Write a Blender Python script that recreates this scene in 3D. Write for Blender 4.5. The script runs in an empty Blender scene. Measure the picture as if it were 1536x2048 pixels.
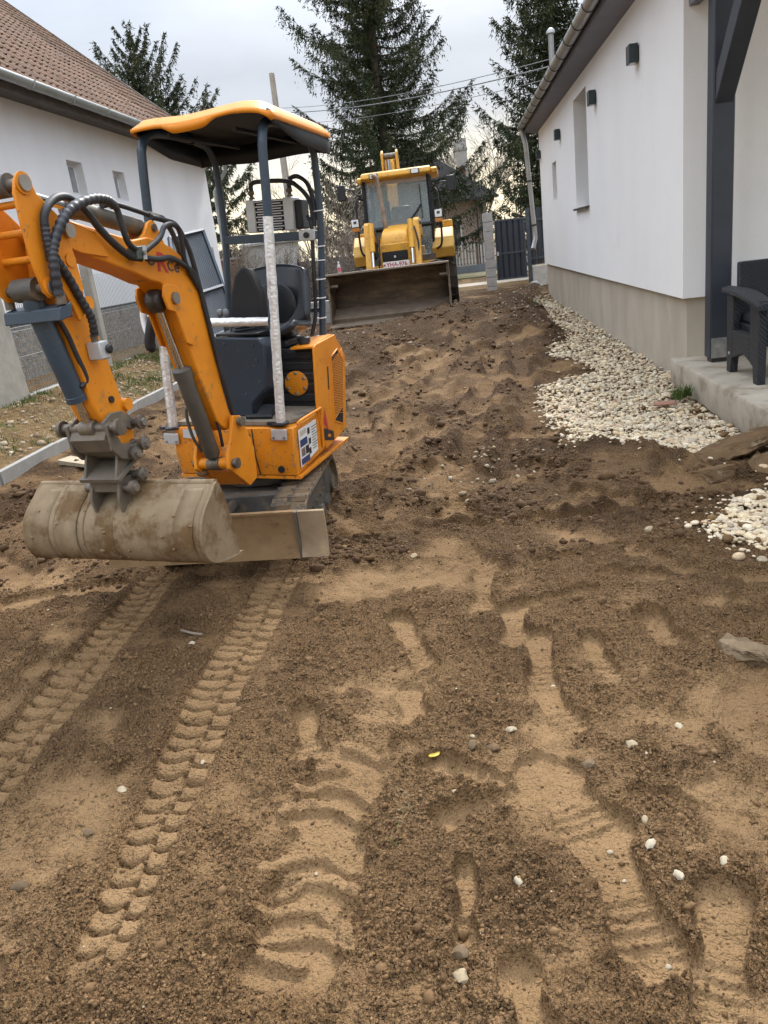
import bpy, math, random
import numpy as np
from mathutils import Vector, Matrix, Euler

S = bpy.context.scene
COL = S.collection
R_ = math.radians

# ------------------------------------------------------------------ camera
cam = bpy.data.cameras.new('camera')
camo = bpy.data.objects.new('camera', cam)
COL.objects.link(camo)
_F, _W, _H = 1580.0, 1536.0, 2048.0
_cam_z = 1.5
def _camera_axes():
    th = R_(7.0)
    Y = Vector((915 - _W/2, -(482 - _H/2), -_F)).normalized()
    a = Vector((math.sin(th), -math.cos(th), 0)); b = Vector((0, 0, 1))
    n = (a + b*(-(a.dot(Y))/(b.dot(Y)))).normalized()
    Z = -n; X = Y.cross(Z)
    return Matrix((X, Y, Z))
_R3 = _camera_axes()
camo.matrix_world = Matrix.Translation((0, 0, _cam_z)) @ _R3.to_4x4()
cam.sensor_fit = 'VERTICAL'; cam.sensor_height = 36.0
cam.lens = 36.0*_F/_H
cam.clip_start = 0.05; cam.clip_end = 3000
S.camera = camo

# ------------------------------------------------------------------ sky
SUN_EL, SUN_AZ = R_(42), R_(10)     # azimuth clockwise from +Y
w = bpy.data.worlds.new('World'); S.world = w; w.use_nodes = True
nt = w.node_tree; nt.nodes.clear()
def _n(t, **k):
    n = nt.nodes.new(t)
    for a, v in k.items(): setattr(n, a, v)
    return n
out = _n('ShaderNodeOutputWorld')
sky = _n('ShaderNodeTexSky'); sky.sky_type = 'NISHITA'; sky.sun_disc = False
sky.sun_elevation = SUN_EL; sky.sun_rotation = SUN_AZ
sky.air_density = 1.0; sky.dust_density = 2.0
bg1 = _n('ShaderNodeBackground'); bg1.inputs[1].default_value = 0.10
nt.links.new(sky.outputs[0], bg1.inputs[0])
tc = _n('ShaderNodeTexCoord')
mp = _n('ShaderNodeMapping'); mp.inputs['Scale'].default_value = (1, 1, 2.6)
nt.links.new(tc.outputs['Generated'], mp.inputs[0])
nz = _n('ShaderNodeTexNoise'); nz.inputs['Scale'].default_value = 2.3; nz.inputs['Detail'].default_value = 6; nz.inputs['Roughness'].default_value = .55
nt.links.new(mp.outputs[0], nz.inputs[0])
cr = _n('ShaderNodeValToRGB')
cr.color_ramp.elements[0].position = .38; cr.color_ramp.elements[0].color = (.168, .184, .208, 1)
cr.color_ramp.elements[1].position = .62; cr.color_ramp.elements[1].color = (.222, .234, .255, 1)
nt.links.new(nz.outputs[0], cr.inputs[0])
sep = _n('ShaderNodeSeparateXYZ'); nt.links.new(tc.outputs['Generated'], sep.inputs[0])
el = _n('ShaderNodeMapRange'); el.interpolation_type = 'SMOOTHERSTEP'
el.inputs['From Min'].default_value = .02; el.inputs['From Max'].default_value = .17
el.inputs['To Min'].default_value = 1; el.inputs['To Max'].default_value = 0
nt.links.new(sep.outputs[2], el.inputs[0])
warm = _n('ShaderNodeMix', data_type='RGBA')
warm.inputs['B'].default_value = (.54, .47, .335, 1)
nt.links.new(el.outputs[0], warm.inputs['Factor']); nt.links.new(cr.outputs[0], warm.inputs['A'])
# an overcast sky is brighter overhead than at the horizon
zen = _n('ShaderNodeMapRange'); zen.inputs['From Min'].default_value = .2; zen.inputs['From Max'].default_value = 1
zen.inputs['To Min'].default_value = 1.0; zen.inputs['To Max'].default_value = 5.4
nt.links.new(sep.outputs[2], zen.inputs[0])
bg2 = _n('ShaderNodeBackground')
nt.links.new(warm.outputs['Result'], bg2.inputs[0]); nt.links.new(zen.outputs[0], bg2.inputs[1])
mx = _n('ShaderNodeMixShader'); mx.inputs[0].default_value = .93
nt.links.new(bg1.outputs[0], mx.inputs[1]); nt.links.new(bg2.outputs[0], mx.inputs[2])
nt.links.new(mx.outputs[0], out.inputs[0])

sun = bpy.data.lights.new('sun', 'SUN'); sun.energy = 1.5; sun.angle = R_(11); sun.color = (1, .96, .9)
suno = bpy.data.objects.new('sun', sun); COL.objects.link(suno)
_sd = Vector((math.sin(SUN_AZ)*math.cos(SUN_EL), math.cos(SUN_AZ)*math.cos(SUN_EL), math.sin(SUN_EL)))
suno.rotation_euler = _sd.to_track_quat('Z', 'Y').to_euler()
suno.location = _sd*50

S.view_settings.view_transform = 'Standard'; S.view_settings.look = 'None'
S.view_settings.exposure = 1.6; S.view_settings.gamma = 1.0; S.view_settings.use_curve_mapping = False
S.render.engine = 'CYCLES'
S.cycles.use_denoising = True
S.cycles.max_bounces = 5; S.cycles.diffuse_bounces = 3; S.cycles.glossy_bounces = 3; S.cycles.transparent_max_bounces = 8
S.cycles.use_adaptive_sampling = True; S.cycles.adaptive_threshold = .02; S.cycles.adaptive_min_samples = 24
S.cycles.denoising_prefilter = 'NONE'; S.cycles.sample_clamp_indirect = 4

# ------------------------------------------------------------------ helpers
rng = random.Random(7)
NR = np.random.default_rng(11)

class MB:
    """collects vertices and faces of ONE mesh"""
    def __init__(s): s.v = []; s.f = []
    def add(s, vs, fs):
        o = len(s.v); s.v += [tuple(v) for v in vs]; s.f += [tuple(i+o for i in f) for f in fs]; return s
    def box(s, c, d, rz=0, m=None):
        x, y, z = d[0]/2, d[1]/2, d[2]/2
        vs = [Vector(p) for p in ((-x,-y,-z),(x,-y,-z),(x,y,-z),(-x,y,-z),(-x,-y,z),(x,-y,z),(x,y,z),(-x,y,z))]
        if m is not None: vs = [m @ v for v in vs]
        elif rz:
            q = Matrix.Rotation(rz, 3, 'Z'); vs = [q @ v for v in vs]
        c = Vector(c)
        return s.add([v + c for v in vs], [(0,3,2,1),(4,5,6,7),(0,1,5,4),(1,2,6,5),(2,3,7,6),(3,0,4,7)])
    def b2(s, a, b):
        a, b = Vector(a), Vector(b)
        lo = [min(a[i], b[i]) for i in range(3)]; hi = [max(a[i], b[i]) for i in range(3)]
        return s.box([(lo[i]+hi[i])/2 for i in range(3)], [hi[i]-lo[i] for i in range(3)])
    def hexa(s, p):     # 4 bottom points, 4 top points
        return s.add(p, [(0,3,2,1),(4,5,6,7),(0,1,5,4),(1,2,6,5),(2,3,7,6),(3,0,4,7)])
    def prism(s, poly, ext):   # poly: list of 3-D points, ext: extrusion vector
        n = len(poly); e = Vector(ext)
        vs = [Vector(p) for p in poly]; vs += [v + e for v in vs]
        fs = [tuple(range(n))[::-1], tuple(range(n, 2*n))]
        fs += [(i, (i+1) % n, n+(i+1) % n, n+i) for i in range(n)]
        return s.add(vs, fs)
    def tube(s, path, r, n=8, caps=True):
        P = [Vector(p) for p in path]; k = len(P)
        rs = r if isinstance(r, (list, tuple)) else [r]*k
        vs = []; up = None
        for i, p in enumerate(P):
            t = (P[min(i+1, k-1)] - P[max(i-1, 0)]).normalized()
            if up is None:
                up = Vector((0,0,1)) if abs(t.z) < .9 else Vector((1,0,0))
            a = (up - t*up.dot(t))
            if a.length < 1e-6: a = t.orthogonal()
            a.normalize(); b = t.cross(a); up = a
            for j in range(n):
                q = 2*math.pi*j/n
                vs.append(p + (a*math.cos(q) + b*math.sin(q))*rs[i])
        fs = []
        for i in range(k-1):
            for j in range(n):
                a, b = i*n+j, i*n+(j+1) % n
                fs.append((a, b, b+n, a+n))
        if caps: fs += [tuple(range(n))[::-1], tuple(range((k-1)*n, k*n))]
        return s.add(vs, fs)
    def cyl(s, a, b, r, n=16, r2=None):
        return s.tube([a, b], [r, r if r2 is None else r2], n)
    def lathe(s, prof, base, axis=(0,0,1), n=16):   # prof: (radius, height) pairs
        ax = Vector(axis).normalized(); a = ax.orthogonal().normalized(); b = ax.cross(a); base = Vector(base)
        vs = []; k = len(prof)
        for r, h in prof:
            for j in range(n):
                q = 2*math.pi*j/n
                vs.append(base + ax*h + (a*math.cos(q) + b*math.sin(q))*max(r, 1e-4))
        fs = [(i*n+j, i*n+(j+1) % n, (i+1)*n+(j+1) % n, (i+1)*n+j) for i in range(k-1) for j in range(n)]
        fs += [tuple(range(n))[::-1], tuple(range((k-1)*n, k*n))]
        return s.add(vs, fs)
    def grid(s, pts):    # rows of points
        h, w_ = len(pts), len(pts[0])
        return s.add([p for r in pts for p in r], [(i*w_+j, i*w_+j+1, (i+1)*w_+j+1, (i+1)*w_+j) for i in range(h-1) for j in range(w_-1)])

def wloc(o):
    p = Vector((0,0,0))
    while o is not None: p += o.location; o = o.parent
    return p

def build(name, mb, mat, parent=None, smooth=None, bevel=0, solid=0, loc=None, label=None):
    me = bpy.data.meshes.new(name)
    o = bpy.data.objects.new(name, me)
    off = wloc(parent) if parent is not None else Vector((0,0,0))
    if loc is not None:
        o.location = Vector(loc) - off; off = Vector(loc)
    me.from_pydata([tuple(Vector(v) - off) for v in mb.v], [], mb.f)
    me.update()
    COL.objects.link(o)
    if parent is not None: o.parent = parent
    if mat is not None: me.materials.append(mat)
    if smooth is not None:
        me.shade_smooth()
        if smooth < 179: me.set_sharp_from_angle(angle=R_(smooth))
    if solid:
        m = o.modifiers.new('solid', 'SOLIDIFY'); m.thickness = solid; m.offset = 0
    if bevel:
        m = o.modifiers.new('bevel', 'BEVEL'); m.width = bevel; m.segments = 2; m.limit_method = 'ANGLE'; m.angle_limit = R_(40)
        if smooth is None: me.shade_smooth(); me.set_sharp_from_angle(angle=R_(35))
    if label: o['label'] = label
    return o

def np_mesh(name, V, F, mat, parent=None, smooth=False, loc=None):
    """big mesh from numpy arrays; F is (n,3) or (n,4)"""
    me = bpy.data.meshes.new(name)
    V = np.asarray(V, np.float32); F = np.asarray(F, np.int32)
    off = np.array(wloc(parent) if parent is not None else (0,0,0), np.float32)
    o = bpy.data.objects.new(name, me)
    if loc is not None:
        o.location = Vector(loc) - Vector(off.tolist()); off = np.array(loc, np.float32)
    k = F.shape[1]
    me.vertices.add(len(V)); me.vertices.foreach_set('co', (V - off).ravel())
    me.loops.add(F.size); me.loops.foreach_set('vertex_index', F.ravel())
    me.polygons.add(len(F)); me.polygons.foreach_set('loop_start', np.arange(0, F.size, k, dtype=np.int32))
    me.polygons.foreach_set('loop_total', np.full(len(F), k, np.int32))
    me.update(calc_edges=True)
    if smooth: me.shade_smooth()
    COL.objects.link(o)
    if parent is not None: o.parent = parent
    if mat is not None: me.materials.append(mat)
    return o

def attr(o, name, vals):
    a = o.data.attributes.new(name, 'FLOAT', 'POINT'); a.data.foreach_set('value', np.asarray(vals, np.float32).ravel())

def empty(name, loc, label=None, cat=None, group=None):
    o = bpy.data.objects.new(name, None); COL.objects.link(o); o.location = loc
    o.empty_display_size = .2
    tag(o, label, cat, group); return o

def tag(o, label=None, cat=None, group=None, kind=None):
    if label: o['label'] = label
    if cat: o['category'] = cat
    if group: o['group'] = group
    if kind: o['kind'] = kind
    return o

def dup(o, parent=None, loc=None):
    c = o.copy(); COL.objects.link(c); c.parent = parent
    if loc is not None: c.location = loc
    for ch in o.children: dup(ch, c)
    return c

# ------------------------------------------------------------------ materials
def mat(name, c1, c2=None, scale=6, rough=.6, metal=0, bump=0, bscale=60, dirt=None, dscale=4, damt=.45, spec=.5, stretch=None, detail=5, coat=0, dirtrough=.9, lo=.35, hi=.65, speck=None):
    m = bpy.data.materials.new(name); m.use_nodes = True
    t = m.node_tree; b = t.nodes['Principled BSDF']
    def N(ty, **k):
        n = t.nodes.new(ty)
        for a, v in k.items(): setattr(n, a, v)
        return n
    co = N('ShaderNodeTexCoord').outputs['Object']
    if stretch:
        mp = N('ShaderNodeMapping'); mp.inputs['Scale'].default_value = stretch; t.links.new(co, mp.inputs[0]); co = mp.outputs[0]
    b.inputs['Roughness'].default_value = rough; b.inputs['Metallic'].default_value = metal
    b.inputs['Specular IOR Level'].default_value = spec
    if coat: b.inputs['Coat Weight'].default_value = coat; b.inputs['Coat Roughness'].default_value = .15
    col = None
    def noise(sc, det=detail, ro=.6):
        n = N('ShaderNodeTexNoise'); n.inputs['Scale'].default_value = sc; n.inputs['Detail'].default_value = det; n.inputs['Roughness'].default_value = ro
        t.links.new(co, n.inputs[0]); return n.outputs[0]
    def ramp(src, a, c):
        r = N('ShaderNodeMapRange'); r.inputs['From Min'].default_value = a; r.inputs['From Max'].default_value = c; t.links.new(src, r.inputs[0]); return r.outputs[0]
    c2 = c2 or tuple(x*.82 for x in c1)
    mix = N('ShaderNodeMix', data_type='RGBA')
    t.links.new(ramp(noise(scale), lo, hi), mix.inputs['Factor'])
    mix.inputs['A'].default_value = (*c1, 1); mix.inputs['B'].default_value = (*c2, 1)
    col = mix.outputs['Result']
    if dirt:
        f = ramp(noise(dscale, 8, .68), damt, damt+.12)
        mx = N('ShaderNodeMix', data_type='RGBA'); t.links.new(f, mx.inputs['Factor']); t.links.new(col, mx.inputs['A'])
        mx.inputs['B'].default_value = (*dirt, 1); col = mx.outputs['Result']
        mr = N('ShaderNodeMapRange'); mr.inputs['To Min'].default_value = rough; mr.inputs['To Max'].default_value = dirtrough
        t.links.new(f, mr.inputs[0]); t.links.new(mr.outputs[0], b.inputs['Roughness'])
        mm = N('ShaderNodeMapRange'); mm.inputs['To Min'].default_value = metal; mm.inputs['To Max'].default_value = 0
        t.links.new(f, mm.inputs[0]); t.links.new(mm.outputs[0], b.inputs['Metallic'])
    if speck:
        sc_, th_, sc = speck
        f2 = ramp(noise(sc_, 3, .6), th_, th_+.05)
        ms = N('ShaderNodeMix', data_type='RGBA'); t.links.new(f2, ms.inputs['Factor']); t.links.new(col, ms.inputs['A']); ms.inputs['B'].default_value = (*sc, 1); col = ms.outputs['Result']
    t.links.new(col, b.inputs['Base Color'])
    if bump:
        bp = N('ShaderNodeBump'); bp.inputs['Strength'].default_value = min(1, bump*40); bp.inputs['Distance'].default_value = bump
        t.links.new(noise(bscale, 6, .65), bp.inputs['Height']); t.links.new(bp.outputs[0], b.inputs['Normal'])
    return m

def flat(name, c, rough=.6, metal=0, spec=.5):
    return mat(name, c, tuple(x*.9 for x in c), rough=rough, metal=metal, spec=spec)

M = {}
MUD = (.16, .10, .055); MUD2 = (.26, .18, .105)
M['orange'] = mat('orange_paint', (.74, .26, .012), (.63, .205, .010), scale=4, rough=.46, spec=.35, dirt=(.34, .17, .05), dscale=11, damt=.60, bump=.0008, bscale=14, speck=(55, .66, (.20,.115,.045)))
M['orange_low'] = mat('orange_paint_muddy', (.74, .26, .012), (.66, .22, .010), scale=4, rough=.45, dirt=(.30,.18,.08), dscale=12, damt=.54, bump=.0008, bscale=14, speck=(50, .61, (.17,.10,.045)))
M['navy'] = mat('blue_grey_paint', (.040, .062, .090), (.030, .048, .070), scale=5, rough=.42, dirt=(.12, .11, .10), dscale=14, damt=.64, speck=(60, .68, (.16,.13,.10)))
M['navy_spot'] = mat('blue_grey_paint_splashed', (.018, .030, .048), (.014, .024, .038), scale=5, rough=.5, dirt=(.34, .32, .29), dscale=45, damt=.66)
M['black'] = mat('black_plastic', (.012, .013, .016), (.018, .019, .022), rough=.45, bump=.0004, bscale=120)
M['seat'] = mat('black_vinyl', (.017, .019, .024), (.022, .024, .028), rough=.30, bump=.0005, bscale=180)
M['rubber'] = mat('muddy_rubber', (.055, .046, .036), (.10, .078, .054), scale=18, rough=.95, bump=.003, bscale=45, dirt=(.17,.115,.065), dscale=14, damt=.42)
M['hose'] = mat('hose_rubber', (.014, .015, .018), (.028, .028, .03), scale=20, rough=.55)
M['wrap'] = mat('spiral_wrap', (.020, .021, .026), (.035, .036, .042), scale=20, rough=.5)
M['steel'] = mat('bare_steel', (.42, .40, .37), (.30, .28, .25), scale=12, rough=.35, metal=.9, dirt=(.16, .115, .07), dscale=9, damt=.55)
M['chrome'] = mat('chrome_rod', (.60, .60, .60), (.52, .51, .50), rough=.16, metal=1, dirt=(.25, .2, .14), dscale=7, damt=.66)
M['grimy'] = mat('grimy_cylinder', (.062, .058, .052), (.100, .088, .070), scale=9, rough=.55, dirt=(.17, .125, .075), dscale=12, damt=.54, bump=.0008, bscale=60)
M['pin'] = mat('pin_steel', (.22, .19, .15), (.12, .10, .085), scale=16, rough=.5, metal=.6, dirt=MUD, dscale=18, damt=.55)
M['bucket'] = mat('muddy_bucket_steel', (.285, .215, .135), (.205, .148, .086), scale=6, rough=.75, metal=.08, spec=.25, dirt=(.135, .080, .036), dscale=7, damt=.48, bump=.006, bscale=24)
M['blade'] = mat('mud_caked_blade', (.245, .158, .085), (.18, .112, .056), scale=6, rough=.95, spec=.12, dirt=(.12, .075, .04), dscale=26, damt=.57, bump=.006, bscale=40)
M['blade2'] = mat('worn_blade_extension', (.29, .215, .14), (.205, .145, .088), scale=9, rough=.85, spec=.2, dirt=(.36, .27, .11), dscale=7, damt=.58, bump=.003, bscale=40)
M['coupler'] = mat('coupler_steel', (.115, .098, .078), (.165, .135, .10), scale=10, rough=.6, metal=.2, dirt=(.20, .15, .095), dscale=9, damt=.55, bump=.001, bscale=50)
M['mudfloor'] = mat('muddy_floor_plate', (.23, .19, .14), (.15, .12, .09), scale=8, rough=.85, dirt=(.06, .055, .05), dscale=6, damt=.52)
M['dark'] = mat('dark_recess', (.010, .010, .011), rough=.7)
M['grease'] = mat('greasy_joint', (.020, .018, .016), (.05, .04, .03), scale=30, rough=.4, bump=.003, bscale=60)
M['alu'] = mat('cast_aluminium', (.55, .56, .57), (.46, .47, .48), scale=8, rough=.42, metal=.35)
M['zip'] = flat('white_cable_tie', (.75, .76, .78), .4)
M['white'] = flat('white_print', (.82, .82, .80), .5)
M['red'] = flat('red_print', (.50, .03, .04), .5)
M['print_navy'] = flat('navy_print', (.03, .05, .16), .5)
M['print_black'] = flat('black_print', (.02, .02, .025), .5)
M['print_grey'] = flat('grey_print', (.07, .06, .07), .5)

# ================================================================== GROUND
def _hash(ix, iy, seed):
    h = (ix.astype(np.int64)*374761393 + iy.astype(np.int64)*668265263 + seed*974634777) & 0xFFFFFFFF
    h = ((h ^ (h >> 13))*1274126177) & 0xFFFFFFFF
    return ((h ^ (h >> 16)) & 0xFFFF).astype(np.float32)/65536.0
def perlin(x, y, seed=0):
    x = np.asarray(x, np.float32); y = np.asarray(y, np.float32)
    fx0 = np.floor(x); fy0 = np.floor(y); ix = fx0.astype(np.int64); iy = fy0.astype(np.int64)
    fx = x - fx0; fy = y - fy0
    def g(dx, dy):
        a = _hash(ix+dx, iy+dy, seed)*(2*np.pi)
        return np.cos(a)*(fx-dx) + np.sin(a)*(fy-dy)
    u = fx*fx*fx*(fx*(fx*6-15)+10); v = fy*fy*fy*(fy*(fy*6-15)+10)
    a = g(0,0); b = g(1,0); c = g(0,1); d = g(1,1)
    return ((a+(b-a)*u) + ((c+(d-c)*u) - (a+(b-a)*u))*v)*1.5
def fbm(x, y, f, oct=4, seed=0, gain=.5):
    t = 0; a = 1
    for i in range(oct):
        t = t + a*perlin(x*f, y*f, seed+i*17); f *= 2.03; a *= gain
    return t
def sstep(a, b, x):
    t = np.clip((x-a)/(b-a), 0, 1); return t*t*(3-2*t)

def polydist(x, y, pts):
    """distance to a polyline, arclength there, signed side"""
    best = np.full(x.shape, 1e9, np.float32); arc = np.zeros_like(best); side = np.zeros_like(best); s0 = 0
    n = len(pts)-1
    for k, ((ax, ay), (bx, by)) in enumerate(zip(pts[:-1], pts[1:])):
        dx, dy = bx-ax, by-ay; L = math.hypot(dx, dy)
        t = np.clip(((x-ax)*dx + (y-ay)*dy)/(L*L), 0, 1)
        d = np.hypot(x-(ax+t*dx), y-(ay+t*dy)); m = d < best
        best[m] = d[m]; arc[m] = (s0 + t*L)[m]; side[m] = ((dx*(y-ay) - dy*(x-ax))/L)[m]
        s0 += L
    return best, arc, side

def macro(x, y):
    """the lie of the land"""
    x = np.asarray(x, np.float32); y = np.asarray(y, np.float32)
    h = (.22*sstep(9, 14, y) - .10*sstep(17, 23, y))*(1 - .85*sstep(.8, 1.5, x)*(1-sstep(20, 22, y)))
    # heap pushed up in front of the loader
    h = h + .17*np.exp(-((y-12.6-.35*(x+1.2))/1.0)**2)*sstep(-3.2, -2.2, x)*(1-sstep(-.3, .9, x))
    h = h + .20*np.exp(-(((x+.15)/.9)**2 + ((y-14.6)/1.6)**2))
    # heaps beside the gravel
    h = h + .22*np.exp(-(((x-1.05)/.42)**2 + ((y-12.3)/1.0)**2)) + .24*np.exp(-(((x-1.05)/.5)**2 + ((y-15.6)/1.3)**2)) + .3*np.exp(-(((x-1.75)/.4)**2 + ((y-20)/1.2)**2))
    h = h + .07*np.exp(-(((x-.05)/.5)**2 + ((y-9.6)/1.3)**2))
    h = h + .06*np.exp(-(((x-.95)/.5)**2 + ((y-4.75)/.3)**2)) - .03*np.exp(-(((x-.12)/.45)**2 + ((y-5.0)/.5)**2))
    # bank behind the kerb, up to the garden fence
    bank = sstep(-3.9, -3.98, x)
    h = h*(1-bank) + bank*(.10 + .20*sstep(-3.98, -5.2, x) + .05*sstep(6, 16, y))
    # garden side and street are level
    h = np.where(x < -5.3, .30, h)
    return h

GP = [(.64,7.85),(.60,7.2),(.62,6.6),(.76,5.72),(1.05,5.52),(1.17,5.48),(1.31,5.1),(1.51,5.0),(1.84,5.2),(1.86,7.4),(2.0,7.5),(2.0,19.2),(1.55,18.3),(1.5,16),(1.48,14.2),(1.35,12.6),(1.38,11.2),(1.05,10.6),(1.0,9.86),(1.35,9.0),(1.36,8.7),(.95,8.35)]
GP2 = [(1.08,3.85),(1.16,3.58),(1.36,3.55),(1.9,3.6),(1.9,4.3),(1.56,4.33),(1.40,4.22)]
def inpoly(x, y, poly):
    r = np.zeros(x.shape, bool); n = len(poly)
    for i in range(n):
        (x1, y1), (x2, y2) = poly[i], poly[i-1]
        c = ((y1 > y) != (y2 > y)) & (x < (x2-x1)*(y-y1)/(y2-y1+1e-12)+x1); r ^= c
    return r

# features pressed into the soil: (polyline, half width, depth, rib period, rib height)
RT = [(-.975, 1.24), (-.99, 1.7), (-1.02, 2.48), (-1.02, 3.5), (-1.0, 4.2)]
LT = [(-1.60, 1.55), (-1.63, 2.0), (-1.65, 2.55), (-1.70, 3.6), (-1.68, 4.2)]
FEET = [((-.66,2.35),(-.6,2.12),.05,0), ((.19,2.84),(.17,2.45),.058,0), ((.17,2.42),(.23,2.21),.062,1), ((.12,3.1),(.08,2.79),.06,1),
 ((0,3.46),(-.02,3.13),.055,1), ((.38,2.76),(.40,2.52),.045,0), ((.13,1.97),(.23,1.72),.095,0), ((.23,1.70),(.29,1.33),.075,0),
 ((-.2,2.04),(-.03,1.95),.05,1), ((-.15,1.79),(.05,1.88),.05,1), ((.36,1.85),(.62,1.78),.028,0), ((.48,1.49),(.39,1.21),.06,0),
 ((0,1.29),(.03,1.15),.05,0), ((-.11,1.61),(-.11,1.37),.03,0), ((1.07,3.98),(1.3,4.0),.045,0), ((.18,3.15),(.44,3.19),.04,0),
 ((-1.91,2.76),(-1.72,2.77),.06,0), ((-2.37,3.5),(-1.93,3.61),.10,0), ((-.38,3.04),(-.25,2.65),.055,1), ((.63,2.9),(.67,2.69),.06,1),
 ((.55,3.35),(.75,3.3),.05,0), ((-.3,2.45),(-.28,2.3),.06,0), ((-.1,4.35),(.1,4.2),.07,1), ((.6,4.5),(.8,4.3),.07,0), ((-.55,4.35),(-.45,4.7),.06,1), ((.35,5.3),(.5,5.0),.07,1), ((-1.25,1.3),(-1.2,1.18),.06,0)]
RIBS = [[(-.61,1.5),(-.55,1.52),(-.48,1.53),(-.39,1.43)], [(-.58,1.56),(-.53,1.62),(-.45,1.61),(-.39,1.55)], [(-.59,1.42),(-.52,1.44),(-.45,1.44),(-.38,1.39)],
 [(-.59,1.38),(-.49,1.35)], [(-.64,1.63),(-.58,1.68),(-.49,1.70),(-.41,1.64)], [(-.63,1.83),(-.57,1.88),(-.48,1.88),(-.41,1.82)],
 [(-.60,1.94),(-.53,1.97),(-.45,1.96),(-.38,1.90)], [(-.56,2.05),(-.49,2.06)], [(-.49,2.16),(-.44,2.15),(-.37,2.09)]]
BANDS = [([(-1.27,9.0),(-1.1,7.5),(-.86,6.1),(-.80,5.0),(-.74,4.5)], .14, .03, .075, .022), ([(.06,12.05),(-.35,10.5),(-.68,9.06),(-1.0,8.1),(-1.5,7.2)], .16, .05, .09, .02),
 ([(.5,13.5),(.03,12.1)], .2, .04, .1, .02), ([(-.81,11.2),(-1.3,9.3),(-1.9,8.0)], .17, .035, .09, .015), ([(.2,8.2),(-.14,7.0),(-.5,6.0)], .12, .03, .08, .018),
 ([(.14,5.55),(.38,5.15),(.6,4.95)], .07, .03, 0, 0), ([(.25,10.8),(-.14,8.9),(-.4,7.7)], .15, .045, .09, .02), ([(.29,4.11),(.6,4.12),(.95,4.25)], .08, .035, 0, 0),
 ([(-.77,4.1),(-.4,4.14),(0,4.05),(.3,4.2)], .05, .02, 0, 0), ([(-.1,3.73),(.05,3.49)], .09, .02, .05, .01), ([(-.02,8.3),(-.32,7.2),(-.75,6.3)], .13, .03, .08, .02),
 ([(.3,6.8),(-.05,5.8),(-.3,5.2)], .1, .025, 0, 0), ([(.9,10.2),(.4,9.6),(-.2,9.3)], .16, .03, .1, .02), ([(.6,7.6),(.1,7.3),(-.6,7.4)], .12, .03, .08, .015), ([(.75,8.6),(.3,8.4)], .14, .03, 0, 0),
 ([(-.9,10.3),(-.2,10.0),(.5,10.4)], .12, .03, 0, 0), ([(.7,3.55),(.95,3.3),(1.3,3.1)], .07, .02, 0, 0), ([(.25,3.55),(.6,3.65),(1.0,3.6)], .06, .02, 0, 0),
 ([(-.5,5.4),(.1,5.15)], .06, .02, 0, 0), ([(-.72,4.7),(-.6,7),(-.3,9.5),(.1,12),(.3,13.5)], .13, .05, .085, .028), ([(-.15,4.5),(.05,7),(.3,9.5),(.55,12)], .11, .045, .085, .026), ([(.45,5.3),(.55,7.5),(.62,9.5),(.7,11.5)], .12, .04, .09, .022), ([(.0,6.2),(.45,6.9),(.6,7.4)], .09, .04, 0, 0), ([(-1.9,9.5),(-1.0,9.9),(-.1,11.0)], .14, .045, .09, .02), ([(.45,6.0),(.1,6.5)], .1, .025, .07, .012), ([(-2.6,3.9),(-3.4,4.6)], .12, .02, 0, 0), ([(-2.1,2.4),(-2.9,3.2),(-3.4,4.4)], .10, .02, .08, .012), ([(-2.6,2.2),(-3.3,3.2)], .10, .02, .08, .012),
 ([(-2.2,5.2),(-2.6,6.2),(-2.7,7.4),(-2.4,9)], .15, .03, .08, .018), ([(-3.2,5.6),(-3.4,7),(-3.3,9)], .15, .02, 0, 0), ([(.75,2.2),(.95,2.6)], .07, .02, 0, 0), ([(1.0,3.0),(1.5,2.6)], .06, .02, 0, 0)]

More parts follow.
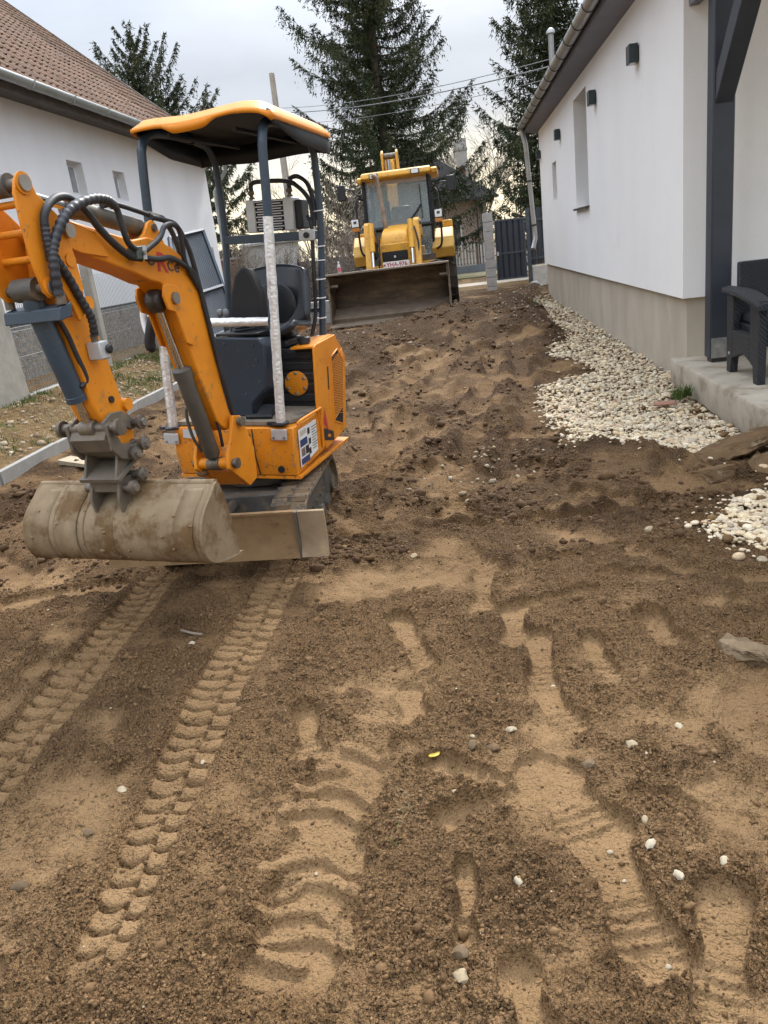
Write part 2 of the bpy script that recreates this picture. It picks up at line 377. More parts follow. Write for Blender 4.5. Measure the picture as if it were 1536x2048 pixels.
def row_step(y):
    return .0045*np.where(y < 3.6, np.maximum(1, y/1.25)**.95, 2.73*(np.maximum(y, 3.6)/3.6)**1.5)
def relief(x, y):
    """full height, and looseness that also carries painted track-gap shade"""
    h = macro(x, y); rs_ = row_step(y)
    def lod(f): return sstep(.9, 2.2, 1/(2*f*rs_))      # leave out what the rows cannot carry
    # looseness: patches of crumbly soil between trodden ones
    n = fbm(x, y, 1.9, 4, 5)
    stre = fbm(x*.55, y*1.25, 1.35, 3, 41)
    loose = sstep(-.75, .25, n + .5*stre + .12 + .40*fbm(x, y, 8, 3, 43) + .10*sstep(2.2, 3.4, y))
    midsm = sstep(3.3, 4.6, y)*(1-sstep(9, 13, y))
    loose = np.clip(loose - .45*midsm*sstep(.15, -.35, fbm(x, y, 1.1, 2, 90)+.3*fbm(x, y, 6, 2, 91)), 0, 1)
    # heaps are loose everywhere
    loose = np.maximum(loose, sstep(.24, .32, h)*(x > -3.9))
    gap_shade = np.zeros_like(h); trk = np.zeros_like(h); flatm = np.zeros_like(h); ribs = np.zeros_like(h); dep = np.zeros_like(h)
    edge = perlin(x*14, y*14, 71)*.016*lod(14) + perlin(x*34, y*34, 72)*.007*lod(34)
    # crawler imprints
    for path, wid in ((RT, .104), (LT, .104)):
        m = (x > min(p[0] for p in path)-.25) & (x < max(p[0] for p in path)+.25) & (y > path[0][1]-.1) & (y < 4.3)
        if not m.any(): continue
        xx, yy = x[m], y[m]
        d, s, sd = polydist(xx, yy, path)
        fade = sstep(path[0][1]-.02, path[0][1]+.22, yy)
        wv = wid*(.72 + .28*sstep(1.5, 2.4, yy))
        ins = sstep(0, .012, wv - d + edge[m]*.35)*fade
        a = sd/wv             # + on the left side
        seam = -.16
        left = a > seam
        bow = np.where(left, .022*(1-((a-.42)/.62)**2), .014*(1-((a+.6)/.45)**2) + .036)
        ph = ((yy + bow + .005*perlin(xx*9, yy*9, 3))/.073) % 1.0
        prof = np.clip(np.minimum(ph*1.0, (1-ph)*.62)/.105, 0, 1)*(.82+.18*np.sin(np.pi*ph))      # rounded pads with narrow gaps
        prof = prof*(1-.55*np.exp(-((a-seam)/.07)**2))
        prof = prof*(.75+.25*sstep(-.3, .2, perlin(xx*6, yy*6, 9)))
        seamr = .010*np.exp(-((a-seam)/.075)**2)*(.5+.9*(np.sin(yy/.073*2*np.pi*1.0) > .1))
        rb = (.044*prof + seamr)*ins
        flatm[m] = np.maximum(flatm[m], ins); ribs[m] += rb; dep[m] = np.maximum(dep[m], .034*ins); gap_shade[m] = np.maximum(gap_shade[m], (1-prof)**1.5*ins); trk[m] = np.maximum(trk[m], np.exp(-(np.maximum(0, d-wv)/.10)**2)*fade)
        # a raised lip along the left edge
        lip = np.exp(-((a-1.22)/.16)**2)*fade*.020 + np.exp(-((a+1.25)/.16)**2)*fade*.008
        ribs[m] += lip*(1-ins)
    # boots and tyres
    for (a, b, wd, rb) in FEET:
        m = (x > min(a[0],b[0])-.3) & (x < max(a[0],b[0])+.3) & (y > min(a[1],b[1])-.3) & (y < max(a[1],b[1])+.3)
        if not m.any(): continue
        xx, yy = x[m], y[m]; d, s, sd = polydist(xx, yy, [a, b]); L = math.dist(a, b)
        wv = wd*(.85+.3*np.cos(s/L*6.3)*.5+.1)
        ins = sstep(-.002, .009, wv - d + edge[m]*1.1)
        flatm[m] = np.maximum(flatm[m], ins); dep[m] = np.maximum(dep[m], .019*ins)
        if rb or L > .2: ribs[m] += .012*ins*np.maximum(0, np.sin((s + .3*(sd/wd)**2*.04)/.020*np.pi*1.0))*sstep(.40*L, .55*L, s)
    # tractor tyre
    tyre = [(-.50,1.28),(-.50,1.7),(-.45,2.2)]
    m = (x > -.85) & (x < -.15) & (y > 1.1) & (y < 2.5)
    if m.any():
        xx, yy = x[m], y[m]; d, s, sd = polydist(xx, yy, tyre)
        ins = sstep(0, .05, .135 - d + edge[m]*3.0)*sstep(1.2, 1.34, yy)*(1-sstep(2.1, 2.3, yy))
        flatm[m] = np.maximum(flatm[m], ins); dep[m] = np.maximum(dep[m], .022*ins)
        rr = np.zeros_like(xx)
        for r in RIBS:
            d, s, sd = polydist(xx, yy, r); rr = np.maximum(rr, np.clip(1.7-(d/.0165)**2.5, 0, 1))
        ribs[m] += .022*rr
        flatm[m] = np.maximum(flatm[m], rr*.9)
    for (path, wd, dp, per, amp) in BANDS:
        xs = [p[0] for p in path]; ys = [p[1] for p in path]
        m = (x > min(xs)-wd*2.2) & (x < max(xs)+wd*2.2) & (y > min(ys)-wd*2.2) & (y < max(ys)+wd*2.2)
        if not m.any(): continue
        xx, yy = x[m], y[m]; d, s, sd = polydist(xx, yy, path)
        brk = sstep(-.55, -.05, perlin(xx*1.6, yy*1.1, 77))
        ins = sstep(0, .05, wd - d + edge[m]*2.5)*brk
        flatm[m] = np.maximum(flatm[m], ins*.95); dep[m] = np.maximum(dep[m], dp*ins)
        ribs[m] += .6*dp*np.exp(-((d-wd*1.4)/(wd*.5))**2)*brk
        if per: ribs[m] += lod(1/per)[m]*amp*ins*np.clip(np.sin(s/per*2*np.pi + 2.2*np.abs(sd)/wd)+.2, 0, 1)
    loose = np.maximum(loose, trk*.75)*(1-flatm*(1-.60*sstep(3.2, 4.8, y)))
    near = 1-sstep(6, 14, y)
    # loose soil stands proud and is lumpy
    b1 = np.abs(perlin(x*11, y*11, 21)); b2 = np.abs(perlin(x*26, y*26, 22)); b3 = np.abs(perlin(x*58, y*58, 23)); b4 = np.abs(perlin(x*115, y*115, 24))
    b1, b2, b3, b4 = b1*lod(11), b2*lod(26), b3*lod(58), b4*lod(90)
    lump = .020*b1 + .020*b2 + .015*b3 + .008*b4 + .022*np.maximum(0, perlin(x*5, y*5, 25)) + midsm*.010*b1
    under = .026*fbm(x*1.2, y*.6, .9, 3, 61) + .012*fbm(x, y, 3.1, 3, 62)
    h = h + under*(x > -3.9) + loose*(.012 + lump*1.15)*(1-.45*trk)
    loose = np.maximum(loose, .85*gap_shade)  # darkens the gaps between track pads: fallen crumbs plus painted shade
    # plates and small steps in trodden soil
    st = fbm(x, y, 5.5, 3, 31); terr = np.floor(st*3)/3
    h = h + (1-loose)*(1-flatm)*(.012*terr*lod(11) + .006*fbm(x, y, 28, 3, 33)*lod(40)) + (1-loose)*flatm*(.0032*fbm(x, y, 22, 3, 34) + .004*np.abs(perlin(x*7, y*7, 35)))
    # ridges dragged across the middle ground
    rd = (1-np.abs(fbm(x*1.1+.30*y, y*.55, 1.5, 3, 51)))**6
    h = h + .055*rd*sstep(3.6, 5, y)*(1-sstep(13, 16, y))*(1-flatm)*(x > -3.8)
    h = h - dep + ribs
    bk = sstep(-3.9, -3.98, x)
    h = h + bk*(.03*np.abs(perlin(x*6, y*6, 81)) + .012*np.abs(perlin(x*17, y*17, 82)))
    loose = np.maximum(loose, bk*.55)
    kb = np.exp(-((x+3.94)/.16)**2)*(y < 16)
    h = h*(1-kb) + np.where(x > -3.94, .035, .11)*kb + .045*kb*perlin(x*2, y*1.3, 88)
    gm = (inpoly(x, y, GP) | inpoly(x, y, GP2))
    h = np.where(gm, macro(x, y) - .012, h); loose = np.where(gm, .3, loose)
    # keep clear of walls, patio and street
    calm = np.maximum(sstep(21.5, 23.5, y), sstep(1.75, 1.95, x)*sstep(4.5, 5, y))
    h = h*(1-calm) + (macro(x, y) - .02*calm)*calm
    return h, loose, flatm

# one sheet, fine near the camera, running out to the horizon
ys = [.55]
while ys[-1] < 27: ys.append(ys[-1] + float(row_step(ys[-1])))
YS = np.array([-400, -100, -30, -8, -2, 0, .3] + ys + [30, 36, 48, 80, 160, 400, 900], np.float32)
NU = 650
u = np.linspace(-1, 1, NU)
ux = 1 + .9*(np.arange(1, 41)/40)**1.5
U = np.concatenate([[-60, -14, -4.5, -2.4], -ux[::-1], u, ux, [2.4, 4.5, 14, 60]]).astype(np.float32)
def half_w(y): return np.clip(y, .55, 24)*.66 + .75
GX = U[None, :]*half_w(YS)[:, None]; GY = np.repeat(YS[:, None], len(U), 1)
fine = (np.abs(U)[None, :] <= 1.91) & (YS[:, None] > .3) & (YS[:, None] < 28)
GH, GL, GF = relief(GX.ravel(), GY.ravel())
GH = GH.reshape(GX.shape); GL = GL.reshape(GX.shape); GF = GF.reshape(GX.shape)
GH = np.where(fine, GH, macro(GX, GY)*np.clip(1-(np.abs(GX)-20)/30, 0, 1))
nr, nc = GX.shape
idx = np.arange(nr*nc).reshape(nr, nc)
QF = np.stack([idx[:-1,:-1], idx[:-1,1:], idx[1:,1:], idx[1:,:-1]], -1).reshape(-1, 4)

def ground_at(x, y):
    x = np.asarray(x, np.float32); y = np.asarray(y, np.float32)
    j = np.clip(np.searchsorted(YS, y)-1, 0, nr-2); ty = (y-YS[j])/(YS[j+1]-YS[j])
    uu = x/half_w(y); i = np.clip(np.searchsorted(U, uu)-1, 0, nc-2); tx = np.clip((uu-U[i])/(U[i+1]-U[i]), 0, 1)
    return (GH[j,i]*(1-tx)+GH[j,i+1]*tx)*(1-ty) + (GH[j+1,i]*(1-tx)+GH[j+1,i+1]*tx)*ty
def loose_at(x, y):
    j = np.clip(np.searchsorted(YS, y)-1, 0, nr-2); i = np.clip(np.searchsorted(U, x/half_w(np.asarray(y)))-1, 0, nc-2); return GL[j, i]
def gz(x, y): return float(ground_at(np.array([x]), np.array([y]))[0])

def soil_material():
    m = bpy.data.materials.new('churned_soil'); m.use_nodes = True; t = m.node_tree; b = t.nodes['Principled BSDF']
    N = t.nodes.new; L = t.links.new
    co = N('ShaderNodeTexCoord').outputs['Object']
    al = N('ShaderNodeAttribute'); al.attribute_name = 'loose'  # looser soil, with shade painted into the track gaps
    ad = N('ShaderNodeAttribute'); ad.attribute_name = 'bank'
    def noise(sc, det, ro=.6):
        n = N('ShaderNodeTexNoise'); n.inputs['Scale'].default_value = sc; n.inputs['Detail'].default_value = det; n.inputs['Roughness'].default_value = ro; L(co, n.inputs[0]); return n.outputs[0]
    def mixc(f, a, c):
        x = N('ShaderNodeMix'); x.data_type = 'RGBA'
        if f is not None: L(f, x.inputs['Factor'])
        for k, v in (('A', a), ('B', c)):
            if isinstance(v, tuple): x.inputs[k].default_value = (*v, 1)
            else: L(v, x.inputs[k])
        return x.outputs['Result']
    def rng_(src, a, c):
        r = N('ShaderNodeMapRange'); r.inputs['From Min'].default_value = a; r.inputs['From Max'].default_value = c; L(src, r.inputs[0]); return r.outputs[0]
    n_lo, n_mid, n_fine, n_g = noise(1.9, 4), noise(15, 4, .72), noise(120, 3, .7), noise(46, 4, .75)
    comp = mixc(rng_(n_lo, .35, .65), (.250, .155, .076), (.198, .120, .057))
    comp = mixc(rng_(n_g, .58, .70), comp, (.185, .115, .053)); comp = mixc(rng_(n_mid, .50, .68), comp, (.195, .122, .055))
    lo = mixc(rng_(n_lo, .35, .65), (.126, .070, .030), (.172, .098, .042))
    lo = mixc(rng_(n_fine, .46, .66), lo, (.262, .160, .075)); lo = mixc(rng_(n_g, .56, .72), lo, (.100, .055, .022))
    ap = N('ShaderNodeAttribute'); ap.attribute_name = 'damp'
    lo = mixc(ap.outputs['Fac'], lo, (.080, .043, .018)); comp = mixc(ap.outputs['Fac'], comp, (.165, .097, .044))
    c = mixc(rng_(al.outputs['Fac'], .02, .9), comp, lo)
    # small pale grains of lime and grit
    v = N('ShaderNodeTexVoronoi'); v.inputs['Scale'].default_value = 62; L(co, v.inputs[0])
    sp = rng_(v.outputs['Distance'], .11, .07); sel = rng_(v.outputs['Color'], .90, .93)
    mm = N('ShaderNodeMath'); mm.operation = 'MULTIPLY'; L(sp, mm.inputs[0]); L(sel, mm.inputs[1])
    c = mixc(mm.outputs[0], c, (0.445, 0.333, 0.199))
    bankc = mixc(rng_(n_mid, .38, .62), (0.249, 0.162, 0.071), (0.138, 0.086, 0.038))
    bankc = mixc(rng_(n_lo, .56, .68), bankc, (0.101, 0.103, 0.029))
    c = mixc(ad.outputs['Fac'], c, bankc)
    L(c, b.inputs['Base Color'])
    b.inputs['Roughness'].default_value = .95; b.inputs['Specular IOR Level'].default_value = .22
    vv = N('ShaderNodeTexVoronoi'); vv.inputs['Scale'].default_value = 100; L(co, vv.inputs[0])
    h = N('ShaderNodeMath'); h.operation = 'SUBTRACT'; L(n_fine, h.inputs[0]); L(vv.outputs['Distance'], h.inputs[1])
    bp = N('ShaderNodeBump'); bp.inputs['Distance'].default_value = .016
    st = N('ShaderNodeMapRange'); st.inputs['To Min'].default_value = .45; st.inputs['To Max'].default_value = .95; L(al.outputs['Fac'], st.inputs[0]); L(st.outputs[0], bp.inputs['Strength'])
    L(h.outputs[0], bp.inputs['Height'])
    # cracks and flakes in the trodden crust, and coarser lumps
    va = N('ShaderNodeVectorMath'); va.operation = 'SCALE'; va.inputs['Scale'].default_value = .28; L(n_mid, va.inputs[0])
    vb = N('ShaderNodeVectorMath'); vb.operation = 'ADD'; L(co, vb.inputs[0]); L(va.outputs[0], vb.inputs[1])
    ve = N('ShaderNodeTexVoronoi'); ve.feature = 'DISTANCE_TO_EDGE'; ve.inputs['Scale'].default_value = 5; L(vb.outputs[0], ve.inputs[0])
    ck = rng_(ve.outputs['Distance'], 0, .02); sel2 = rng_(n_lo, .58, .64)
    cm = N('ShaderNodeMix'); cm.data_type = 'FLOAT'; L(sel2, cm.inputs[0]); cm.inputs[2].default_value = 1; L(ck, cm.inputs[3])
    h2 = N('ShaderNodeMath'); h2.operation = 'MULTIPLY_ADD'; L(n_mid, h2.inputs[0]); h2.inputs[1].default_value = 2.2; L(cm.outputs[0], h2.inputs[2])
    bp2 = N('ShaderNodeBump'); bp2.inputs['Distance'].default_value = .016; bp2.inputs['Strength'].default_value = .85
    L(h2.outputs[0], bp2.inputs['Height']); L(bp.outputs[0], bp2.inputs['Normal']); L(bp2.outputs[0], b.inputs['Normal'])
    return m
M['soil'] = soil_material()
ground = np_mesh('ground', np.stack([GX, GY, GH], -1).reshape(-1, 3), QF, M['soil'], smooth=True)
tag(ground, 'churned brown soil of the yard with crawler tracks and boot prints', None, kind='structure')
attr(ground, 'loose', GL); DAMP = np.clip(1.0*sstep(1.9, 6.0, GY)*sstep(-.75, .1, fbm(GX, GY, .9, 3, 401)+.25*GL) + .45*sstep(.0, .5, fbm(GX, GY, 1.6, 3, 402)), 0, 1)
attr(ground, 'damp', DAMP); attr(ground, 'bank', ((GX < -3.93) | (GY > 24)).astype(np.float32)*np.where(GX < -3.93, 1, .7))

# ---- crumbs of soil: thousands, one object
_t = (1+5**.5)/2
ICO = np.array([(-1,_t,0),(1,_t,0),(-1,-_t,0),(1,-_t,0),(0,-1,_t),(0,1,_t),(0,-1,-_t),(0,1,-_t),(_t,0,-1),(_t,0,1),(-_t,0,-1),(-_t,0,1)], np.float32)/math.hypot(1,_t)
ICF = np.array([(0,11,5),(0,5,1),(0,1,7),(0,7,10),(0,10,11),(1,5,9),(5,11,4),(11,10,2),(10,7,6),(7,1,8),(3,9,4),(3,4,2),(3,2,6),(3,6,8),(3,8,9),(4,9,5),(2,4,11),(6,2,10),(8,6,7),(9,8,1)], np.int32)
def _subdiv(V, F):
    V = [tuple(v) for v in V]; cache = {}; out = []
    def mid(a, b):
        k = (min(a,b), max(a,b))
        if k not in cache:
            p = (np.array(V[a])+np.array(V[b])); p /= np.linalg.norm(p); V.append(tuple(p)); cache[k] = len(V)-1
        return cache[k]
    for a, b, c in F:
        ab, bc, ca = mid(a,b), mid(b,c), mid(c,a); out += [(a,ab,ca),(b,bc,ab),(c,ca,bc),(ab,bc,ca)]
    return np.array(V, np.float32), np.array(out, np.int32)
ICO2, ICF2 = _subdiv(ICO, ICF)
OCT = np.array([(1,0,0),(-1,0,0),(0,1,0),(0,-1,0),(0,0,1),(0,0,-1)], np.float32); OCF = np.array([(0,2,4),(2,1,4),(1,3,4),(3,0,4),(2,0,5),(1,2,5),(3,1,5),(0,3,5)], np.int32)
def lumps(name, P, size, flatness, mat_, jag=.3, base=(ICO, ICF), kind='stuff', smooth=False, sink=.35):
    """P (n,3) base points, size (n,), squashed random lumps joined into one mesh"""
    V0, F0 = base; n = len(P); k = len(V0)
    V = np.repeat(V0[None], n, 0)*(1 + jag*(NR.random((n, k, 1))-.5)*2)
    sc = np.stack([.8+.5*NR.random(n), .65+.35*NR.random(n), flatness*(.75+.5*NR.random(n))], -1)*size[:, None]
    V = V*sc[:, None, :]
    til = NR.normal(0, .25, n); c, s = np.cos(til)[:, None], np.sin(til)[:, None]
    V = np.stack([V[...,0], V[...,1]*c - V[...,2]*s, V[...,1]*s + V[...,2]*c], -1)
    a = NR.random(n)*6.283; c, s = np.cos(a)[:, None], np.sin(a)[:, None]
    V = np.stack([V[...,0]*c - V[...,1]*s, V[...,0]*s + V[...,1]*c, V[...,2]], -1)
    V = V + P[:, None, :] + np.array([0,0,1.0])*(sc[:, 2]*(1-2*sink))[:, None, None]
    F = (F0[None] + (np.arange(n)*k)[:, None, None]).reshape(-1, 3)
    o = np_mesh(name, V.reshape(-1, 3), F, mat_, smooth=smooth)
    attr(o, 'tone', np.repeat(NR.random(n), k))
    if kind: o['kind'] = kind
    return o
def tone_mat(name, cols, rough=.9, bump=.002, bscale=90, spec=.3):
    m = bpy.data.materials.new(name); m.use_nodes = True; t = m.node_tree; b = t.nodes['Principled BSDF']
    a = t.nodes.new('ShaderNodeAttribute'); a.attribute_name = 'tone'
    r = t.nodes.new('ShaderNodeValToRGB'); e = r.color_ramp.elements
    for i, c in enumerate(cols):
        p = i/(len(cols)-1)
        if i == 0: e[0].position = 0; e[0].color = (*c, 1)
        elif i == len(cols)-1: e[-1].position = 1; e[-1].color = (*c, 1)
        else: x = e.new(p); x.color = (*c, 1)
    t.links.new(a.outputs['Fac'], r.inputs[0])
    co = t.nodes.new('ShaderNodeTexCoord'); n = t.nodes.new('ShaderNodeTexNoise'); n.inputs['Scale'].default_value = bscale; n.inputs['Detail'].default_value = 4
    t.links.new(co.outputs['Object'], n.inputs[0])
    mx = t.nodes.new('ShaderNodeMix'); mx.data_type = 'RGBA'; mx.blend_type = 'MULTIPLY'
    mr = t.nodes.new('ShaderNodeMapRange'); mr.inputs['From Min'].default_value = .3; mr.inputs['From Max'].default_value = .7; mr.inputs['To Min'].default_value = .7; mr.inputs['To Max'].default_value = 1.15
    t.links.new(n.outputs[0], mr.inputs[0]); mx.inputs['Factor'].default_value = 1
    t.links.new(r.outputs[0], mx.inputs['A']); t.links.new(mr.outputs[0], mx.inputs['B']); t.links.new(mx.outputs['Result'], b.inputs['Base Color'])
    b.inputs['Roughness'].default_value = rough; b.inputs['Specular IOR Level'].default_value = spec
    bp = t.nodes.new('ShaderNodeBump'); bp.inputs['Distance'].default_value = bump; bp.inputs['Strength'].default_value = .6
    t.links.new(n.outputs[0], bp.inputs['Height']); t.links.new(bp.outputs[0], b.inputs['Normal'])
    return m
M['crumb'] = tone_mat('soil_crumb', [(.108,.060,.026), (.160,.091,.040), (.140,.079,.034), (.230,.140,.064)])
def scatter(n, y0, y1, gamma, minloose):
    yy = y0*(y1/y0)**(NR.random(n)**gamma); xx = (NR.random(n)*2-1)*half_w(yy)
    l = loose_at(xx, yy); clus = fbm(xx, yy, 3.2, 2, 123)
    k = (NR.random(n) < .06 + minloose*.0 + sstep(-.45, .35, clus)*np.maximum(l, .07)) & (xx > -3.8) & ~((xx > 1.7) & (yy > 4.4))
    return xx[k], yy[k]
xx, yy = scatter(98000, .75, 8, 1.4, .2)
sz = np.exp(NR.normal(math.log(.0032), .42, len(xx)))*(1+.10*yy)
lumps('soil_crumbs', np.stack([xx, yy, ground_at(xx, yy)], -1), np.clip(sz, .0018, .0085)*(1+.04*yy), .75, M['crumb'], .3, (OCT, OCF))
tag(bpy.data.objects['soil_crumbs'], 'small crumbs of loose brown soil strewn over the yard', 'soil')
xx, yy = scatter(1100, .8, 12, 1.0, .4)
sz = np.exp(NR.normal(math.log(.0078), .42, len(xx)))*(1+.16*yy)
lumps('soil_clods', np.stack([xx, yy, ground_at(xx, yy)], -1), np.clip(sz, .009, .05), .62, M['crumb'], .34, (ICO, ICF), sink=.42)
M['dampclod'] = tone_mat('damp_clod', [(.055,.028,.011), (.082,.043,.017), (.070,.037,.0145), (.120,.067,.028)])
n_ = 27000; yy = 3.6*(15/3.6)**NR.random(n_); xx = (NR.random(n_)*2-1)*half_w(yy)
cl_ = fbm(xx, yy, 1.7, 3, 510); k_ = (NR.random(n_) < sstep(-.35, .45, cl_)*np.maximum(loose_at(xx, yy), .15)) & (xx > -3.7) & ~inpoly(xx, yy, GP) & ~inpoly(xx, yy, GP2) & ~((xx > 1.6) & (yy > 4.4)) & ~((xx > -1.75) & (xx < -.88) & (yy > 3.5) & (yy < 5.05)); xx, yy = xx[k_], yy[k_]
dc = lumps('damp_clods', np.stack([xx, yy, ground_at(xx, yy)], -1), np.clip(np.exp(NR.normal(math.log(.014), .45, len(xx)))*(.55+.09*yy), .006, .06), .6, M['dampclod'], .36, (ICO, ICF), sink=.42)
tag(dc, 'dark damp clods churned up across the middle of the yard', 'soil')
tag(bpy.data.objects['soil_clods'], 'larger clods of brown soil scattered over the churned yard', 'soil')

# ================================================================== RIGHT-HAND HOUSE
M['plaster'] = mat('white_render', (.87, .865, .85), (.83, .825, .81), scale=.8, rough=.9, bump=.009, bscale=48, spec=.2, dirt=(.80,.79,.77), dscale=1.1, damt=.60)
M['plaster2'] = mat('weathered_white_wash', (.83, .835, .85), (.76, .765, .775), scale=.9, rough=.9, bump=.003, bscale=16, spec=.2, stretch=(1,1,.35), dirt=(.60,.59,.58), dscale=1.6, damt=.66)
M['plinth'] = mat('grey_cement_plinth', (.50, .44, .355), (.395, .345, .27), scale=1.7, rough=.9, bump=.002, bscale=40, stretch=(1,1,.45), dirt=(.52,.46,.36), dscale=1.1, damt=.57)
M['concrete'] = mat('concrete', (.46, .44, .405), (.36, .34, .305), scale=7, rough=.9, bump=.003, bscale=50, dirt=(.26,.235,.19), dscale=3, damt=.60)
M['patio'] = mat('pale_concrete', (.40, .35, .275), (.31, .265, .20), scale=4, rough=.9, bump=.004, bscale=38, dirt=(.22,.175,.115), dscale=4, damt=.52)
M['zinc'] = mat('zinc_gutter', (.40, .40, .385), (.31, .31, .30), scale=4, rough=.42, metal=.55, dirt=(.27,.25,.21), dscale=5, damt=.60)
M['zinc_dark'] = mat('gutter_bracket', (.06, .06, .062), rough=.5, metal=.4)
M['soffit'] = mat('grey_violet_soffit', (.165, .165, .20), (.14, .14, .17), scale=3, rough=.6)
M['anthracite'] = mat('anthracite_paint', (.035, .042, .058), (.027, .032, .044), scale=4, rough=.5, bump=.0008, bscale=30)
M['lampbox'] = mat('anthracite_metal', (.030, .045, .052), rough=.4, metal=.2)
M['roofsheet'] = mat('dark_roof_tile', (.06, .055, .058), rough=.7)
M['glass'] = mat('window_glass', (.03, .04, .05), (.035, .045, .055), rough=.08, spec=.8)
M['frame_white'] = flat('white_window_frame', (.78, .78, .76), .4)
M['brown_board'] = mat('brown_board', (.21, .155, .12), (.16, .115, .09), scale=5, rough=.7)

HX = 1.95
house = empty('house', (HX, 7.5, 0), 'modern white rendered house with grey cement plinth beside the gravel bed', 'house')
def wall_with_holes(x0, x1, ya, yb, za, zb, holes):
    """a wall slab in the y-z plane with real openings, built of butted blocks"""
    mb = MB(); ycuts = sorted({ya, yb, *[h[0] for h in holes], *[h[1] for h in holes]}); zc = sorted({za, zb, *[h[2] for h in holes], *[h[3] for h in holes]})
    ny, nz_ = len(ycuts)-1, len(zc)-1
    def solid(i, j):
        if not (0 <= i < ny and 0 <= j < nz_): return False
        cy, cz = (ycuts[i]+ycuts[i+1])/2, (zc[j]+zc[j+1])/2
        return not any(h[0] < cy < h[1] and h[2] < cz < h[3] for h in holes)
    for i in range(ny):
        for j in range(nz_):
            if not solid(i, j): continue
            a, b, c, d = ycuts[i], ycuts[i+1], zc[j], zc[j+1]
            mb.add([(x0,a,c),(x0,b,c),(x0,b,d),(x0,a,d)], [(3,2,1,0)]); mb.add([(x1,a,c),(x1,b,c),(x1,b,d),(x1,a,d)], [(0,1,2,3)])
            if not solid(i-1, j): mb.add([(x0,a,c),(x1,a,c),(x1,a,d),(x0,a,d)], [(0,1,2,3)])
            if not solid(i+1, j): mb.add([(x0,b,c),(x1,b,c),(x1,b,d),(x0,b,d)], [(3,2,1,0)])
            if not solid(i, j-1): mb.add([(x0,a,c),(x1,a,c),(x1,b,c),(x0,b,c)], [(3,2,1,0)])
            if not solid(i, j+1): mb.add([(x0,a,d),(x1,a,d),(x1,b,d),(x0,b,d)], [(0,1,2,3)])
    return mb
W1 = (12.60, 13.88, 1.78, 3.34); W2 = (16.40, 17.05, 2.03, 2.71)
build('side_wall', wall_with_holes(HX, HX+.32, 7.5, 19.35, .78, 3.62, [W1, W2]), M['plaster'], house)
build('front_wall', MB().b2((HX+.322, 7.503, .783), (HX+.42, 7.8, 3.62)), M['plaster'], house)
build('porch_wall', MB().b2((HX+.424, 7.62, .783), (6.5, 7.9, 3.62)), M['plaster'], house)
build('end_wall', MB().b2((HX+.33, 19.0, .783), (7, 19.348, 3.62)), M['plaster'], house)
pl = build('plinth', MB().b2((HX+.05, 7.56, -.3), (HX+.34, 19.3, .777)), M['plinth'], house)
build('porch_plinth', MB().b2((HX+.345, 7.60, -.3), (6.5, 7.88, .777)), M['plinth'], house)
for (a, b, c, d), nm in ((W1, 'tall'), (W2, 'small')):
    wn = build('window', MB().b2((HX+.27, a-.01, c-.01), (HX+.31, b+.01, d+.01)), M['frame_white'], house)
    build('pane', MB().b2((HX+.262, a+.07, c+.07), (HX+.269, b-.07, d-.07)), M['glass'], wn)
sl = MB(); sl.add([(HX-.05,12.57,1.765),(HX+.26,12.57,1.785),(HX+.26,13.91,1.785),(HX-.05,13.91,1.765)], [(0,1,2,3)])
sl.add([(HX-.05,12.57,1.765),(HX-.05,13.91,1.765),(HX-.052,13.91,1.735),(HX-.052,12.57,1.735)], [(0,1,2,3)])
build('window_sill', sl, M['zinc_dark'], house, solid=.006)
build('board', MB().b2((HX+.10, 16.42, 2.04), (HX+.255, 17.03, 2.70)), M['brown_board'], house)
# eaves: soffit, fascia, roof
sf = MB().add([(HX+.005,3.6,3.56),(HX+.005,19.6,3.56),(1.68,19.6,3.60),(1.68,3.6,3.60),(HX+.005,3.6,3.60),(HX+.005,19.6,3.60),(1.68,19.6,3.74),(1.68,3.6,3.74)], [(0,1,2,3),(3,2,6,7),(4,5,1,0),(1,5,6,2),(0,3,7,4),(7,6,5,4)])
build('soffit', sf, M['soffit'], house)
roof = build('roof', MB().hexa([(1.66,3.5,3.75),(7.5,3.5,6.6),(7.5,19.65,6.6),(1.66,19.65,3.75),(1.64,3.5,3.80),(7.5,3.5,6.68),(7.5,19.65,6.68),(1.64,19.65,3.80)]), M['roofsheet'], house)
g = MB(); n = 10; rows = []
for k in range(n+1):
    q = math.pi*(1 + k/n); rows.append([(1.595+.075*math.cos(q), y, 3.735+.085*math.sin(q)) for y in (3.5, 8, 13, 19.62)])
g.grid(rows)
gt = build('gutter', g, M['zinc'], house, smooth=60, solid=.004)
g = MB(); g.add([(1.595+.072*math.cos(math.pi*(1+k/n)), 19.615, 3.735+.082*math.sin(math.pi*(1+k/n))) for k in range(n+1)], [tuple(range(n+1))])
build('end_cap', g, M['zinc'], gt, solid=.004)
y = 5.2; first = None
while y < 19.5:
    if first is None:
        mb = MB(); mb.tube([(1.595+.081*math.cos(q), y, 3.735+.091*math.sin(q)) for q in [math.pi*(1+k/8) for k in range(9)]], .008, 5)
        first = build('bracket', mb, M['zinc_dark'], gt)
    else:
        c = first.copy(); COL.objects.link(c); c.parent = gt; c.location = first.location + Vector((0, y-5.2, 0))
    y += .78
mb = MB(); mb.tube([(1.60,19.5,3.68),(1.62,19.48,3.56),(1.67,19.45,3.35),(1.72,19.44,2.4),(1.77,19.44,1.5),(1.77,19.42,1.34),(1.72,19.33,1.2),(1.69,19.26,1.12)], .052, 12)
dn = build('downspout', mb, M['zinc'], house, smooth=60)
build('collar', MB().cyl((1.763,19.44,1.62),(1.760,19.44,1.66),.057,12), M['zinc_dark'], dn)
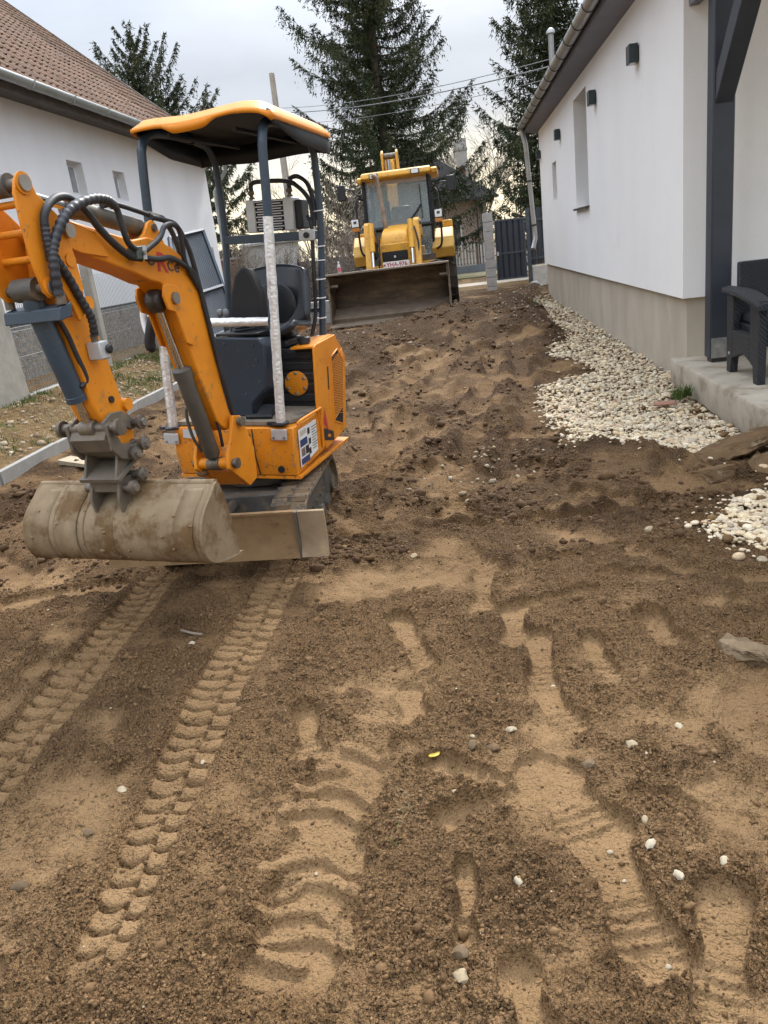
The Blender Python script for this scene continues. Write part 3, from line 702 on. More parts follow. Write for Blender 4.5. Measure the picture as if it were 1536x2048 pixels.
build('pipe_clip', MB().cyl((1.71,19.44,2.56),(1.709,19.44,2.60),.057,12), M['zinc_dark'], dn)

# anthracite lamps on the wall
first = None; spots = [(9.22, 'nearest the porch post, upper right'), (11.8, 'between the nearest lamp and the tall window'), (15.62, 'between the tall window and the small one'), (19.08, 'at the far end by the downspout')]
for y, where in spots:
    if first is None:
        r = empty('wall_lamp', (HX, y, 3.07)); build('lamp_body', MB().b2((HX-.10, y-.085, 2.985), (HX-.012, y+.085, 3.155)), M['lampbox'], r, bevel=.004)
        build('mounting_plate', MB().b2((HX-.012, y-.06, 3.01), (HX-.001, y+.06, 3.13)), M['zinc_dark'], r)
        build('light_outlet', MB().b2((HX-.085, y-.06, 2.980), (HX-.03, y+.06, 2.987)), M['frame_white'], r)
        first = r
    else: r = dup(first, None, (HX, y, 3.07))
    tag(r, 'square anthracite wall lamp on the white house, ' + where, 'wall lamp', 'lamps along the white side wall')

# patio slab, porch post, armchair
patio = build('patio', MB(), M['patio']); bpy.data.objects.remove(patio)
mb = MB(); prof = [(1.87,-.25),(1.865,.06),(1.85,.22),(1.865,.25),(6.5,.25),(6.5,-.25)]
mb.prism([(x, 7.58, z) for x, z in prof], (0, -9, 0))
patio = tag(build('patio', mb, M['patio'], bevel=.008), 'raised pale concrete patio slab under the porch', None, kind='structure')

post = empty('porch_post', (2.16, 7.2, .25), 'dark anthracite timber porch post with angled brace at the house corner', 'post')
build('post', MB().b2((2.075,7.11,.285),(2.245,7.28,3.55)), M['anthracite'], post, bevel=.012)
build('foot_plate', MB().b2((2.095,7.13,.25),(2.225,7.26,.284)), M['zinc_dark'], post)
build('post_shoe', MB().b2((2.085,7.1035,.29),(2.215,7.109,.46)), mat('scuffed_steel', (.17,.175,.18), (.30,.29,.26), scale=14, rough=.6, dirt=(.42,.39,.32), dscale=14, damt=.6), post)
d = Vector((0,-.7071,.7071)); nrm = Vector((0,.7071,.7071))*.085; c0 = Vector((2.16,7.20,2.28)); c1 = Vector((2.16,6.02,3.46))
mb = MB(); q = [(2.09,7.108,2.28),(2.23,7.108,2.28),(2.23,7.108,2.50),(2.09,7.108,2.50)]; e = [(p[0], 6.0, p[2]+1.10) for p in q]
mb.hexa([q[0],q[1],e[1],e[0],q[3],q[2],e[2],e[3]])
build('brace', mb, M['anthracite'], post, bevel=.008)
build('top_beam', MB().b2((2.07,2.5,3.555),(2.25,7.5,3.75)), M['anthracite'], post, bevel=.008)
build('cross_beam', MB().b2((2.255,7.12,3.30),(6,7.27,3.50)), M['anthracite'], post, bevel=.008)
pb = build('porch_ceiling_board', MB().b2((1.99,7.28,3.06),(2.07,7.495,3.30)), M['soffit'], post)

def wicker(name, c):
    m = bpy.data.materials.new(name); m.use_nodes = True; t = m.node_tree; b = t.nodes['Principled BSDF']
    b.inputs['Base Color'].default_value = (*c, 1); b.inputs['Roughness'].default_value = .42
    co = t.nodes.new('ShaderNodeTexCoord')
    mp = t.nodes.new('ShaderNodeMapping'); mp.inputs['Rotation'].default_value = (R_(20), R_(10), 0); t.links.new(co.outputs['Object'], mp.inputs[0])
    ck = []
    for ax, s in (('Z', 42), ('DIAGONAL', 26)):
        w_ = t.nodes.new('ShaderNodeTexWave'); w_.bands_direction = ax; w_.inputs['Scale'].default_value = s; w_.inputs['Distortion'].default_value = .3; t.links.new(mp.outputs[0], w_.inputs[0]); ck.append(w_.outputs['Fac'])
    mm = t.nodes.new('ShaderNodeMath'); mm.operation = 'MULTIPLY'; t.links.new(ck[0], mm.inputs[0]); t.links.new(ck[1], mm.inputs[1])
    bp = t.nodes.new('ShaderNodeBump'); bp.inputs['Distance'].default_value = .016; t.links.new(mm.outputs[0], bp.inputs['Height']); t.links.new(bp.outputs[0], b.inputs['Normal'])
    return m
M['wicker'] = wicker('anthracite_wicker', (.024, .027, .034))
ch = empty('armchair', (2.40, 6.35, .25), 'dark anthracite woven garden armchair on the patio at the right edge', 'chair')
for sx, nm in ((2.08, 0), (2.68, 1)):
    mb = MB(); z0 = .25
    pr = [(5.98,z0),(6.07,z0),(6.09,z0+.12),(6.32,z0+.19),(6.57,z0+.12),(6.59,z0),(6.68,z0),(6.70,z0+.60),(5.98,z0+.60)]
    hole = [(6.17,z0+.34),(6.17,z0+.53),(6.55,z0+.53),(6.55,z0+.34)]
    # side panel as five butted blocks round an opening
    mb.prism([(sx,y,z) for y,z in [(5.98,z0),(6.07,z0),(6.09,z0+.12),(6.17,z0+.15),(6.17,z0+.60),(5.98,z0+.60)]], (.06,0,0))
    mb.prism([(sx,y,z) for y,z in [(6.55,z0+.125),(6.57,z0+.12),(6.59,z0),(6.68,z0),(6.70,z0+.60),(6.55,z0+.60)]], (.06,0,0))
    mb.prism([(sx,y,z) for y,z in [(6.17,z0+.15),(6.32,z0+.19),(6.55,z0+.125),(6.55,z0+.34),(6.17,z0+.34)]], (.06,0,0))
    build('side_panel', mb, M['wicker'], ch, bevel=.006)
    mb = MB(); P = []
    for k in range(9):
        t = k/8; y = 6.76 - .82*t; z = z0 + .655 - .085*t**3; wv = .055+.02*math.sin(t*3.1)
        P.append([(sx+.03-wv, y, z-.035), (sx+.03+wv, y, z-.035), (sx+.03+wv, y, z), (sx+.03, y, z+.012), (sx+.03-wv, y, z)])
    V = [p for r in P for p in r]; F = [(i*5+j, i*5+(j+1)%5, (i+1)*5+(j+1)%5, (i+1)*5+j) for i in range(8) for j in range(5)] + [(4,3,2,1,0), (40,41,42,43,44)]
    mb.add(V, F); build('armrest', mb, M['wicker'], ch, smooth=45, bevel=.006)
build('seat', MB().b2((2.14,5.99,.52),(2.68,6.66,.64)), M['wicker'], ch, bevel=.012)
build('seat_cushion', MB().b2((2.16,5.99,.645),(2.66,6.58,.72)), M['anthracite'], ch, bevel=.025)
mb = MB().hexa([(2.145,6.60,.64),(2.675,6.60,.64),(2.675,6.68,.64),(2.145,6.68,.64),(2.17,6.70,1.09),(2.65,6.70,1.09),(2.65,6.77,1.09),(2.17,6.77,1.09)])
build('backrest', mb, M['wicker'], ch, bevel=.014)
bd = build('badge', MB().b2((2.074,6.60,.395),(2.079,6.625,.415)), M['alu'], ch)

# mast on the roof that takes the service wires
mast = empty('service_mast', (2.03, 17, 3.9), 'thin grey service mast on the white house roof with cap', 'mast')
build('pipe', MB().cyl((2.03,17,3.85),(2.03,17,4.95),.05,12), M['zinc'], mast, smooth=60)
build('cap', MB().lathe([(.05,0),(.08,.01),(.075,.06),(.03,.10)], (2.03,17,4.93)), M['zinc'], mast, smooth=60)

# ---- gravel bed
M['pebble'] = tone_mat('pale_river_pebble', [(.70,.59,.40), (.58,.45,.28), (.74,.65,.48), (.42,.35,.265), (.67,.55,.35), (.49,.34,.21), (.74,.65,.48), (.35,.28,.20), (.68,.56,.37), (.54,.47,.36), (.42,.28,.165)], rough=.75, bump=.0008, bscale=120)
P = []; SZ = []
n = 62000
gy = 3.4*(19.3/3.4)**NR.random(n); gx = .5 + NR.random(n)*1.5
wob = fbm(gx, gy, 2.6, 3, 200)*.10 + perlin(gx*14, gy*14, 201)*.03
jx, jy = NR.normal(0, .035, n)*(1+2.2*(NR.random(n) < .12)), NR.normal(0, .05, n)*(1+2.2*(NR.random(n) < .12))
k = (inpoly(gx+wob+jx, gy+wob*.8+jy, GP) | inpoly(gx+wob*.5+jx, gy+wob*.5+jy, GP2)) & ((gx < 1.84) | (gy > 7.4))
dens = np.clip((5.0/gy)**1.25, .16, 1); k &= NR.random(n) < dens*.95
gx, gy = gx[k], gy[k]
gsz = np.exp(NR.normal(math.log(.0112), .42, len(gx)))*(1 + .065*np.clip(gy-5, 0, 13))
zz = np.where(inpoly(gx, gy, GP) | inpoly(gx, gy, GP2), macro(gx, gy) + .002, ground_at(gx, gy)-.008) + .012*NR.random(len(gx)) + .018*fbm(gx, gy, 3, 2, 205)
nearp = gy < 5.75
gv = lumps('gravel_bed', np.stack([gx, gy, zz], -1)[nearp], np.clip(gsz[nearp], .005, .034), .50, M['pebble'], .10, (ICO2, ICF2), smooth=True, sink=.3)
tag(gv, 'bed of pale river pebbles along the house plinth and patio', 'gravel')
gv2 = lumps('gravel_bed', np.stack([gx, gy, zz], -1)[~nearp], np.clip(gsz[~nearp], .006, .045), .52, M['pebble'], .12, (ICO, ICF), smooth=True, sink=.3)
tag(gv2, 'far narrow end of the pebble bed below the plinth', 'gravel')
n_ = 2600; ey = 3.4*(14/3.4)**NR.random(n_); ex = .5 + NR.random(n_)*1.35
ins_ = inpoly(ex, ey, GP) | inpoly(ex, ey, GP2); inn = (inpoly(ex+.16, ey, GP) & inpoly(ex-.14, ey, GP) & inpoly(ex, ey-.2, GP))
k_ = ins_ & (~inn | (NR.random(n_) < .06)) & ((ex < 1.80) | (ey > 7.4)); ex, ey = ex[k_], ey[k_]
se = lumps('soil_on_gravel', np.stack([ex, ey, macro(ex, ey)+.012], -1), np.clip(np.exp(NR.normal(math.log(.011), .5, len(ex))), .004, .03), .6, M['crumb'], .34, (ICO, ICF), sink=.3)
tag(se, 'crumbs of brown soil trodden into the edge of the pebble bed', 'soil')


# ================================================================== LEFT-HAND HOUSE AND GARDEN FENCE
LX = -6.3
M['curtain'] = mat('net_curtain_behind_glass', (.30,.31,.32), (.22,.23,.24), scale=9, rough=.15, spec=.6)
lh = empty('old_house', (LX, 13, .2), 'old whitewashed house with red-brown tiled roof and two tiny windows', 'house')
LW = [(13.73, 14.31, 2.98, 3.52), (15.58, 16.12, 2.98, 3.50)]
def mirror_wall(x_face, depth, ya, yb, za, zb, holes):
    return wall_with_holes(x_face-depth, x_face, ya, yb, za, zb, holes)
build('side_wall', mirror_wall(LX, .4, 3, 21.65, 1.12, 4.30, LW), M['plaster2'], lh)
gb = MB(); gb.add([(LX-.402,21.645,1.12),(-17,21.645,1.12),(-17,21.645,4.3),(-11.7,21.645,8.8),(LX-.402,21.645,4.3)], [(0,1,2,3,4)])
build('gable_wall', gb, M['plaster2'], lh, solid=.05)
M['roughcast'] = mat('sprayed_grey_roughcast', (.33, .295, .245), (.20, .18, .15), scale=14, rough=1, bump=.07, bscale=16, dirt=(.13,.12,.10), dscale=2.2, damt=.58)
build('plinth', MB().b2((LX-.35, 3, 0), (LX+.06, 21.7, 1.10)), M['roughcast'], lh)
build('plinth_ledge', MB().b2((LX+.002, 3, 1.101), (LX+.075, 21.7, 1.118)), M['zinc_dark'], lh)
for a, b, c, d in LW:
    wn = build('window', MB().b2((LX-.20, a-.01, c-.01), (LX-.14, b+.01, d+.01)), M['frame_white'], lh)
    build('pane', MB().b2((LX-.138, a+.08, c+.07), (LX-.130, (a+b)/2-.03, d-.07)), M['curtain'], wn)
    build('pane', MB().b2((LX-.138, (a+b)/2+.03, c+.07), (LX-.130, b-.08, d-.07)), M['curtain'], wn)
M['old_eave'] = mat('old_eave_board', (.13, .115, .10), (.085, .075, .068), scale=5, rough=.9, bump=.004, bscale=30)
mb = MB().hexa([(LX+.002,3,4.20),(LX+.42,3,4.14),(LX+.42,21.95,4.14),(LX+.002,21.95,4.20),(LX+.002,3,4.36),(LX+.42,3,4.27),(LX+.42,21.95,4.27),(LX+.002,21.95,4.36)])
build('eave_board', mb, M['old_eave'], lh)
# roof plane: eave at x=-5.86, pitch 40 degrees
RP = R_(40); EX, EZ = -5.84, 4.30; SL = 7.6
def roofpt(s, y, up=0): return (EX - s*math.cos(RP) + up*math.sin(RP), y, EZ + s*math.sin(RP) + up*math.cos(RP))
rf = build('roof', MB().hexa([roofpt(0,3,-.06), roofpt(0,21.95,-.06), roofpt(SL,21.95,-.06), roofpt(SL,3,-.06), roofpt(0,3,-.01), roofpt(0,21.95,-.01), roofpt(SL,21.95,-.01), roofpt(SL,3,-.01)]), M['old_eave'], lh)
M['tile'] = tone_mat('weathered_clay_tile', [(.135,.076,.048), (.180,.102,.064), (.105,.064,.044), (.165,.105,.072), (.148,.082,.052)], rough=.9, bump=.003, bscale=35)
TW, TL_ = .21, .335
prof = [(-.5,0),(-.36,.028),(-.2,.036),(-.06,.012),(.12,.004),(.34,.004),(.5,.018)]
tv = []; 
for s in (-.02, TL_+.05):
    for u_, h_ in prof:
        lift = .034 if s < 0 else .006
        tv.append((s, u_*TW, h_ + lift))
for u_, h_ in prof: tv.append((-.02, u_*TW, h_+.034-.02))
tf = [(i, i+1, i+8, i+7) for i in range(6)] + [(14+i, 15+i, i+1, i) for i in range(6)]
tiles = []
r_ = 0; s = 0
while s < SL-.1:
    y = 9.0
    while y < 21.9: tiles.append((s, y + TW/2)); y += TW
    s += TL_
def tile_verts(s0, y0, k):
    out_ = []
    j = NR.normal(0, .006, 2)
    for s, u_, h in tv: out_.append(roofpt(s0+s+j[0], y0+u_, h+abs(j[1])*.6))
    return out_
cp = np.array(camo.location)
def _inview(s, y):
    p = Vector(roofpt(s, y)) - camo.location; c = _R3.transposed() @ p
    if c.z > -.1: return -1
    px = _W/2 + _F*c.x/-c.z; py = _H/2 - _F*c.y/-c.z
    return -c.z if (px > -20 and py > -20 and px < 420) else -1
vis = [(d, i) for i, (s, y) in enumerate(tiles) if (d := _inview(s, y)) > 0]; vis.sort()
nearest = {i for _, i in vis[:300]}
tile_me = None; VV = []; FF = []; TT = []
for i, (s, y) in enumerate(tiles):
    v = tile_verts(s, y, i)
    if i in nearest:
        if tile_me is None:
            mb = MB(); base = roofpt(s, y); mb.add(v, tf); o = build('roof_tile', mb, M['tile'], rf, loc=base); attr(o, 'tone', np.full(len(v), .4)); tile_me = o.data; tile_mes = [tile_me]
            for tn in (.05, .25, .6, .8, .95):
                m2 = tile_me.copy(); m2.attributes['tone'].data.foreach_set('value', np.full(len(v), tn, np.float32)); tile_mes.append(m2)
        else:
            o = bpy.data.objects.new('roof_tile', rng.choice(tile_mes)); COL.objects.link(o); o.parent = rf
            j = rng.gauss(0, .006); p = Vector(roofpt(s+j, y, abs(rng.gauss(0, .004)))); o.location = p - wloc(rf); o.rotation_euler = (rng.gauss(0,.012), rng.gauss(0,.008), rng.gauss(0,.014))
    else:
        k = len(VV); VV += v; FF += [tuple(q+k for q in f) for f in tf]; TT += [rng.random()]*len(v)
o = np_mesh('far_roof_tiles', np.array(VV), np.array(FF), M['tile'], rf); attr(o, 'tone', TT); o['kind'] = 'stuff'
vb = MB(); s = 0
while s < SL: vb.box(Vector(roofpt(s+.16, 21.93, .05)), (.36, .12, .05), m=Matrix.Rotation(RP, 3, 'Y')); s += .335
build('verge_tiles', vb, M['old_eave'], rf)
# gutter
M['gutter_grey'] = mat('pale_grey_gutter', (.36, .39, .385), (.30, .325, .32), scale=3, rough=.45, metal=.3)
g = MB(); rows = []
for k in range(11):
    q = math.pi*(1+k/10); rows.append([(LX+.56+.085*math.cos(q), y, 4.30+.10*math.sin(q)) for y in (4, 9, 15, 21.9)])
gt = build('gutter', g.grid(rows), M['gutter_grey'], lh, smooth=60, solid=.005)
first = None; y = 9.4
while y < 21.8:
    if first is None: first = build('joint_band', MB().tube([(LX+.56+.091*math.cos(q), y, 4.30+.106*math.sin(q)) for q in [math.pi*(1+k/8) for k in range(9)]], .012, 5), M['gutter_grey'], gt)
    else: c = first.copy(); COL.objects.link(c); c.parent = gt; c.location = first.location + Vector((0, y-9.4, 0))
    y += 1.25
mb = MB(); mb.tube([(LX+.56,21.7,4.2),(LX+.5,21.75,3.9),(LX+.12,21.78,3.45),(LX+.1,21.78,1.2)], .045, 8)
build('downspout', mb, M['gutter_grey'], lh, smooth=60)

# fence: pillar, posts, wire panels
FXX = -5.25
M['old_concrete'] = mat('weathered_concrete', (.33, .31, .265), (.25, .235, .20), scale=6, rough=.95, bump=.006, bscale=30, dirt=(.16,.165,.10), dscale=2.4, damt=.60)
mb = MB().hexa([(-5.75,8.2,.1),(-5.17,8.2,.1),(-5.17,8.95,.1),(-5.75,8.95,.1),(-5.72,8.25,1.52),(-5.20,8.25,1.52),(-5.20,8.9,1.52),(-5.72,8.9,1.52)])
tag(build('gate_pillar', mb, M['old_concrete'], bevel=.02, loc=(-5.45,8.55,.1)), 'thick grey concrete pillar at the left edge behind the kerb', 'pillar')
first = None
for y, ztop, lab in ((11.3, 1.84, 'round-topped concrete fence post behind the excavator arm'), (14.0, 1.8, 'concrete fence post between the old house and the leaning panel'), (17.4, 2.0, 'concrete fence post far along the wire fence')):
    mb = MB(); pr = [(-.075,0),(-.07,ztop-.35),(-.055,ztop-.28),(-.03,ztop-.255),(.03,ztop-.255),(.055,ztop-.28),(.07,ztop-.35),(.075,0)]
    mb.prism([(FXX+.06, y+a, .25+b) for a, b in pr], (-.13, 0, 0))
    tag(build('fence_post', mb, M['old_concrete'], bevel=.012, loc=(FXX, y, .25)), lab, 'fence post', 'concrete posts of the wire fence')
M['wire'] = mat('galvanised_wire', (.30, .33, .36), (.24, .27, .30), rough=.4, metal=.5)
for ya, yb, lab in ((8.97, 11.21, 'wire mesh fence panel between the thick pillar and the round-topped post'), (11.39, 13.91, 'wire mesh fence panel right of the round-topped post'), (14.09, 17.3, 'wire mesh fence panel behind the leaning metal leaf')):
    pnl = empty('wire_fence_panel', (FXX, ya, .3), lab, 'fence', 'wire mesh panels of the garden fence')
    mb = MB(); y = ya
    while y < yb:
        mb.tube([(FXX, y, .34), (FXX, y, 1.66)], .0032, 3, False); y += .05
    o = build('vertical_wires', mb, M['wire'], pnl); o['kind'] = 'stuff'
    mb = MB()
    for z in (.36, .80, 1.10, 1.14, 1.60, 1.64):
        fx = FXX + (.025 if z in (1.10, 1.60) else .004); mb.tube([(fx, ya, z), (fx, yb, z)], .0024, 3, False)
    o = build('horizontal_wires', mb, M['wire'], pnl); o['kind'] = 'stuff'
    fb = build('base_beam', MB().b2((FXX-.06, ya, .0), (FXX+.07, yb, .36)), M['old_concrete'], pnl, bevel=.01)

# kerb of concrete edging slabs
M['kerb'] = mat('new_grey_kerb_concrete', (.30, .29, .268), (.245, .235, .215), scale=9, rough=.9, bump=.0015, bscale=70, dirt=(.30,.25,.18), dscale=5, damt=.66)
kerb = empty('kerb', (-3.92, 5, 0)); kerb['kind'] = 'structure'; kerb['label'] = 'new pale concrete edging kerb between yard and bank'
first = None; y = 3.0
while y < 15:
    if first is None: first = build('kerb_slab', MB().b2((-3.97, y+.004, -.2), (-3.915, y+.996, .14)), M['kerb'], kerb, bevel=.006, loc=(-3.94, y+.5, 0))
    else:
        c = first.copy(); COL.objects.link(c); c.parent = kerb; c.location = first.location + Vector((rng.gauss(0,.006), y-3.0, rng.gauss(0,.006))); c.rotation_euler = (rng.gauss(0,.006), 0, rng.gauss(0,.006))
    y += 1.0

# the sheet-metal gate leaf leaning by the old house
M['sheet'] = mat('blue_grey_sheet_metal', (.045, .055, .070), (.038, .047, .06), scale=3, rough=.6)
M['sheet_frame'] = mat('grey_steel_frame', (.075, .092, .115), (.065, .08, .10), rough=.45, metal=.2)
leaf = empty('gate_leaf', (-4.5, 14, .4), 'blue-grey corrugated metal gate leaf leaning behind the mini excavator', 'gate')
TLp, TRp, BRp, BLp = Vector((-4.85,13.75,2.10)), Vector((-4.85,15.7,2.25)), Vector((-4.30,15.05,.45)), Vector((-4.30,11.9,.40))
def lp(a, b): return (TLp*(1-a)+TRp*a)*(1-b) + (BLp*(1-a)+BRp*a)*b
nrm = (TRp-TLp).cross(BLp-TLp).normalized()*-1
mb = MB(); rows = []; nn = 88
for b in (0.0, 1.0):
    rows.append([lp(k/nn, b) + nrm*(.018 if (k % 4) in (1, 2) else 0) for k in range(nn+1)])
mb.grid(rows); build('sheet', mb, M['sheet'], leaf, solid=.004)
for (a0,b0),(a1,b1) in (((0,0),(1,0)),((1,0),(1,1)),((1,1),(0,1)),((0,1),(0,0)),((0,.58),(1,.58))):
    p, q = lp(a0,b0)+nrm*.04, lp(a1,b1)+nrm*.04
    build('frame_bar', MB().tube([p, q], .035, 4), M['sheet_frame'], leaf)

# grass and weeds on the bank
M['grass'] = tone_mat('green_grass', [(.05,.10,.018), (.085,.14,.03), (.16,.16,.05)], bump=0, rough=.8)
M['dry'] = tone_mat('dry_stalks', [(.34,.27,.15), (.24,.18,.10), (.42,.36,.22)], bump=0, rough=.9)
def blades(name, pts, n_each, hgt, spread, mat_, wid=.004, lean=.5):
    n = len(pts)*n_each; base = np.repeat(np.array(pts, np.float32), n_each, 0)
    a = NR.random(n)*6.283; r = spread*np.sqrt(NR.random(n))
    x = base[:,0] + r*np.cos(a); y = base[:,1] + r*np.sin(a); z = ground_at(x, y) if base.shape[1] == 2 else base[:,2]
    b = NR.random(n)*6.283; h = hgt*(.5+NR.random(n)*.7); ln = lean*h*NR.random(n)
    p0 = np.stack([x, y, z-.005], -1); dx = np.stack([np.cos(b), np.sin(b), 0*b], -1); px_ = np.stack([-np.sin(b), np.cos(b), 0*b], -1)*wid
    p1 = p0 + dx*(ln*.35)[:,None]; p1[:,2] += h*.6; p2 = p0 + dx*ln[:,None]; p2[:,2] += h
    V = np.stack([p0-px_, p0+px_, p1+px_*.8, p1-px_*.8, p2], 1).reshape(-1,3)
    k = (np.arange(n)*5)[:,None]; F = np.concatenate([k+np.array([[0,1,2]]), k+np.array([[0,2,3]]), k+np.array([[3,2,4]])])
    o = np_mesh(name, V, F, mat_); attr(o, 'tone', np.repeat(NR.random(n), 5)); o['kind'] = 'stuff'; return o
pts = []
for _ in range(420):
    y = rng.uniform(6.5, 15); x = -3.98 - (rng.random()**.7)*1.2
    g_ = float(fbm(np.array([x]), np.array([y]), 1.3, 2, 300)[0])
    if g_ > .32 or (x < -5.0 and y > 10) : pts.append((x, y))
tag(blades('bank_grass', pts, 34, .055, .11, M['grass']), 'short green grass growing in patches on the bank by the wire fence', 'grass')
pts = [(-3.98-rng.random()*1.2, rng.uniform(5.5, 13)) for _ in range(140)]
tag(blades('dry_grass', pts, 7, .06, .12, M['dry'], lean=1.6), 'dry straw-coloured stalks littering the bank behind the kerb', 'grass')
pts = np.stack([-3.99-NR.random(1300)*1.2, 5.3+NR.random(1300)*9], -1)
M['grit'] = tone_mat('bank_stone', [(.32,.25,.16), (.20,.14,.08), (.45,.38,.28), (.25,.18,.10)])
o = lumps('bank_stones', np.concatenate([pts, ground_at(pts[:,0], pts[:,1])[:,None]], 1).astype(np.float32), np.clip(np.exp(NR.normal(math.log(.015), .5, 1300)), .006, .06), .6, M['grit'], .2)
tag(o, 'small stones and lumps of earth covering the bank behind the kerb', 'stones')

# ================================================================== STREET AND BACKGROUND
M['road'] = mat('dusty_street', (.36, .31, .245), (.28, .24, .19), scale=1.5, rough=.95, bump=.004, bscale=30)
road = build('road', MB().b2((-60,26.2,-.1),(60,31.0,.105)), M['road']); tag(road, 'dusty pale street beyond the gate', None, kind='structure')
M['verge'] = mat('grass_verge', (.10, .11, .045), (.16, .13, .07), scale=2, rough=1, bump=.02, bscale=20)
tag(build('verge', MB().b2((-60,31.004,-.1),(60,35.4,.16)), M['verge']), 'grassy verge beyond the street', None, kind='structure')

# block pillar, gate, fence panel
M['block'] = mat('grey_hollow_block', (.34, .33, .31), (.27, .26, .245), scale=8, rough=.95, bump=.005, bscale=40)
pil = empty('block_pillar', (.83, 22.6, .1), 'raw grey concrete block pillar left of the metal gate', 'pillar')
z = .0; k = 0
while z < 2.1:
    build('block', MB().b2((.70+.006*(k%2), 22.4, z), (.96+.006*(k%2), 22.8, z+.225)), M['block'], pil, bevel=.008); z += .235; k += 1
gate = empty('metal_gate', (1.4, 22.6, .3), 'dark blue-grey sheet metal pedestrian gate with cross rail', 'gate')
M['gate_blue'] = mat('dark_blue_sheet', (.027, .034, .046), (.022, .028, .038), scale=2, rough=.45, metal=.15)
M['gate_frame'] = mat('dark_blue_frame', (.055, .066, .082), (.045, .055, .07), rough=.45, metal=.2)
gz0, gz1 = .36, 1.90
build('backing_sheet', MB().b2((1.02,22.602,gz0+.02),(1.79,22.61,gz1-.02)), M['gate_blue'], gate); 
pw = .155
for k in range(5):
    x = 1.02 + k*pw
    mb = MB().prism([(x+.002,22.6,gz0+.03),(x+.03,22.575,gz0+.03),(x+pw-.03,22.575,gz0+.03),(x+pw-.002,22.6,gz0+.03)], (0,0,gz1-gz0-.06)); build('panel', mb, M['gate_blue'], gate)
for a, b in (((1.0,22.56,gz0),(1.80,22.60,gz0+.045)), ((1.0,22.56,gz1-.045),(1.80,22.60,gz1)), ((1.0,22.555,gz0+.046),(1.035,22.605,gz1-.046)), ((1.765,22.555,gz0+.046),(1.80,22.605,gz1-.046)), ((1.036,22.55,1.02),(1.764,22.574,1.065))):
    build('frame_bar', MB().b2(a, b), M['gate_frame'], gate)
build('latch', MB().b2((1.02,22.53,1.0),(1.07,22.548,1.10)), M['alu'], gate)
for z in (.7, 1.7): build('hinge', MB().cyl((1.815,22.58,z-.04),(1.815,22.58,z+.04),.014,8), M['gate_frame'], gate)
gp = empty('gate_post', (1.88, 22.6, .2), 'dark steel gate post at the hinge side of the pedestrian gate', 'post')
build('post', MB().b2((1.835,22.55,.15),(1.93,22.65,2.10)), M['gate_frame'], gp, bevel=.006)
build('post_cap', MB().b2((1.83,22.545,2.101),(1.935,22.655,2.115)), M['gate_frame'], gp)
fp = empty('metal_fence', (2.2, 22.7, .6), 'dark blue-grey sheet fence section between gate and white house', 'fence')
for k in range(6):
    x = 1.94+k*pw; build('panel', MB().prism([(x+.002,22.7,.66),(x+.03,22.68,.66),(x+pw-.03,22.68,.66),(x+pw-.002,22.7,.66)], (0,0,1.44)), M['gate_blue'], fp)
build('rail', MB().b2((1.935,22.64,.80),(2.9,22.674,.85)), M['gate_frame'], fp); build('rail', MB().b2((1.935,22.64,1.78),(2.9,22.674,1.83)), M['gate_frame'], fp)
build('footing', MB().b2((1.94,22.6,.1),(2.9,22.8,.62)), M['concrete'], fp, bevel=.01)
for nm, x, y, s in (('concrete_lump', 1.92, 22.2, .16), ('concrete_lump', 2.05, 21.9, .1)):
    o = lumps(nm, np.array([[x, y, gz(x, y)]], np.float32), np.array([s]), .6, M['block'], .25, (ICO2, ICF2), kind=None); tag(o, 'broken concrete lump at the foot of the gate post' if s > .12 else 'smaller broken concrete lump before the gate post', 'rubble'); attr_ = None

# house across the street
fh = empty('far_house', (-1.5, 41, .2), 'pale pinkish house across the street with dark hip roof behind the big spruce', 'house')
M['pink'] = mat('pinkish_render', (.42, .34, .29), (.36, .29, .245), scale=1.5, rough=.9)
M['darkroof'] = mat('dark_slate_roof', (.040, .038, .038), (.030, .029, .029), scale=6, rough=.95, spec=.1, bump=.02, bscale=14)
build('wall', MB().b2((-4.2,40,.1),(1.45,47,3.35)), M['pink'], fh)
build('roof', MB().add([(-4.8,39.4,3.32),(2.0,39.4,3.32),(2.0,47.6,3.32),(-4.8,47.6,3.32),(-1.9,43.0,6.3),(-1.7,44.2,6.3)], [(0,1,4),(1,2,5,4),(2,3,5),(3,0,4,5),(3,2,1,0)]), M['darkroof'], fh)
build('gutter', MB().b2((-4.8,39.3,3.20),(2.05,39.42,3.318)), M['zinc_dark'], fh)
build('downpipe', MB().cyl((1.25,39.9,.3),(1.25,39.9,3.2),.05,8), M['zinc_dark'], fh)
build('downpipe', MB().cyl((1.02,39.9,.3),(1.02,39.9,3.2),.03,8), M['zinc_dark'], fh)
wn = build('window', MB().b2((-.35,39.9,1.2),(.25,39.98,2.5)), M['frame_white'], fh); build('pane', MB().b2((-.28,39.88,1.3),(.18,39.898,2.4)), M['glass'], wn)
wn = build('window', MB().b2((-4.2,39.9,1.2),(-3.2,39.98,2.5)), M['frame_white'], fh); build('pane', MB().b2((-4.1,39.88,1.3),(-3.3,39.898,2.4)), M['glass'], wn)
ck = build('chimney', MB().b2((.25,42,4.2),(.80,42.5,6.15)), M['concrete'], fh)
build('chimney_band', MB().b2((.22,41.97,5.62),(.83,42.53,5.72)), M['block'], ck)
build('brick_base', MB().b2((.40,41.96,4.0),(.66,41.998,4.9)), mat('red_brick', (.28,.10,.06), (.2,.075,.05), scale=8, rough=.9), ck)
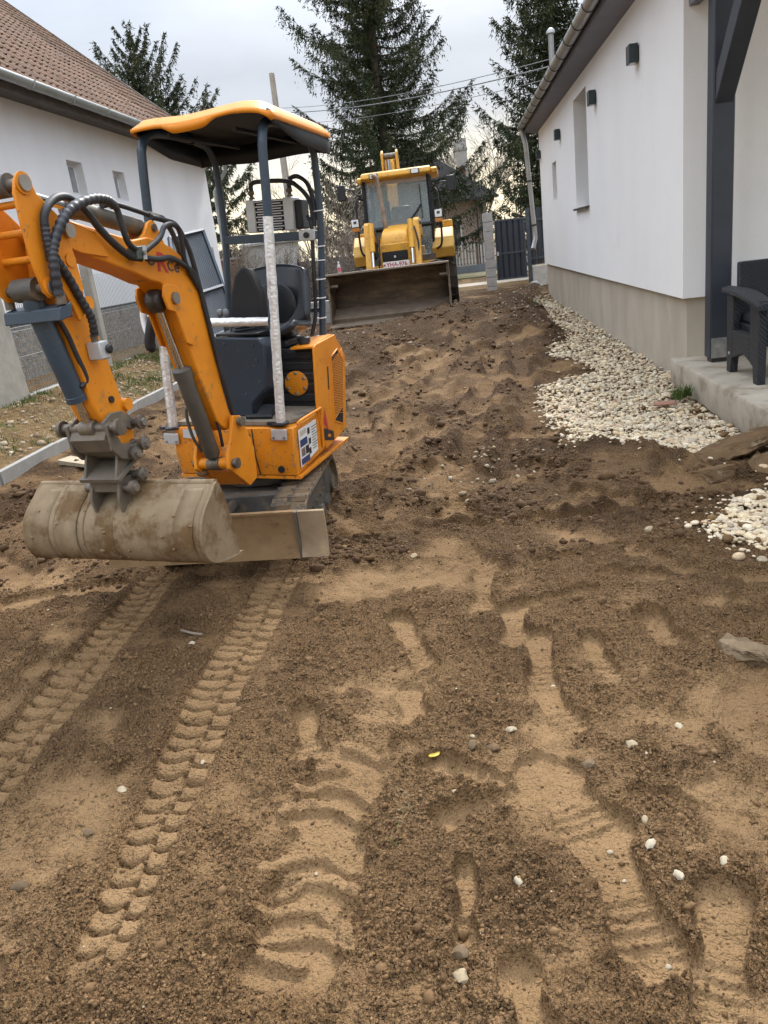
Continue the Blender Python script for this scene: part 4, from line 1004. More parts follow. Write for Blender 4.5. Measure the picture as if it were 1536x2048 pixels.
# white slat fence on a low wall
wf = empty('white_slat_fence', (.4, 35.6, .3), 'white vertical slat fence on a low blue-grey wall across the street', 'fence')
build('low_wall', MB().b2((-7,35.5,.1),(3.2,35.75,.46)), mat('blue_grey_wall', (.27,.30,.34), (.23,.25,.29), scale=2, rough=.9), wf)
x = -6.9; first = None
while x < 3.1:
    if first is None: first = build('slat', MB().b2((x,35.60,.50),(x+.06,35.63,1.32)), M['frame_white'], wf, loc=(x,35.6,.5))
    else: c = first.copy(); COL.objects.link(c); c.parent = wf; c.location = first.location + Vector((x+6.9, 0, 0))
    x += .135
for z in (.52, .72, 1.30): build('rail', MB().b2((-6.95,35.635,z),(3.1,35.66,z+.035)), M['zinc_dark'], wf)
for x in (-5.5,-3.9,-2.3,-.7,.75,2.3): build('fence_post', MB().b2((x,35.58,.46),(x+.09,35.67,1.36)), M['brown_board'], wf)

# things seen through the excavator's posts
M['shed'] = mat('pale_shed_board', (.50,.50,.47), (.42,.42,.40), scale=3, rough=.8)
sh = empty('garden_shed', (-5.6, 24.6, .2), 'small pale garden shed behind the operator seat', 'shed')
build('wall', MB().b2((-6.35,24.3,.2),(-4.95,25.8,2.05)), M['shed'], sh); build('roof', MB().hexa([(-6.45,24.2,2.055),(-4.85,24.2,2.055),(-4.85,25.9,2.055),(-6.45,25.9,2.055),(-6.4,24.2,2.12),(-4.9,24.2,2.12),(-4.9,25.9,2.3),(-6.4,25.9,2.3)]), M['zinc'], sh)
bf = empty('brick_fence', (-7.4, 24.2, .2), 'old red-brown brick garden wall left of the pale shed', 'wall')
build('wall', MB().b2((-8.8,24.0,.1),(-6.42,24.2,1.75)), mat('old_brick_wall', (.20,.10,.07), (.14,.085,.065), scale=7, rough=.95, bump=.02, bscale=18), bf)
build('coping', MB().b2((-8.8,23.95,1.752),(-6.42,24.25,1.81)), M['block'], bf)
df = empty('dark_mesh_fence', (-3.6, 25.2, .2), 'dark screened garden fence behind the excavator and left of the loader', 'fence')
build('screen', MB().b2((-5.0,25.2,.15),(-1.2,25.22,1.45)), mat('dark_screen', (.045,.045,.045), (.065,.06,.055), scale=4, rough=.9), df)
for x in (-4.9,-3.7,-2.5,-1.3): build('post', MB().cyl((x,25.15,.1),(x,25.15,1.55),.03,8), M['zinc_dark'], df)
bw = empty('low_block_wall', (-2.9, 16.2, .2), 'low grey concrete block wall beside the loader bucket', 'wall')
for i in range(4):
    for j in range(2): build('block', MB().b2((-4.3+i*.42, 16.3, .2+j*.235), (-3.89+i*.42, 16.55, .43+j*.235)), M['block'], bw, bevel=.008)

# utility pole and wires
up = empty('utility_pole', (-5.86, 30, .1), 'leaning concrete utility pole behind the excavator canopy', 'pole')
build('pole', MB().tube([(-5.9,30,.05),(-5.86,30,4.5),(-5.83,30,7.65)], [.15,.12,.095], 10), mat('pole_concrete', (.37,.33,.28), (.30,.27,.23), scale=4, rough=.9), up, smooth=60)
M['cable'] = mat('grey_cable', (.13,.135,.15), rough=.5)
for i, (za, zb, lab, r) in enumerate(((6.55,4.52,'topmost of the thin service wires running from pole to roof mast',.008), (6.40,4.40,'thicker middle service wire running from pole to roof mast',.013), (6.05,4.20,'lowest slack service wire running from pole to roof mast',.007))):
    mb = MB(); mb.tube([((-5.85)*(1-t)+2.03*t, 29.88*(1-t)+17*t, za*(1-t)+zb*t - .55*t*(1-t)*4*.35) for t in [k/16 for k in range(17)]], r, 5)
    tag(build('service_wire', mb, M['cable']), lab, 'wire', 'service wires above the yard')

# ------------------------------------------------------------------ trees
M['needle'] = tone_mat('spruce_needles', [(.020,.030,.013), (.034,.048,.020), (.052,.066,.028), (.080,.082,.036)], bump=0, rough=.75, spec=.25)
M['bark'] = mat('spruce_bark', (.11,.085,.065), (.07,.055,.045), scale=9, rough=.95, bump=.01, bscale=30)
M['twig'] = mat('bare_twig', (.21,.175,.14), (.16,.13,.105), scale=12, rough=.9)
def spruce(name, label, base, H, Rb, seed, z_low=.8, whorl=.42, upturn=.25, hang=.45, dens=1.0, limbs_per=7, zmin=0, size=1.0):
    r = np.random.default_rng(seed); root = empty(name, base, label, 'tree'); bx, by, bz = base
    mb = MB(); mb.tube([(bx, by, bz-.1), (bx+.03, by, bz+H*.3), (bx-.02, by, bz+H*.65), (bx, by, bz+H)], [H*.016, H*.012, H*.007, .015], 8)
    build('trunk', mb, M['bark'], root, smooth=60)
    lb = MB(); TV = []; z = z_low
    while z < H-.15:
        f = 1-z/H; L0 = Rb*(f**.85)*(.9+.1*math.sin(z*5))
        nl = limbs_per if z < H*.8 else 5
        a0 = r.random()*6.28
        for k in range(nl):
            a = a0 + 6.283*k/nl + r.normal(0, .22); L = L0*(.48+.72*r.random()**.8)
            if r.random() < .08: L *= 1.3
            if L < .12: continue
            n = max(4, int(L/.09*dens)); t = np.linspace(0, 1, n)
            rise = (.10 + upturn*f*0) if z < H*.75 else .5
            zz = z + r.normal(0, .1) + L*(-(.42-.30*(z/H))*t + (.30+upturn)*t**2.6) + (rise*L*t if z > H*.7 else 0)
            sw = r.normal(0, .10)*L*t**2
            dx, dy = math.cos(a), math.sin(a)
            P = np.stack([bx + dx*L*t - dy*sw, by + dy*L*t + dx*sw, bz + zz], -1)
            if z > zmin - 1.2: lb.tube([tuple(p) for p in P[::max(1, n//6)]], [max(.008, .03*(1-q)*H/13) for q in np.linspace(0, 1, len(P[::max(1, n//6)]))], 4, False)
            # twigs: sideways, and hanging
            m = n*5
            ti = r.random(m)**.85; ii = np.clip((ti*(n-1)).astype(int), 0, n-2); fr = (ti*(n-1)-ii)[:,None]
            p = P[ii]*(1-fr) + P[ii+1]*fr
            out_ = np.array([dx, dy, 0]); side = np.array([-dy, dx, 0]); sgn = np.where(r.random(m) < .5, -1, 1)
            hg = r.random(m) < .58
            d = np.where(hg[:,None], out_*.15 + side*sgn[:,None]*.22 + np.array([0,0,-1.0]), out_*.75 + side*sgn[:,None]*.9 + np.array([0,0,-.12])) + r.normal(0, .18, (m,3))
            d /= np.linalg.norm(d, axis=1)[:,None]
            ln = np.where(hg, hang*(.35+.9*r.random(m)), (.20+.35*r.random(m))*min(1, .45+L*.3)*(1.1-.6*ti))*min(1.0, .35+L*.4)
            q = 5
            s = (np.arange(q)+r.random((m,q)))/q
            c = p[:,None,:] + d[:,None,:]*(ln[:,None]*s)[:,:,None]
            nd = d[:,None,:] + r.normal(0, .55, (m,q,3)); nd /= np.linalg.norm(nd, axis=2)[:,:,None]
            wv = np.cross(nd, r.normal(0, 1, (m,q,3))); wv /= np.linalg.norm(wv, axis=2)[:,:,None]
            le = (.10+.07*r.random((m,q,1)))*size; wi = (.017+.010*r.random((m,q,1)))*size
            tri = np.stack([c - wv*wi, c + wv*wi, c + nd*le], 2).reshape(-1, 3, 3)
            TV.append(tri)
        z += whorl*(.85+.3*r.random())
    T = np.concatenate(TV); T = T[T[:,0,2] > bz+zmin]
    build('limbs', lb, M['bark'], root)
    o = np_mesh('crown', T.reshape(-1,3), np.arange(len(T)*3).reshape(-1,3), M['needle'], root)
    # tone by clump, so that sprays differ
    cpt = T.mean(1); tn = .5 + .55*fbm(cpt[:,0]*1.0+cpt[:,1], cpt[:,2], 1.7, 2, seed) + r.normal(0, .12, len(T)); attr(o, 'tone', np.repeat(np.clip(tn, 0, 1), 3))
    return root
spruce('spruce_tree', 'tall dark spruce with hanging boughs in the middle behind the loader', (-2.55, 34, .1), 16.8, 5.1, 3, z_low=1.9, dens=1.25, hang=.66, whorl=.52)
spruce('spruce_tree', 'dark dense spruce behind the gate beside the white house', (3.45, 29, .1), 15.5, 2.9, 5, z_low=1.3, dens=1.15, hang=.5, whorl=.40, upturn=.3)
spruce('spruce_tree', 'spruce with upswept tips standing behind the red-brown tiled roof', (-12.6, 36, .2), 11.0, 7.4, 8, z_low=4.2, zmin=4.5, upturn=.42, hang=.40, dens=1.2, whorl=.44, limbs_per=9)
spruce('spruce_tree', 'small spruce by the far corner of the old white house', (-8.2, 29, .2), 6.6, 2.6, 12, z_low=1.0, upturn=.3, hang=.35, dens=.8, whorl=.5, limbs_per=6)

def bare_tree(name, label, base, H, spread, seed, stems=1, levels=5, r0=.10, cat='tree', split=(2,4), up=.5):
    r = random.Random(seed); mb = MB()
    def grow(p, d, L, rad, lev):
        n = 3; pts = [p]
        for k in range(n):
            d = (d + Vector((r.gauss(0,.16), r.gauss(0,.16), r.gauss(0,.10)+.05*up))).normalized(); p = p + d*(L/n); pts.append(p)
        mb.tube(pts, [rad*(1-.12*k) for k in range(n+1)], 3 if lev > 1 else 5, False)
        if lev >= levels: return
        for k in range(r.randint(*split)):
            ax = Vector((r.gauss(0,1), r.gauss(0,1), r.gauss(0,.5))).normalized()
            nd = (d + ax*spread*(.7+.6*r.random())).normalized()
            q = pts[r.randint(1, n)]
            grow(q, nd, L*(.58+.25*r.random()), max(rad*.55, .005), lev+1)
        grow(p, d, L*.75, rad*.62, lev+1)
    for s in range(stems):
        d = Vector((r.gauss(0,.28), r.gauss(0,.28), 1)).normalized() if stems > 1 else Vector((0,0,1))
        grow(Vector(base) + Vector((r.gauss(0,.25*(stems > 1)), r.gauss(0,.25*(stems > 1)), -.05)), d, H*.30, r0, 0)
    root = empty(name, base, label, cat)
    build('branches', mb, M['twig'], root)
    return root
bare_tree('bare_tree', 'bare leafless tree beside the chimney of the far house', (.9, 47, .2), 8.6, .42, 21, stems=3, levels=5, r0=.09)
bare_tree('bare_tree', 'bare leafless tree right of the chimney behind the far house', (2.6, 48, .2), 7.6, .45, 23, stems=2, levels=5, r0=.08)
bare_tree('bare_tree', 'thin bare tree behind the pale shed seen through the canopy posts', (-5.0, 29, .2), 5.6, .5, 25, stems=4, levels=4, r0=.04)
bare_tree('bare_bush', 'tangled leafless bush between the excavator and the loader', (-3.0, 21.5, .2), 2.9, .75, 27, stems=5, levels=4, r0=.022, cat='bush')
bare_tree('bare_bush', 'low tangled leafless bush right behind the operator seat', (-4.1, 20.5, .2), 2.1, .8, 29, stems=5, levels=4, r0=.02, cat='bush')
bare_tree('bare_bush', 'leafless shrub in front of the brick garden wall', (-6.3, 22.9, .2), 3.0, .7, 31, stems=4, levels=4, r0=.03, cat='bush')

# ================================================================== MINI EXCAVATOR
EXC = empty('mini_excavator', (-1.30, 4.45, 0), 'orange mini excavator with canopy roof and wide muddy bucket held up front', 'excavator')
_S = Vector((-1.27, 4.62, 0)); _an = R_(10); _Rr = Vector((math.cos(_an), -math.sin(_an), 0)); _Bk = Vector((math.sin(_an), math.cos(_an), 0)); _ln = .06
def UP(r, b, z):
    """upper structure: r to the machine's left hand (right in view), b to the rear, z up; it leans a little"""
    p = _S + _Rr*r + _Bk*b; return Vector((p.x + _ln*(z-.3), p.y, z - _ln*r))
_p0 = Vector((-1.25, 4.0, 0)); _ab = R_(15); _b = Vector((-math.sin(_ab), -math.cos(_ab), 0)); _rb = Vector((math.cos(_ab), -math.sin(_ab), 0))
def BP(s, l, z):
    """boom plane: s forward along the boom, l sideways, z up"""
    q = _p0 + _b*s + _rb*l; return Vector((q.x, q.y, z))
def ubox(r0, r1, b0, b1, z0, z1, mb=None):
    mb = mb or MB()
    return mb.hexa([UP(r0,b0,z0),UP(r1,b0,z0),UP(r1,b1,z0),UP(r0,b1,z0),UP(r0,b0,z1),UP(r1,b0,z1),UP(r1,b1,z1),UP(r0,b1,z1)])
def bplate(poly, l0, l1, mb=None):
    mb = mb or MB(); n = len(poly)
    vs = [BP(s,l0,z) for s,z in poly] + [BP(s,l1,z) for s,z in poly]
    return mb.add(vs, [tuple(range(n))[::-1], tuple(range(n,2*n))] + [(i,(i+1)%n,n+(i+1)%n,n+i) for i in range(n)])
def crom(pts, k=6):
    P = [Vector(p) for p in pts]; P = [P[0]*2-P[1]] + P + [P[-1]*2-P[-2]]; o = []
    for i in range(1, len(P)-2):
        a, b, c, d = P[i-1:i+3]
        for j in range(k):
            t = j/k; o.append(.5*((2*b) + (c-a)*t + (2*a-5*b+4*c-d)*t*t + (3*b-a-3*c+d)*t**3))
    o.append(P[-2]); return o
def bcyl(s, z, l0, l1, r, n=18, mb=None): mb = mb or MB(); return mb.cyl(BP(s,l0,z), BP(s,l1,z), r, n)
E_ = EXC
# ---- crawler tracks
TY0, TY1, TR = 3.98, 4.77, .165
def track(xa, xb):
    t = MB(); path = []
    for k in range(13): q = math.pi/2 + math.pi*k/12; path.append((TY0 + TR*math.cos(q), TR + TR*math.sin(q)))
    for k in range(13): q = -math.pi/2 + math.pi*k/12; path.append((TY1 + TR*math.cos(q), TR + TR*math.sin(q)))
    n = len(path); th = .022
    inner = []
    for k in range(n):
        y, z = path[k]; cy = min(max(y, TY0), TY1); d = Vector((y-cy, z-TR)); d = d.normalized(); inner.append((y-d.x*th, z-d.y*th))
    z0 = -.012
    vs = [(xa,y,z+z0) for y,z in path] + [(xb,y,z+z0) for y,z in path] + [(xa,y,z+z0) for y,z in inner] + [(xb,y,z+z0) for y,z in inner]
    fs = []
    for k in range(n):
        j = (k+1) % n; fs += [(k,j,n+j,n+k), (2*n+j,2*n+k,3*n+k,3*n+j), (k,2*n+k,2*n+j,j), (n+j,3*n+j,3*n+k,n+k)]
    t.add(vs, fs)
    o = build('track', t, M['rubber'], E_, smooth=40)
    # lugs along the belt, in two staggered halves
    per = 2*math.pi*TR + 2*(TY1-TY0); cnt = 26; wm = (xa+xb)/2; lug_me = {}
    for half in (0, 1):
        x0, x1 = (xa+.004, wm+.012) if half == 0 else (wm-.006, xb-.004)
        for k in range(cnt):
            u_ = ((k + .5*half)/cnt)*per
            if u_ < TY1-TY0: y, z, a = TY0+u_, 2*TR, 0
            elif u_ < TY1-TY0+math.pi*TR: q = (u_-(TY1-TY0))/TR; y, z, a = TY1+TR*math.sin(q), TR+TR*math.cos(q), -q
            elif u_ < 2*(TY1-TY0)+math.pi*TR: y, z, a = TY1-(u_-(TY1-TY0)-math.pi*TR), 0, -math.pi
            else: q = (u_-2*(TY1-TY0)-math.pi*TR)/TR; y, z, a = TY0-TR*math.sin(q), TR-TR*math.cos(q), -math.pi-q
            if half not in lug_me:
                mb = MB(); w_ = x1-x0
                mb.prism([(-w_/2,-.026,0),(-w_/2,-.010,.020),(-w_/2,.010,.020),(-w_/2,.026,0)], (w_,0,0))
                me = bpy.data.meshes.new('lug'); me.from_pydata([tuple(v) for v in mb.v], [], mb.f); me.materials.append(M['rubber']); lug_me[half] = me
            g_ = bpy.data.objects.new('lug', lug_me[half]); COL.objects.link(g_); g_.parent = o
            g_.location = Vector(((x0+x1)/2, y, z+z0)) - wloc(o); g_.rotation_euler = (a, 0, (.10 if half == 0 else -.10))
    xm = xb - .035
    build('track_frame', MB().hexa([(xa+.03,TY0+.05,.08),(xm,TY0+.05,.08),(xm,TY1-.05,.08),(xa+.03,TY1-.05,.08),(xa+.05,TY0+.10,.235),(xm-.005,TY0+.10,.235),(xm-.005,TY1-.10,.235),(xa+.05,TY1-.10,.235)]), M['grimy'], o, bevel=.008)
    for y in (TY0, TY1):
        build('sprocket' if y == TY1 else 'idler_wheel', MB().lathe([(.03,-.012),(.11,-.006),(.135,0),(.135,.05),(.11,.055),(.05,.06),(.05,.078),(.0,.08)], (xb-.085,y,TR-.012), (1,0,0), 20), M['grimy'], o, smooth=40)
    for k in range(3):
        y = TY0+.2+.2*k; build('roller', MB().lathe([(.05,0),(.055,.01),(.055,.05),(.03,.055)], (xb-.06,y,.075), (1,0,0), 14), M['grimy'], o, smooth=40)
    for k in range(4): build('bolt', MB().cyl((xm-.003,TY0+.22+.12*k,.17),(xm+.010,TY0+.22+.12*k,.17),.012,6), M['pin'], o)
    return o
track(-1.09, -.90); track(-1.73, -1.54)
build('undercarriage', MB().b2((-1.535,4.05,.13),(-1.095,4.75,.30)), M['grimy'], E_, bevel=.02)
build('slew_ring', MB().lathe([(.24,0),(.26,.01),(.26,.05),(.22,.055),(.22,.09)], (-1.25,4.5,.30), n=28), M['grimy'], E_, smooth=40)
# ---- dozer blade
bl = MB(); pr = [(0,.115),(-.035,.115),(-.012,.16),(-.002,.235),(-.010,.345),(.016,.345),(.022,.235),(.014,.16)]
yb = 3.60
def bladebox(x0, x1, dz0, dz1, off, mb):
    n = len(pr); vs = [(x0,yb+a+off,z+dz0) for a,z in pr] + [(x1,yb+a+off,z+dz1) for a,z in pr]
    return mb.add(vs, [tuple(range(n))[::-1], tuple(range(n,2*n))] + [(i,(i+1)%n,n+(i+1)%n,n+i) for i in range(n)])
bld = build('dozer_blade', bladebox(-1.885, -.895, .022, -.002, 0, bl), M['blade'], E_, smooth=35)
build('blade_extension', bladebox(-.883, -.752, .004, 0, -.006, MB()), M['blade2'], bld, smooth=35)
build('extension_seam', MB().b2((-.895,yb-.032,.11),(-.884,yb+.01,.352)), M['grimy'], bld)
build('top_edge', MB().box((-1.385,yb+.002,.356), (.98,.03,.012), m=Matrix.Rotation(.024,3,'Y')), M['blade'], bld)
for x in (-1.50,-1.14): build('push_arm', MB().hexa([(x-.03,3.62,.15),(x+.03,3.62,.15),(x+.03,4.2,.13),(x-.03,4.2,.13),(x-.03,3.62,.23),(x+.03,3.62,.23),(x+.03,4.2,.21),(x-.03,4.2,.21)]), M['grimy'], bld)
build('blade_cylinder', MB().cyl((-1.32,3.62,.26),(-1.32,4.1,.30),.028,12), M['grimy'], bld, smooth=40)
build('blade_hose', MB().tube(crom([(-1.12,4.05,.28),(-1.18,3.92,.20),(-1.25,3.80,.23),(-1.17,3.74,.20),(-1.06,3.78,.18)]), .009, 6), M['grease'], bld, smooth=60)
build('frame_plate', MB().hexa([(-1.53,3.98,.22),(-1.10,3.98,.22),(-1.10,4.06,.22),(-1.53,4.06,.22),(-1.50,3.99,.33),(-1.08,3.99,.33),(-1.08,4.06,.33),(-1.50,4.06,.33)]), M['grimy'], E_, bevel=.006)
# ---- house: lower skirt
body = MB(); zf0, zc, zt = .41, .53, .68
rL, rR = -.335, .382
def ringp(z, inset): return [UP(rL+inset*.4,-.48+inset,z), UP(rR-inset*.2,-.48+inset,z), UP(.385,.40,z+(.06 if z < .6 else 0)), UP(-.36,.42,z)]
f1, f2, f3 = ringp(zf0, .022), ringp(zc, 0), ringp(zt, .012)
body.add(f1+f2+f3, [(3,2,1,0)] + [(i,(i+1)%4,4+(i+1)%4,4+i) for i in range(4)] + [(4+i,4+(i+1)%4,8+(i+1)%4,8+i) for i in range(4)] + [(8,9,10,11)])
bod = build('lower_body', body, M['orange_low'], E_, bevel=.006)
build('base_rim', ubox(-.33,.395,-.46,.42,.392,.408), M['orange_low'], bod)
# rear side panel with vent
def sp(b, z, r=.386): return UP(r, b, z)
side = [(-.06,.56),(-.10,.70),(-.075,1.05),(-.04,1.062),(.30,1.075),(.475,.925),(.395,.475),(.0,.44)]
vs = [sp(b,z,.378) for b,z in side] + [sp(b,z,.392) for b,z in side]; n = len(side)
mb = MB().add(vs, [tuple(range(n))[::-1], tuple(range(n,2*n))] + [(i,(i+1)%n,n+(i+1)%n,n+i) for i in range(n)])
sdp = build('side_panel', mb, M['orange'], E_, bevel=.004)
gr = [(.17,.57),(.19,.955),(.315,.985),(.415,.905),(.335,.515)]
mb = MB().add([sp(b,z,.3935) for b,z in gr], [tuple(range(5))]); vt = build('vent', mb, M['dark'], sdp)
mb = MB()
for k in range(34):
    z0 = .50 + k*.0145
    pts = []
    for b, zz in ((.15, z0), (.42, z0+.075)):
        pts.append((b, zz))
    # clip the slat to the vent outline
    lo_b = .17 + (.19-.17)*(z0-.57)/.385
    a = Vector((max(.165, lo_b), 0)); b0, b1 = max(.168, lo_b), min(.410, .335 + (z0+.06-.515)*.205)
    za = z0 + (b0-.15)*.28; zb_ = z0 + (b1-.15)*.28
    if za < .575-.06*(b0-.17)/.165 or zb_ > .985: continue
    mb.tube([sp(b0,za,.395), sp(b1,zb_,.395)], .0028, 4, False)
    mb.tube([sp(b0,zb_,.397), sp(b1,za,.397)], .0014, 3, False)
o = build('vent_mesh', mb, M['orange'], vt); o['kind'] = 'stuff'
for i in range(5):
    p, q = gr[i], gr[(i+1)%5]; build('vent_rim', MB().tube([sp(*p,.394), sp(*q,.394)], .005, 6), M['orange'], vt)
build('slot', MB().add([sp(.105,.775,.3935), sp(.125,.775,.3935), sp(.135,.91,.3935), sp(.115,.91,.3935)], [(0,1,2,3)]), M['dark'], sdp)
# stickers low on the side
build('red_wedge', MB().add([sp(-.02,.60,.3945), sp(.055,.535,.3945), sp(.01,.685,.3945)], [(0,1,2)]), M['red'], sdp)
build('black_sticker', MB().add([sp(-.03,.50,.394), sp(.14,.46,.394), sp(.14,.515,.394), sp(-.03,.575,.394)], [(0,1,2,3)]), M['print_black'], sdp)
build('sticker_mark', MB().add([sp(.03,.508,.3955), sp(.08,.492,.3955), sp(.085,.507,.3955), sp(.035,.525,.3955)], [(0,1,2,3)]), M['orange'], sdp)
# other flank, rear and the engine hood
build('far_side_panel', ubox(-.365,-.352,-.02,.40,.685,1.03), M['orange'], E_, bevel=.004)
build('rear_counterweight', ubox(-.350,.376,.30,.44,.684,1.02), M['orange'], E_, bevel=.02)
build('top_ledge', MB().add([UP(.25,-.08,1.045),UP(.377,-.075,1.05),UP(.377,.29,1.075),UP(.25,.29,1.06)], [(0,1,2,3)]), M['orange'], E_, solid=.01)
# fuel tank: black ribbed panel with round cover
mb = MB()
tk = build('tank_panel', ubox(-.02,.372,-.015,.29,.684,1.04), M['black'], E_, bevel=.012)
for k in range(5): build('rib', ubox(.005,.355,-.024,-.0155,.73+.062*k,.775+.062*k), M['black'], tk, bevel=.005)
c = UP(.248,-.026,.840); ax = -_Bk
cv = build('round_cover', MB().lathe([(.072,0),(.072,.006),(.066,.009)], c, ax, 32), M['orange'], tk, smooth=35)
for k in range(6):
    q = math.pi/2 + k*math.pi/3; p = UP(.248+.058*math.cos(q), -.030, .840+.058*math.sin(q)); build('bolt', MB().lathe([(.010,0),(.010,.008),(.004,.010)], p, ax, 8), M['steel'], cv)
build('filler_cap', MB().lathe([(.030,0),(.030,.02),(.038,.021),(.038,.05),(.03,.055)], UP(.30,.02,1.045), n=16), M['black'], tk, smooth=40)
build('filler_neck', MB().lathe([(.034,0),(.034,.018)], UP(.30,.02,1.040), n=16), M['orange'], tk, smooth=40)
# floor plate with front edge
fl = MB(); pp = [(-.32,-.44),(.30,-.44),(.37,-.33),(.375,-.03),(-.32,-.03)]
fl.add([UP(r,b,.686) for r,b in pp] + [UP(r,b,.706) for r,b in pp], [(4,3,2,1,0),(5,6,7,8,9)] + [(i,(i+1)%5,5+(i+1)%5,5+i) for i in range(5)])
flo = build('floor_plate', fl, M['mudfloor'], E_)
build('foot_pedal', MB().hexa([UP(.12,-.35,.712),UP(.20,-.35,.712),UP(.20,-.26,.712),UP(.12,-.26,.712),UP(.12,-.35,.722),UP(.20,-.35,.722),UP(.20,-.26,.765),UP(.12,-.26,.765)]), M['black'], flo)
build('pedal_rubber', MB().tube([UP(.07,-.37,.72),UP(.22,-.36,.72)], .014, 8), M['black'], flo)
# orange grab loop at the step
build('step_rail', MB().tube(crom([UP(.385,-.42,.69),UP(.40,-.38,.705),UP(.402,-.15,.705),UP(.395,-.06,.70)],5), .009, 8), M['orange'], E_, smooth=60)
build('step_rail_leg', MB().tube([UP(.395,-.065,.70),UP(.392,-.055,.47)], .009, 8), M['orange'], E_, smooth=60)
# front details
build('front_seam', MB().tube([UP(.145,-.4815,.675),UP(.15,-.484,.53),UP(.16,-.462,.412)], .004, 4), M['dark'], bod)
build('spec_plate', MB().add([UP(-.275,-.4795,.625),UP(-.12,-.4795,.612),UP(-.12,-.475,.665),UP(-.275,-.475,.672)], [(0,1,2,3)]), M['alu'], bod, solid=.003)
build('drain_plug', MB().lathe([(.020,0),(.020,.006),(.012,.008)], UP(.295,-.478,.452), -_Bk, 12), M['black'], bod)
# ---- advertising card on the side skirt
def sk(b, z, d=0): return UP(.384+d, b, z)
cd = build('advert_card', MB().add([sk(-.42,.445,.004),sk(-.14,.475,.004),sk(-.14,.655,.004),sk(-.42,.655,.004)], [(0,1,2,3)]), M['white'], bod, solid=.002)
def cardpatch(b0, b1, z0, z1, m_, nm, d=.0065): build(nm, MB().add([sk(b0,z0,d),sk(b1,z0,d),sk(b1,z1,d),sk(b0,z1,d)], [(0,1,2,3)]), m_, cd)
cardpatch(-.41,-.28,.455,.49,M['print_navy'],'printed_band'); cardpatch(-.41,-.30,.555,.595,M['print_navy'],'printed_band')
cardpatch(-.40,-.345,.50,.545,mat('photo_print',(.30,.16,.08),(.10,.10,.14),scale=40,rough=.5),'printed_photo'); cardpatch(-.335,-.285,.50,.545,M['print_black'],'printed_photo')
for z, b in ((.62,-.27),(.56,-.26),(.505,-.265)): cardpatch(b-.02,b+.015,z-.02,z+.015,M['print_black'],'printed_icon')
for k in range(9): cardpatch(-.225,-.16+.012*((k*7)%3),.50+.0155*k,.505+.0155*k,M['print_grey'],'printed_line')
cardpatch(-.40,-.31,.615,.643,mat('pale_print',(.62,.55,.45),(.45,.38,.34),scale=50,rough=.5),'printed_photo')
# ---- control console and seat
co_ = [(-.10,1.15),(.155,1.14),(.19,1.10),(.175,.86),(.085,.775),(.085,.70),(-.16,.70),(-.16,1.10)]
n = len(co_); mb = MB().add([UP(r,-.30,z) for r,z in co_] + [UP(r-.03*(z<.8),-.10,z-.02) for r,z in co_], [tuple(range(n))[::-1] , tuple(range(n,2*n))] + [(i,(i+1)%n,n+(i+1)%n,n+i) for i in range(n)])
con = build('console', mb, M['navy_spot'], E_, bevel=.012)
for r, z in ((-.05,1.11),(.12,1.10),(.14,.90),(.08,.98),(.05,.83),(.135,1.02)): build('rivet', MB().lathe([(.009,0),(.007,.004)], UP(r,-.301,z), -_Bk, 8), M['navy'], con)
build('console_top', ubox(-.10,.15,-.29,-.12,1.152,1.165), M['black'], con, bevel=.004)
for r in (-.092,-.054):
    lv = build('lever', MB().tube([UP(r+.01,-.20,1.16),UP(r,-.22,1.255)], .006, 6), M['chrome'], con)
    build('knob', MB().lathe([(.008,0),(.017,.012),(.020,.026),(.014,.042),(.004,.046)], UP(r,-.22,1.245), n=12), mat('grey_knob',(.16,.165,.17),rough=.4), lv, smooth=60)
mb = MB(); mb.lathe([(.066,0),(.058,.008),(.066,.016),(.054,.024),(.060,.032),(.048,.040),(.052,.046),(.04,.055)], UP(.035,-.19,1.160), n=18); build('rubber_boot', mb, M['black'], con, smooth=50)
# black fin-shaped cover before the seat
fn = [(-.085,1.18),(-.055,1.36),(-.02,1.46),(.02,1.505),(.055,1.505),(.085,1.46),(.118,1.365),(.115,1.18)]
n = len(fn); mb = MB().add([UP(r,-.14,z) for r,z in fn] + [UP(r*.9,-.02,z-.015) for r,z in fn], [tuple(range(n))[::-1], tuple(range(n,2*n))] + [(i,(i+1)%n,n+(i+1)%n,n+i) for i in range(n)])
build('lever_cover', mb, M['dark'], E_, bevel=.015)
# seat: moulded shell
rows = []
for j in range(15):
    v = j/14
    row = []
    for i in range(13):
        u_ = i/6-1
        if v < .45:   # pan, front to rear
            t = v/.45; b = -.06 + .30*t; z = 1.115 + .035*(1-t)**2 + .055*abs(u_)**3 - .03*math.sin(t*3.1)*(1-u_*u_); hw = .215 + .01*math.sin(t*3)
            if t < .15: z -= .03*(1-t/.15)
        else:
            t = (v-.45)/.55; b = .24 + .10*t - .06*abs(u_)**2.5*(1-.3*t) ; z = 1.115 + .055*abs(u_)**3*(1-t) + .385*t; hw = .222 - .035*t**3
            if t > .85: z -= .035*((t-.85)/.15)*abs(u_)**2
        row.append(UP(.055 + u_*hw, b, z))
    rows.append(row)
st = build('seat', MB().grid(rows), M['seat'], E_, smooth=180, solid=.055); m = st.modifiers.new('sub', 'SUBSURF'); m.levels = 1; m.render_levels = 2
build('lumbar_pad', MB().lathe([(.0,-.012),(.12,-.008),(.135,0),(.12,.006)], UP(.055,.225,1.27), -_Bk, 24), M['seat'], st, smooth=60)
build('seat_base', ubox(-.08,.20,.0,.25,1.04,1.085), M['black'], E_, bevel=.01)
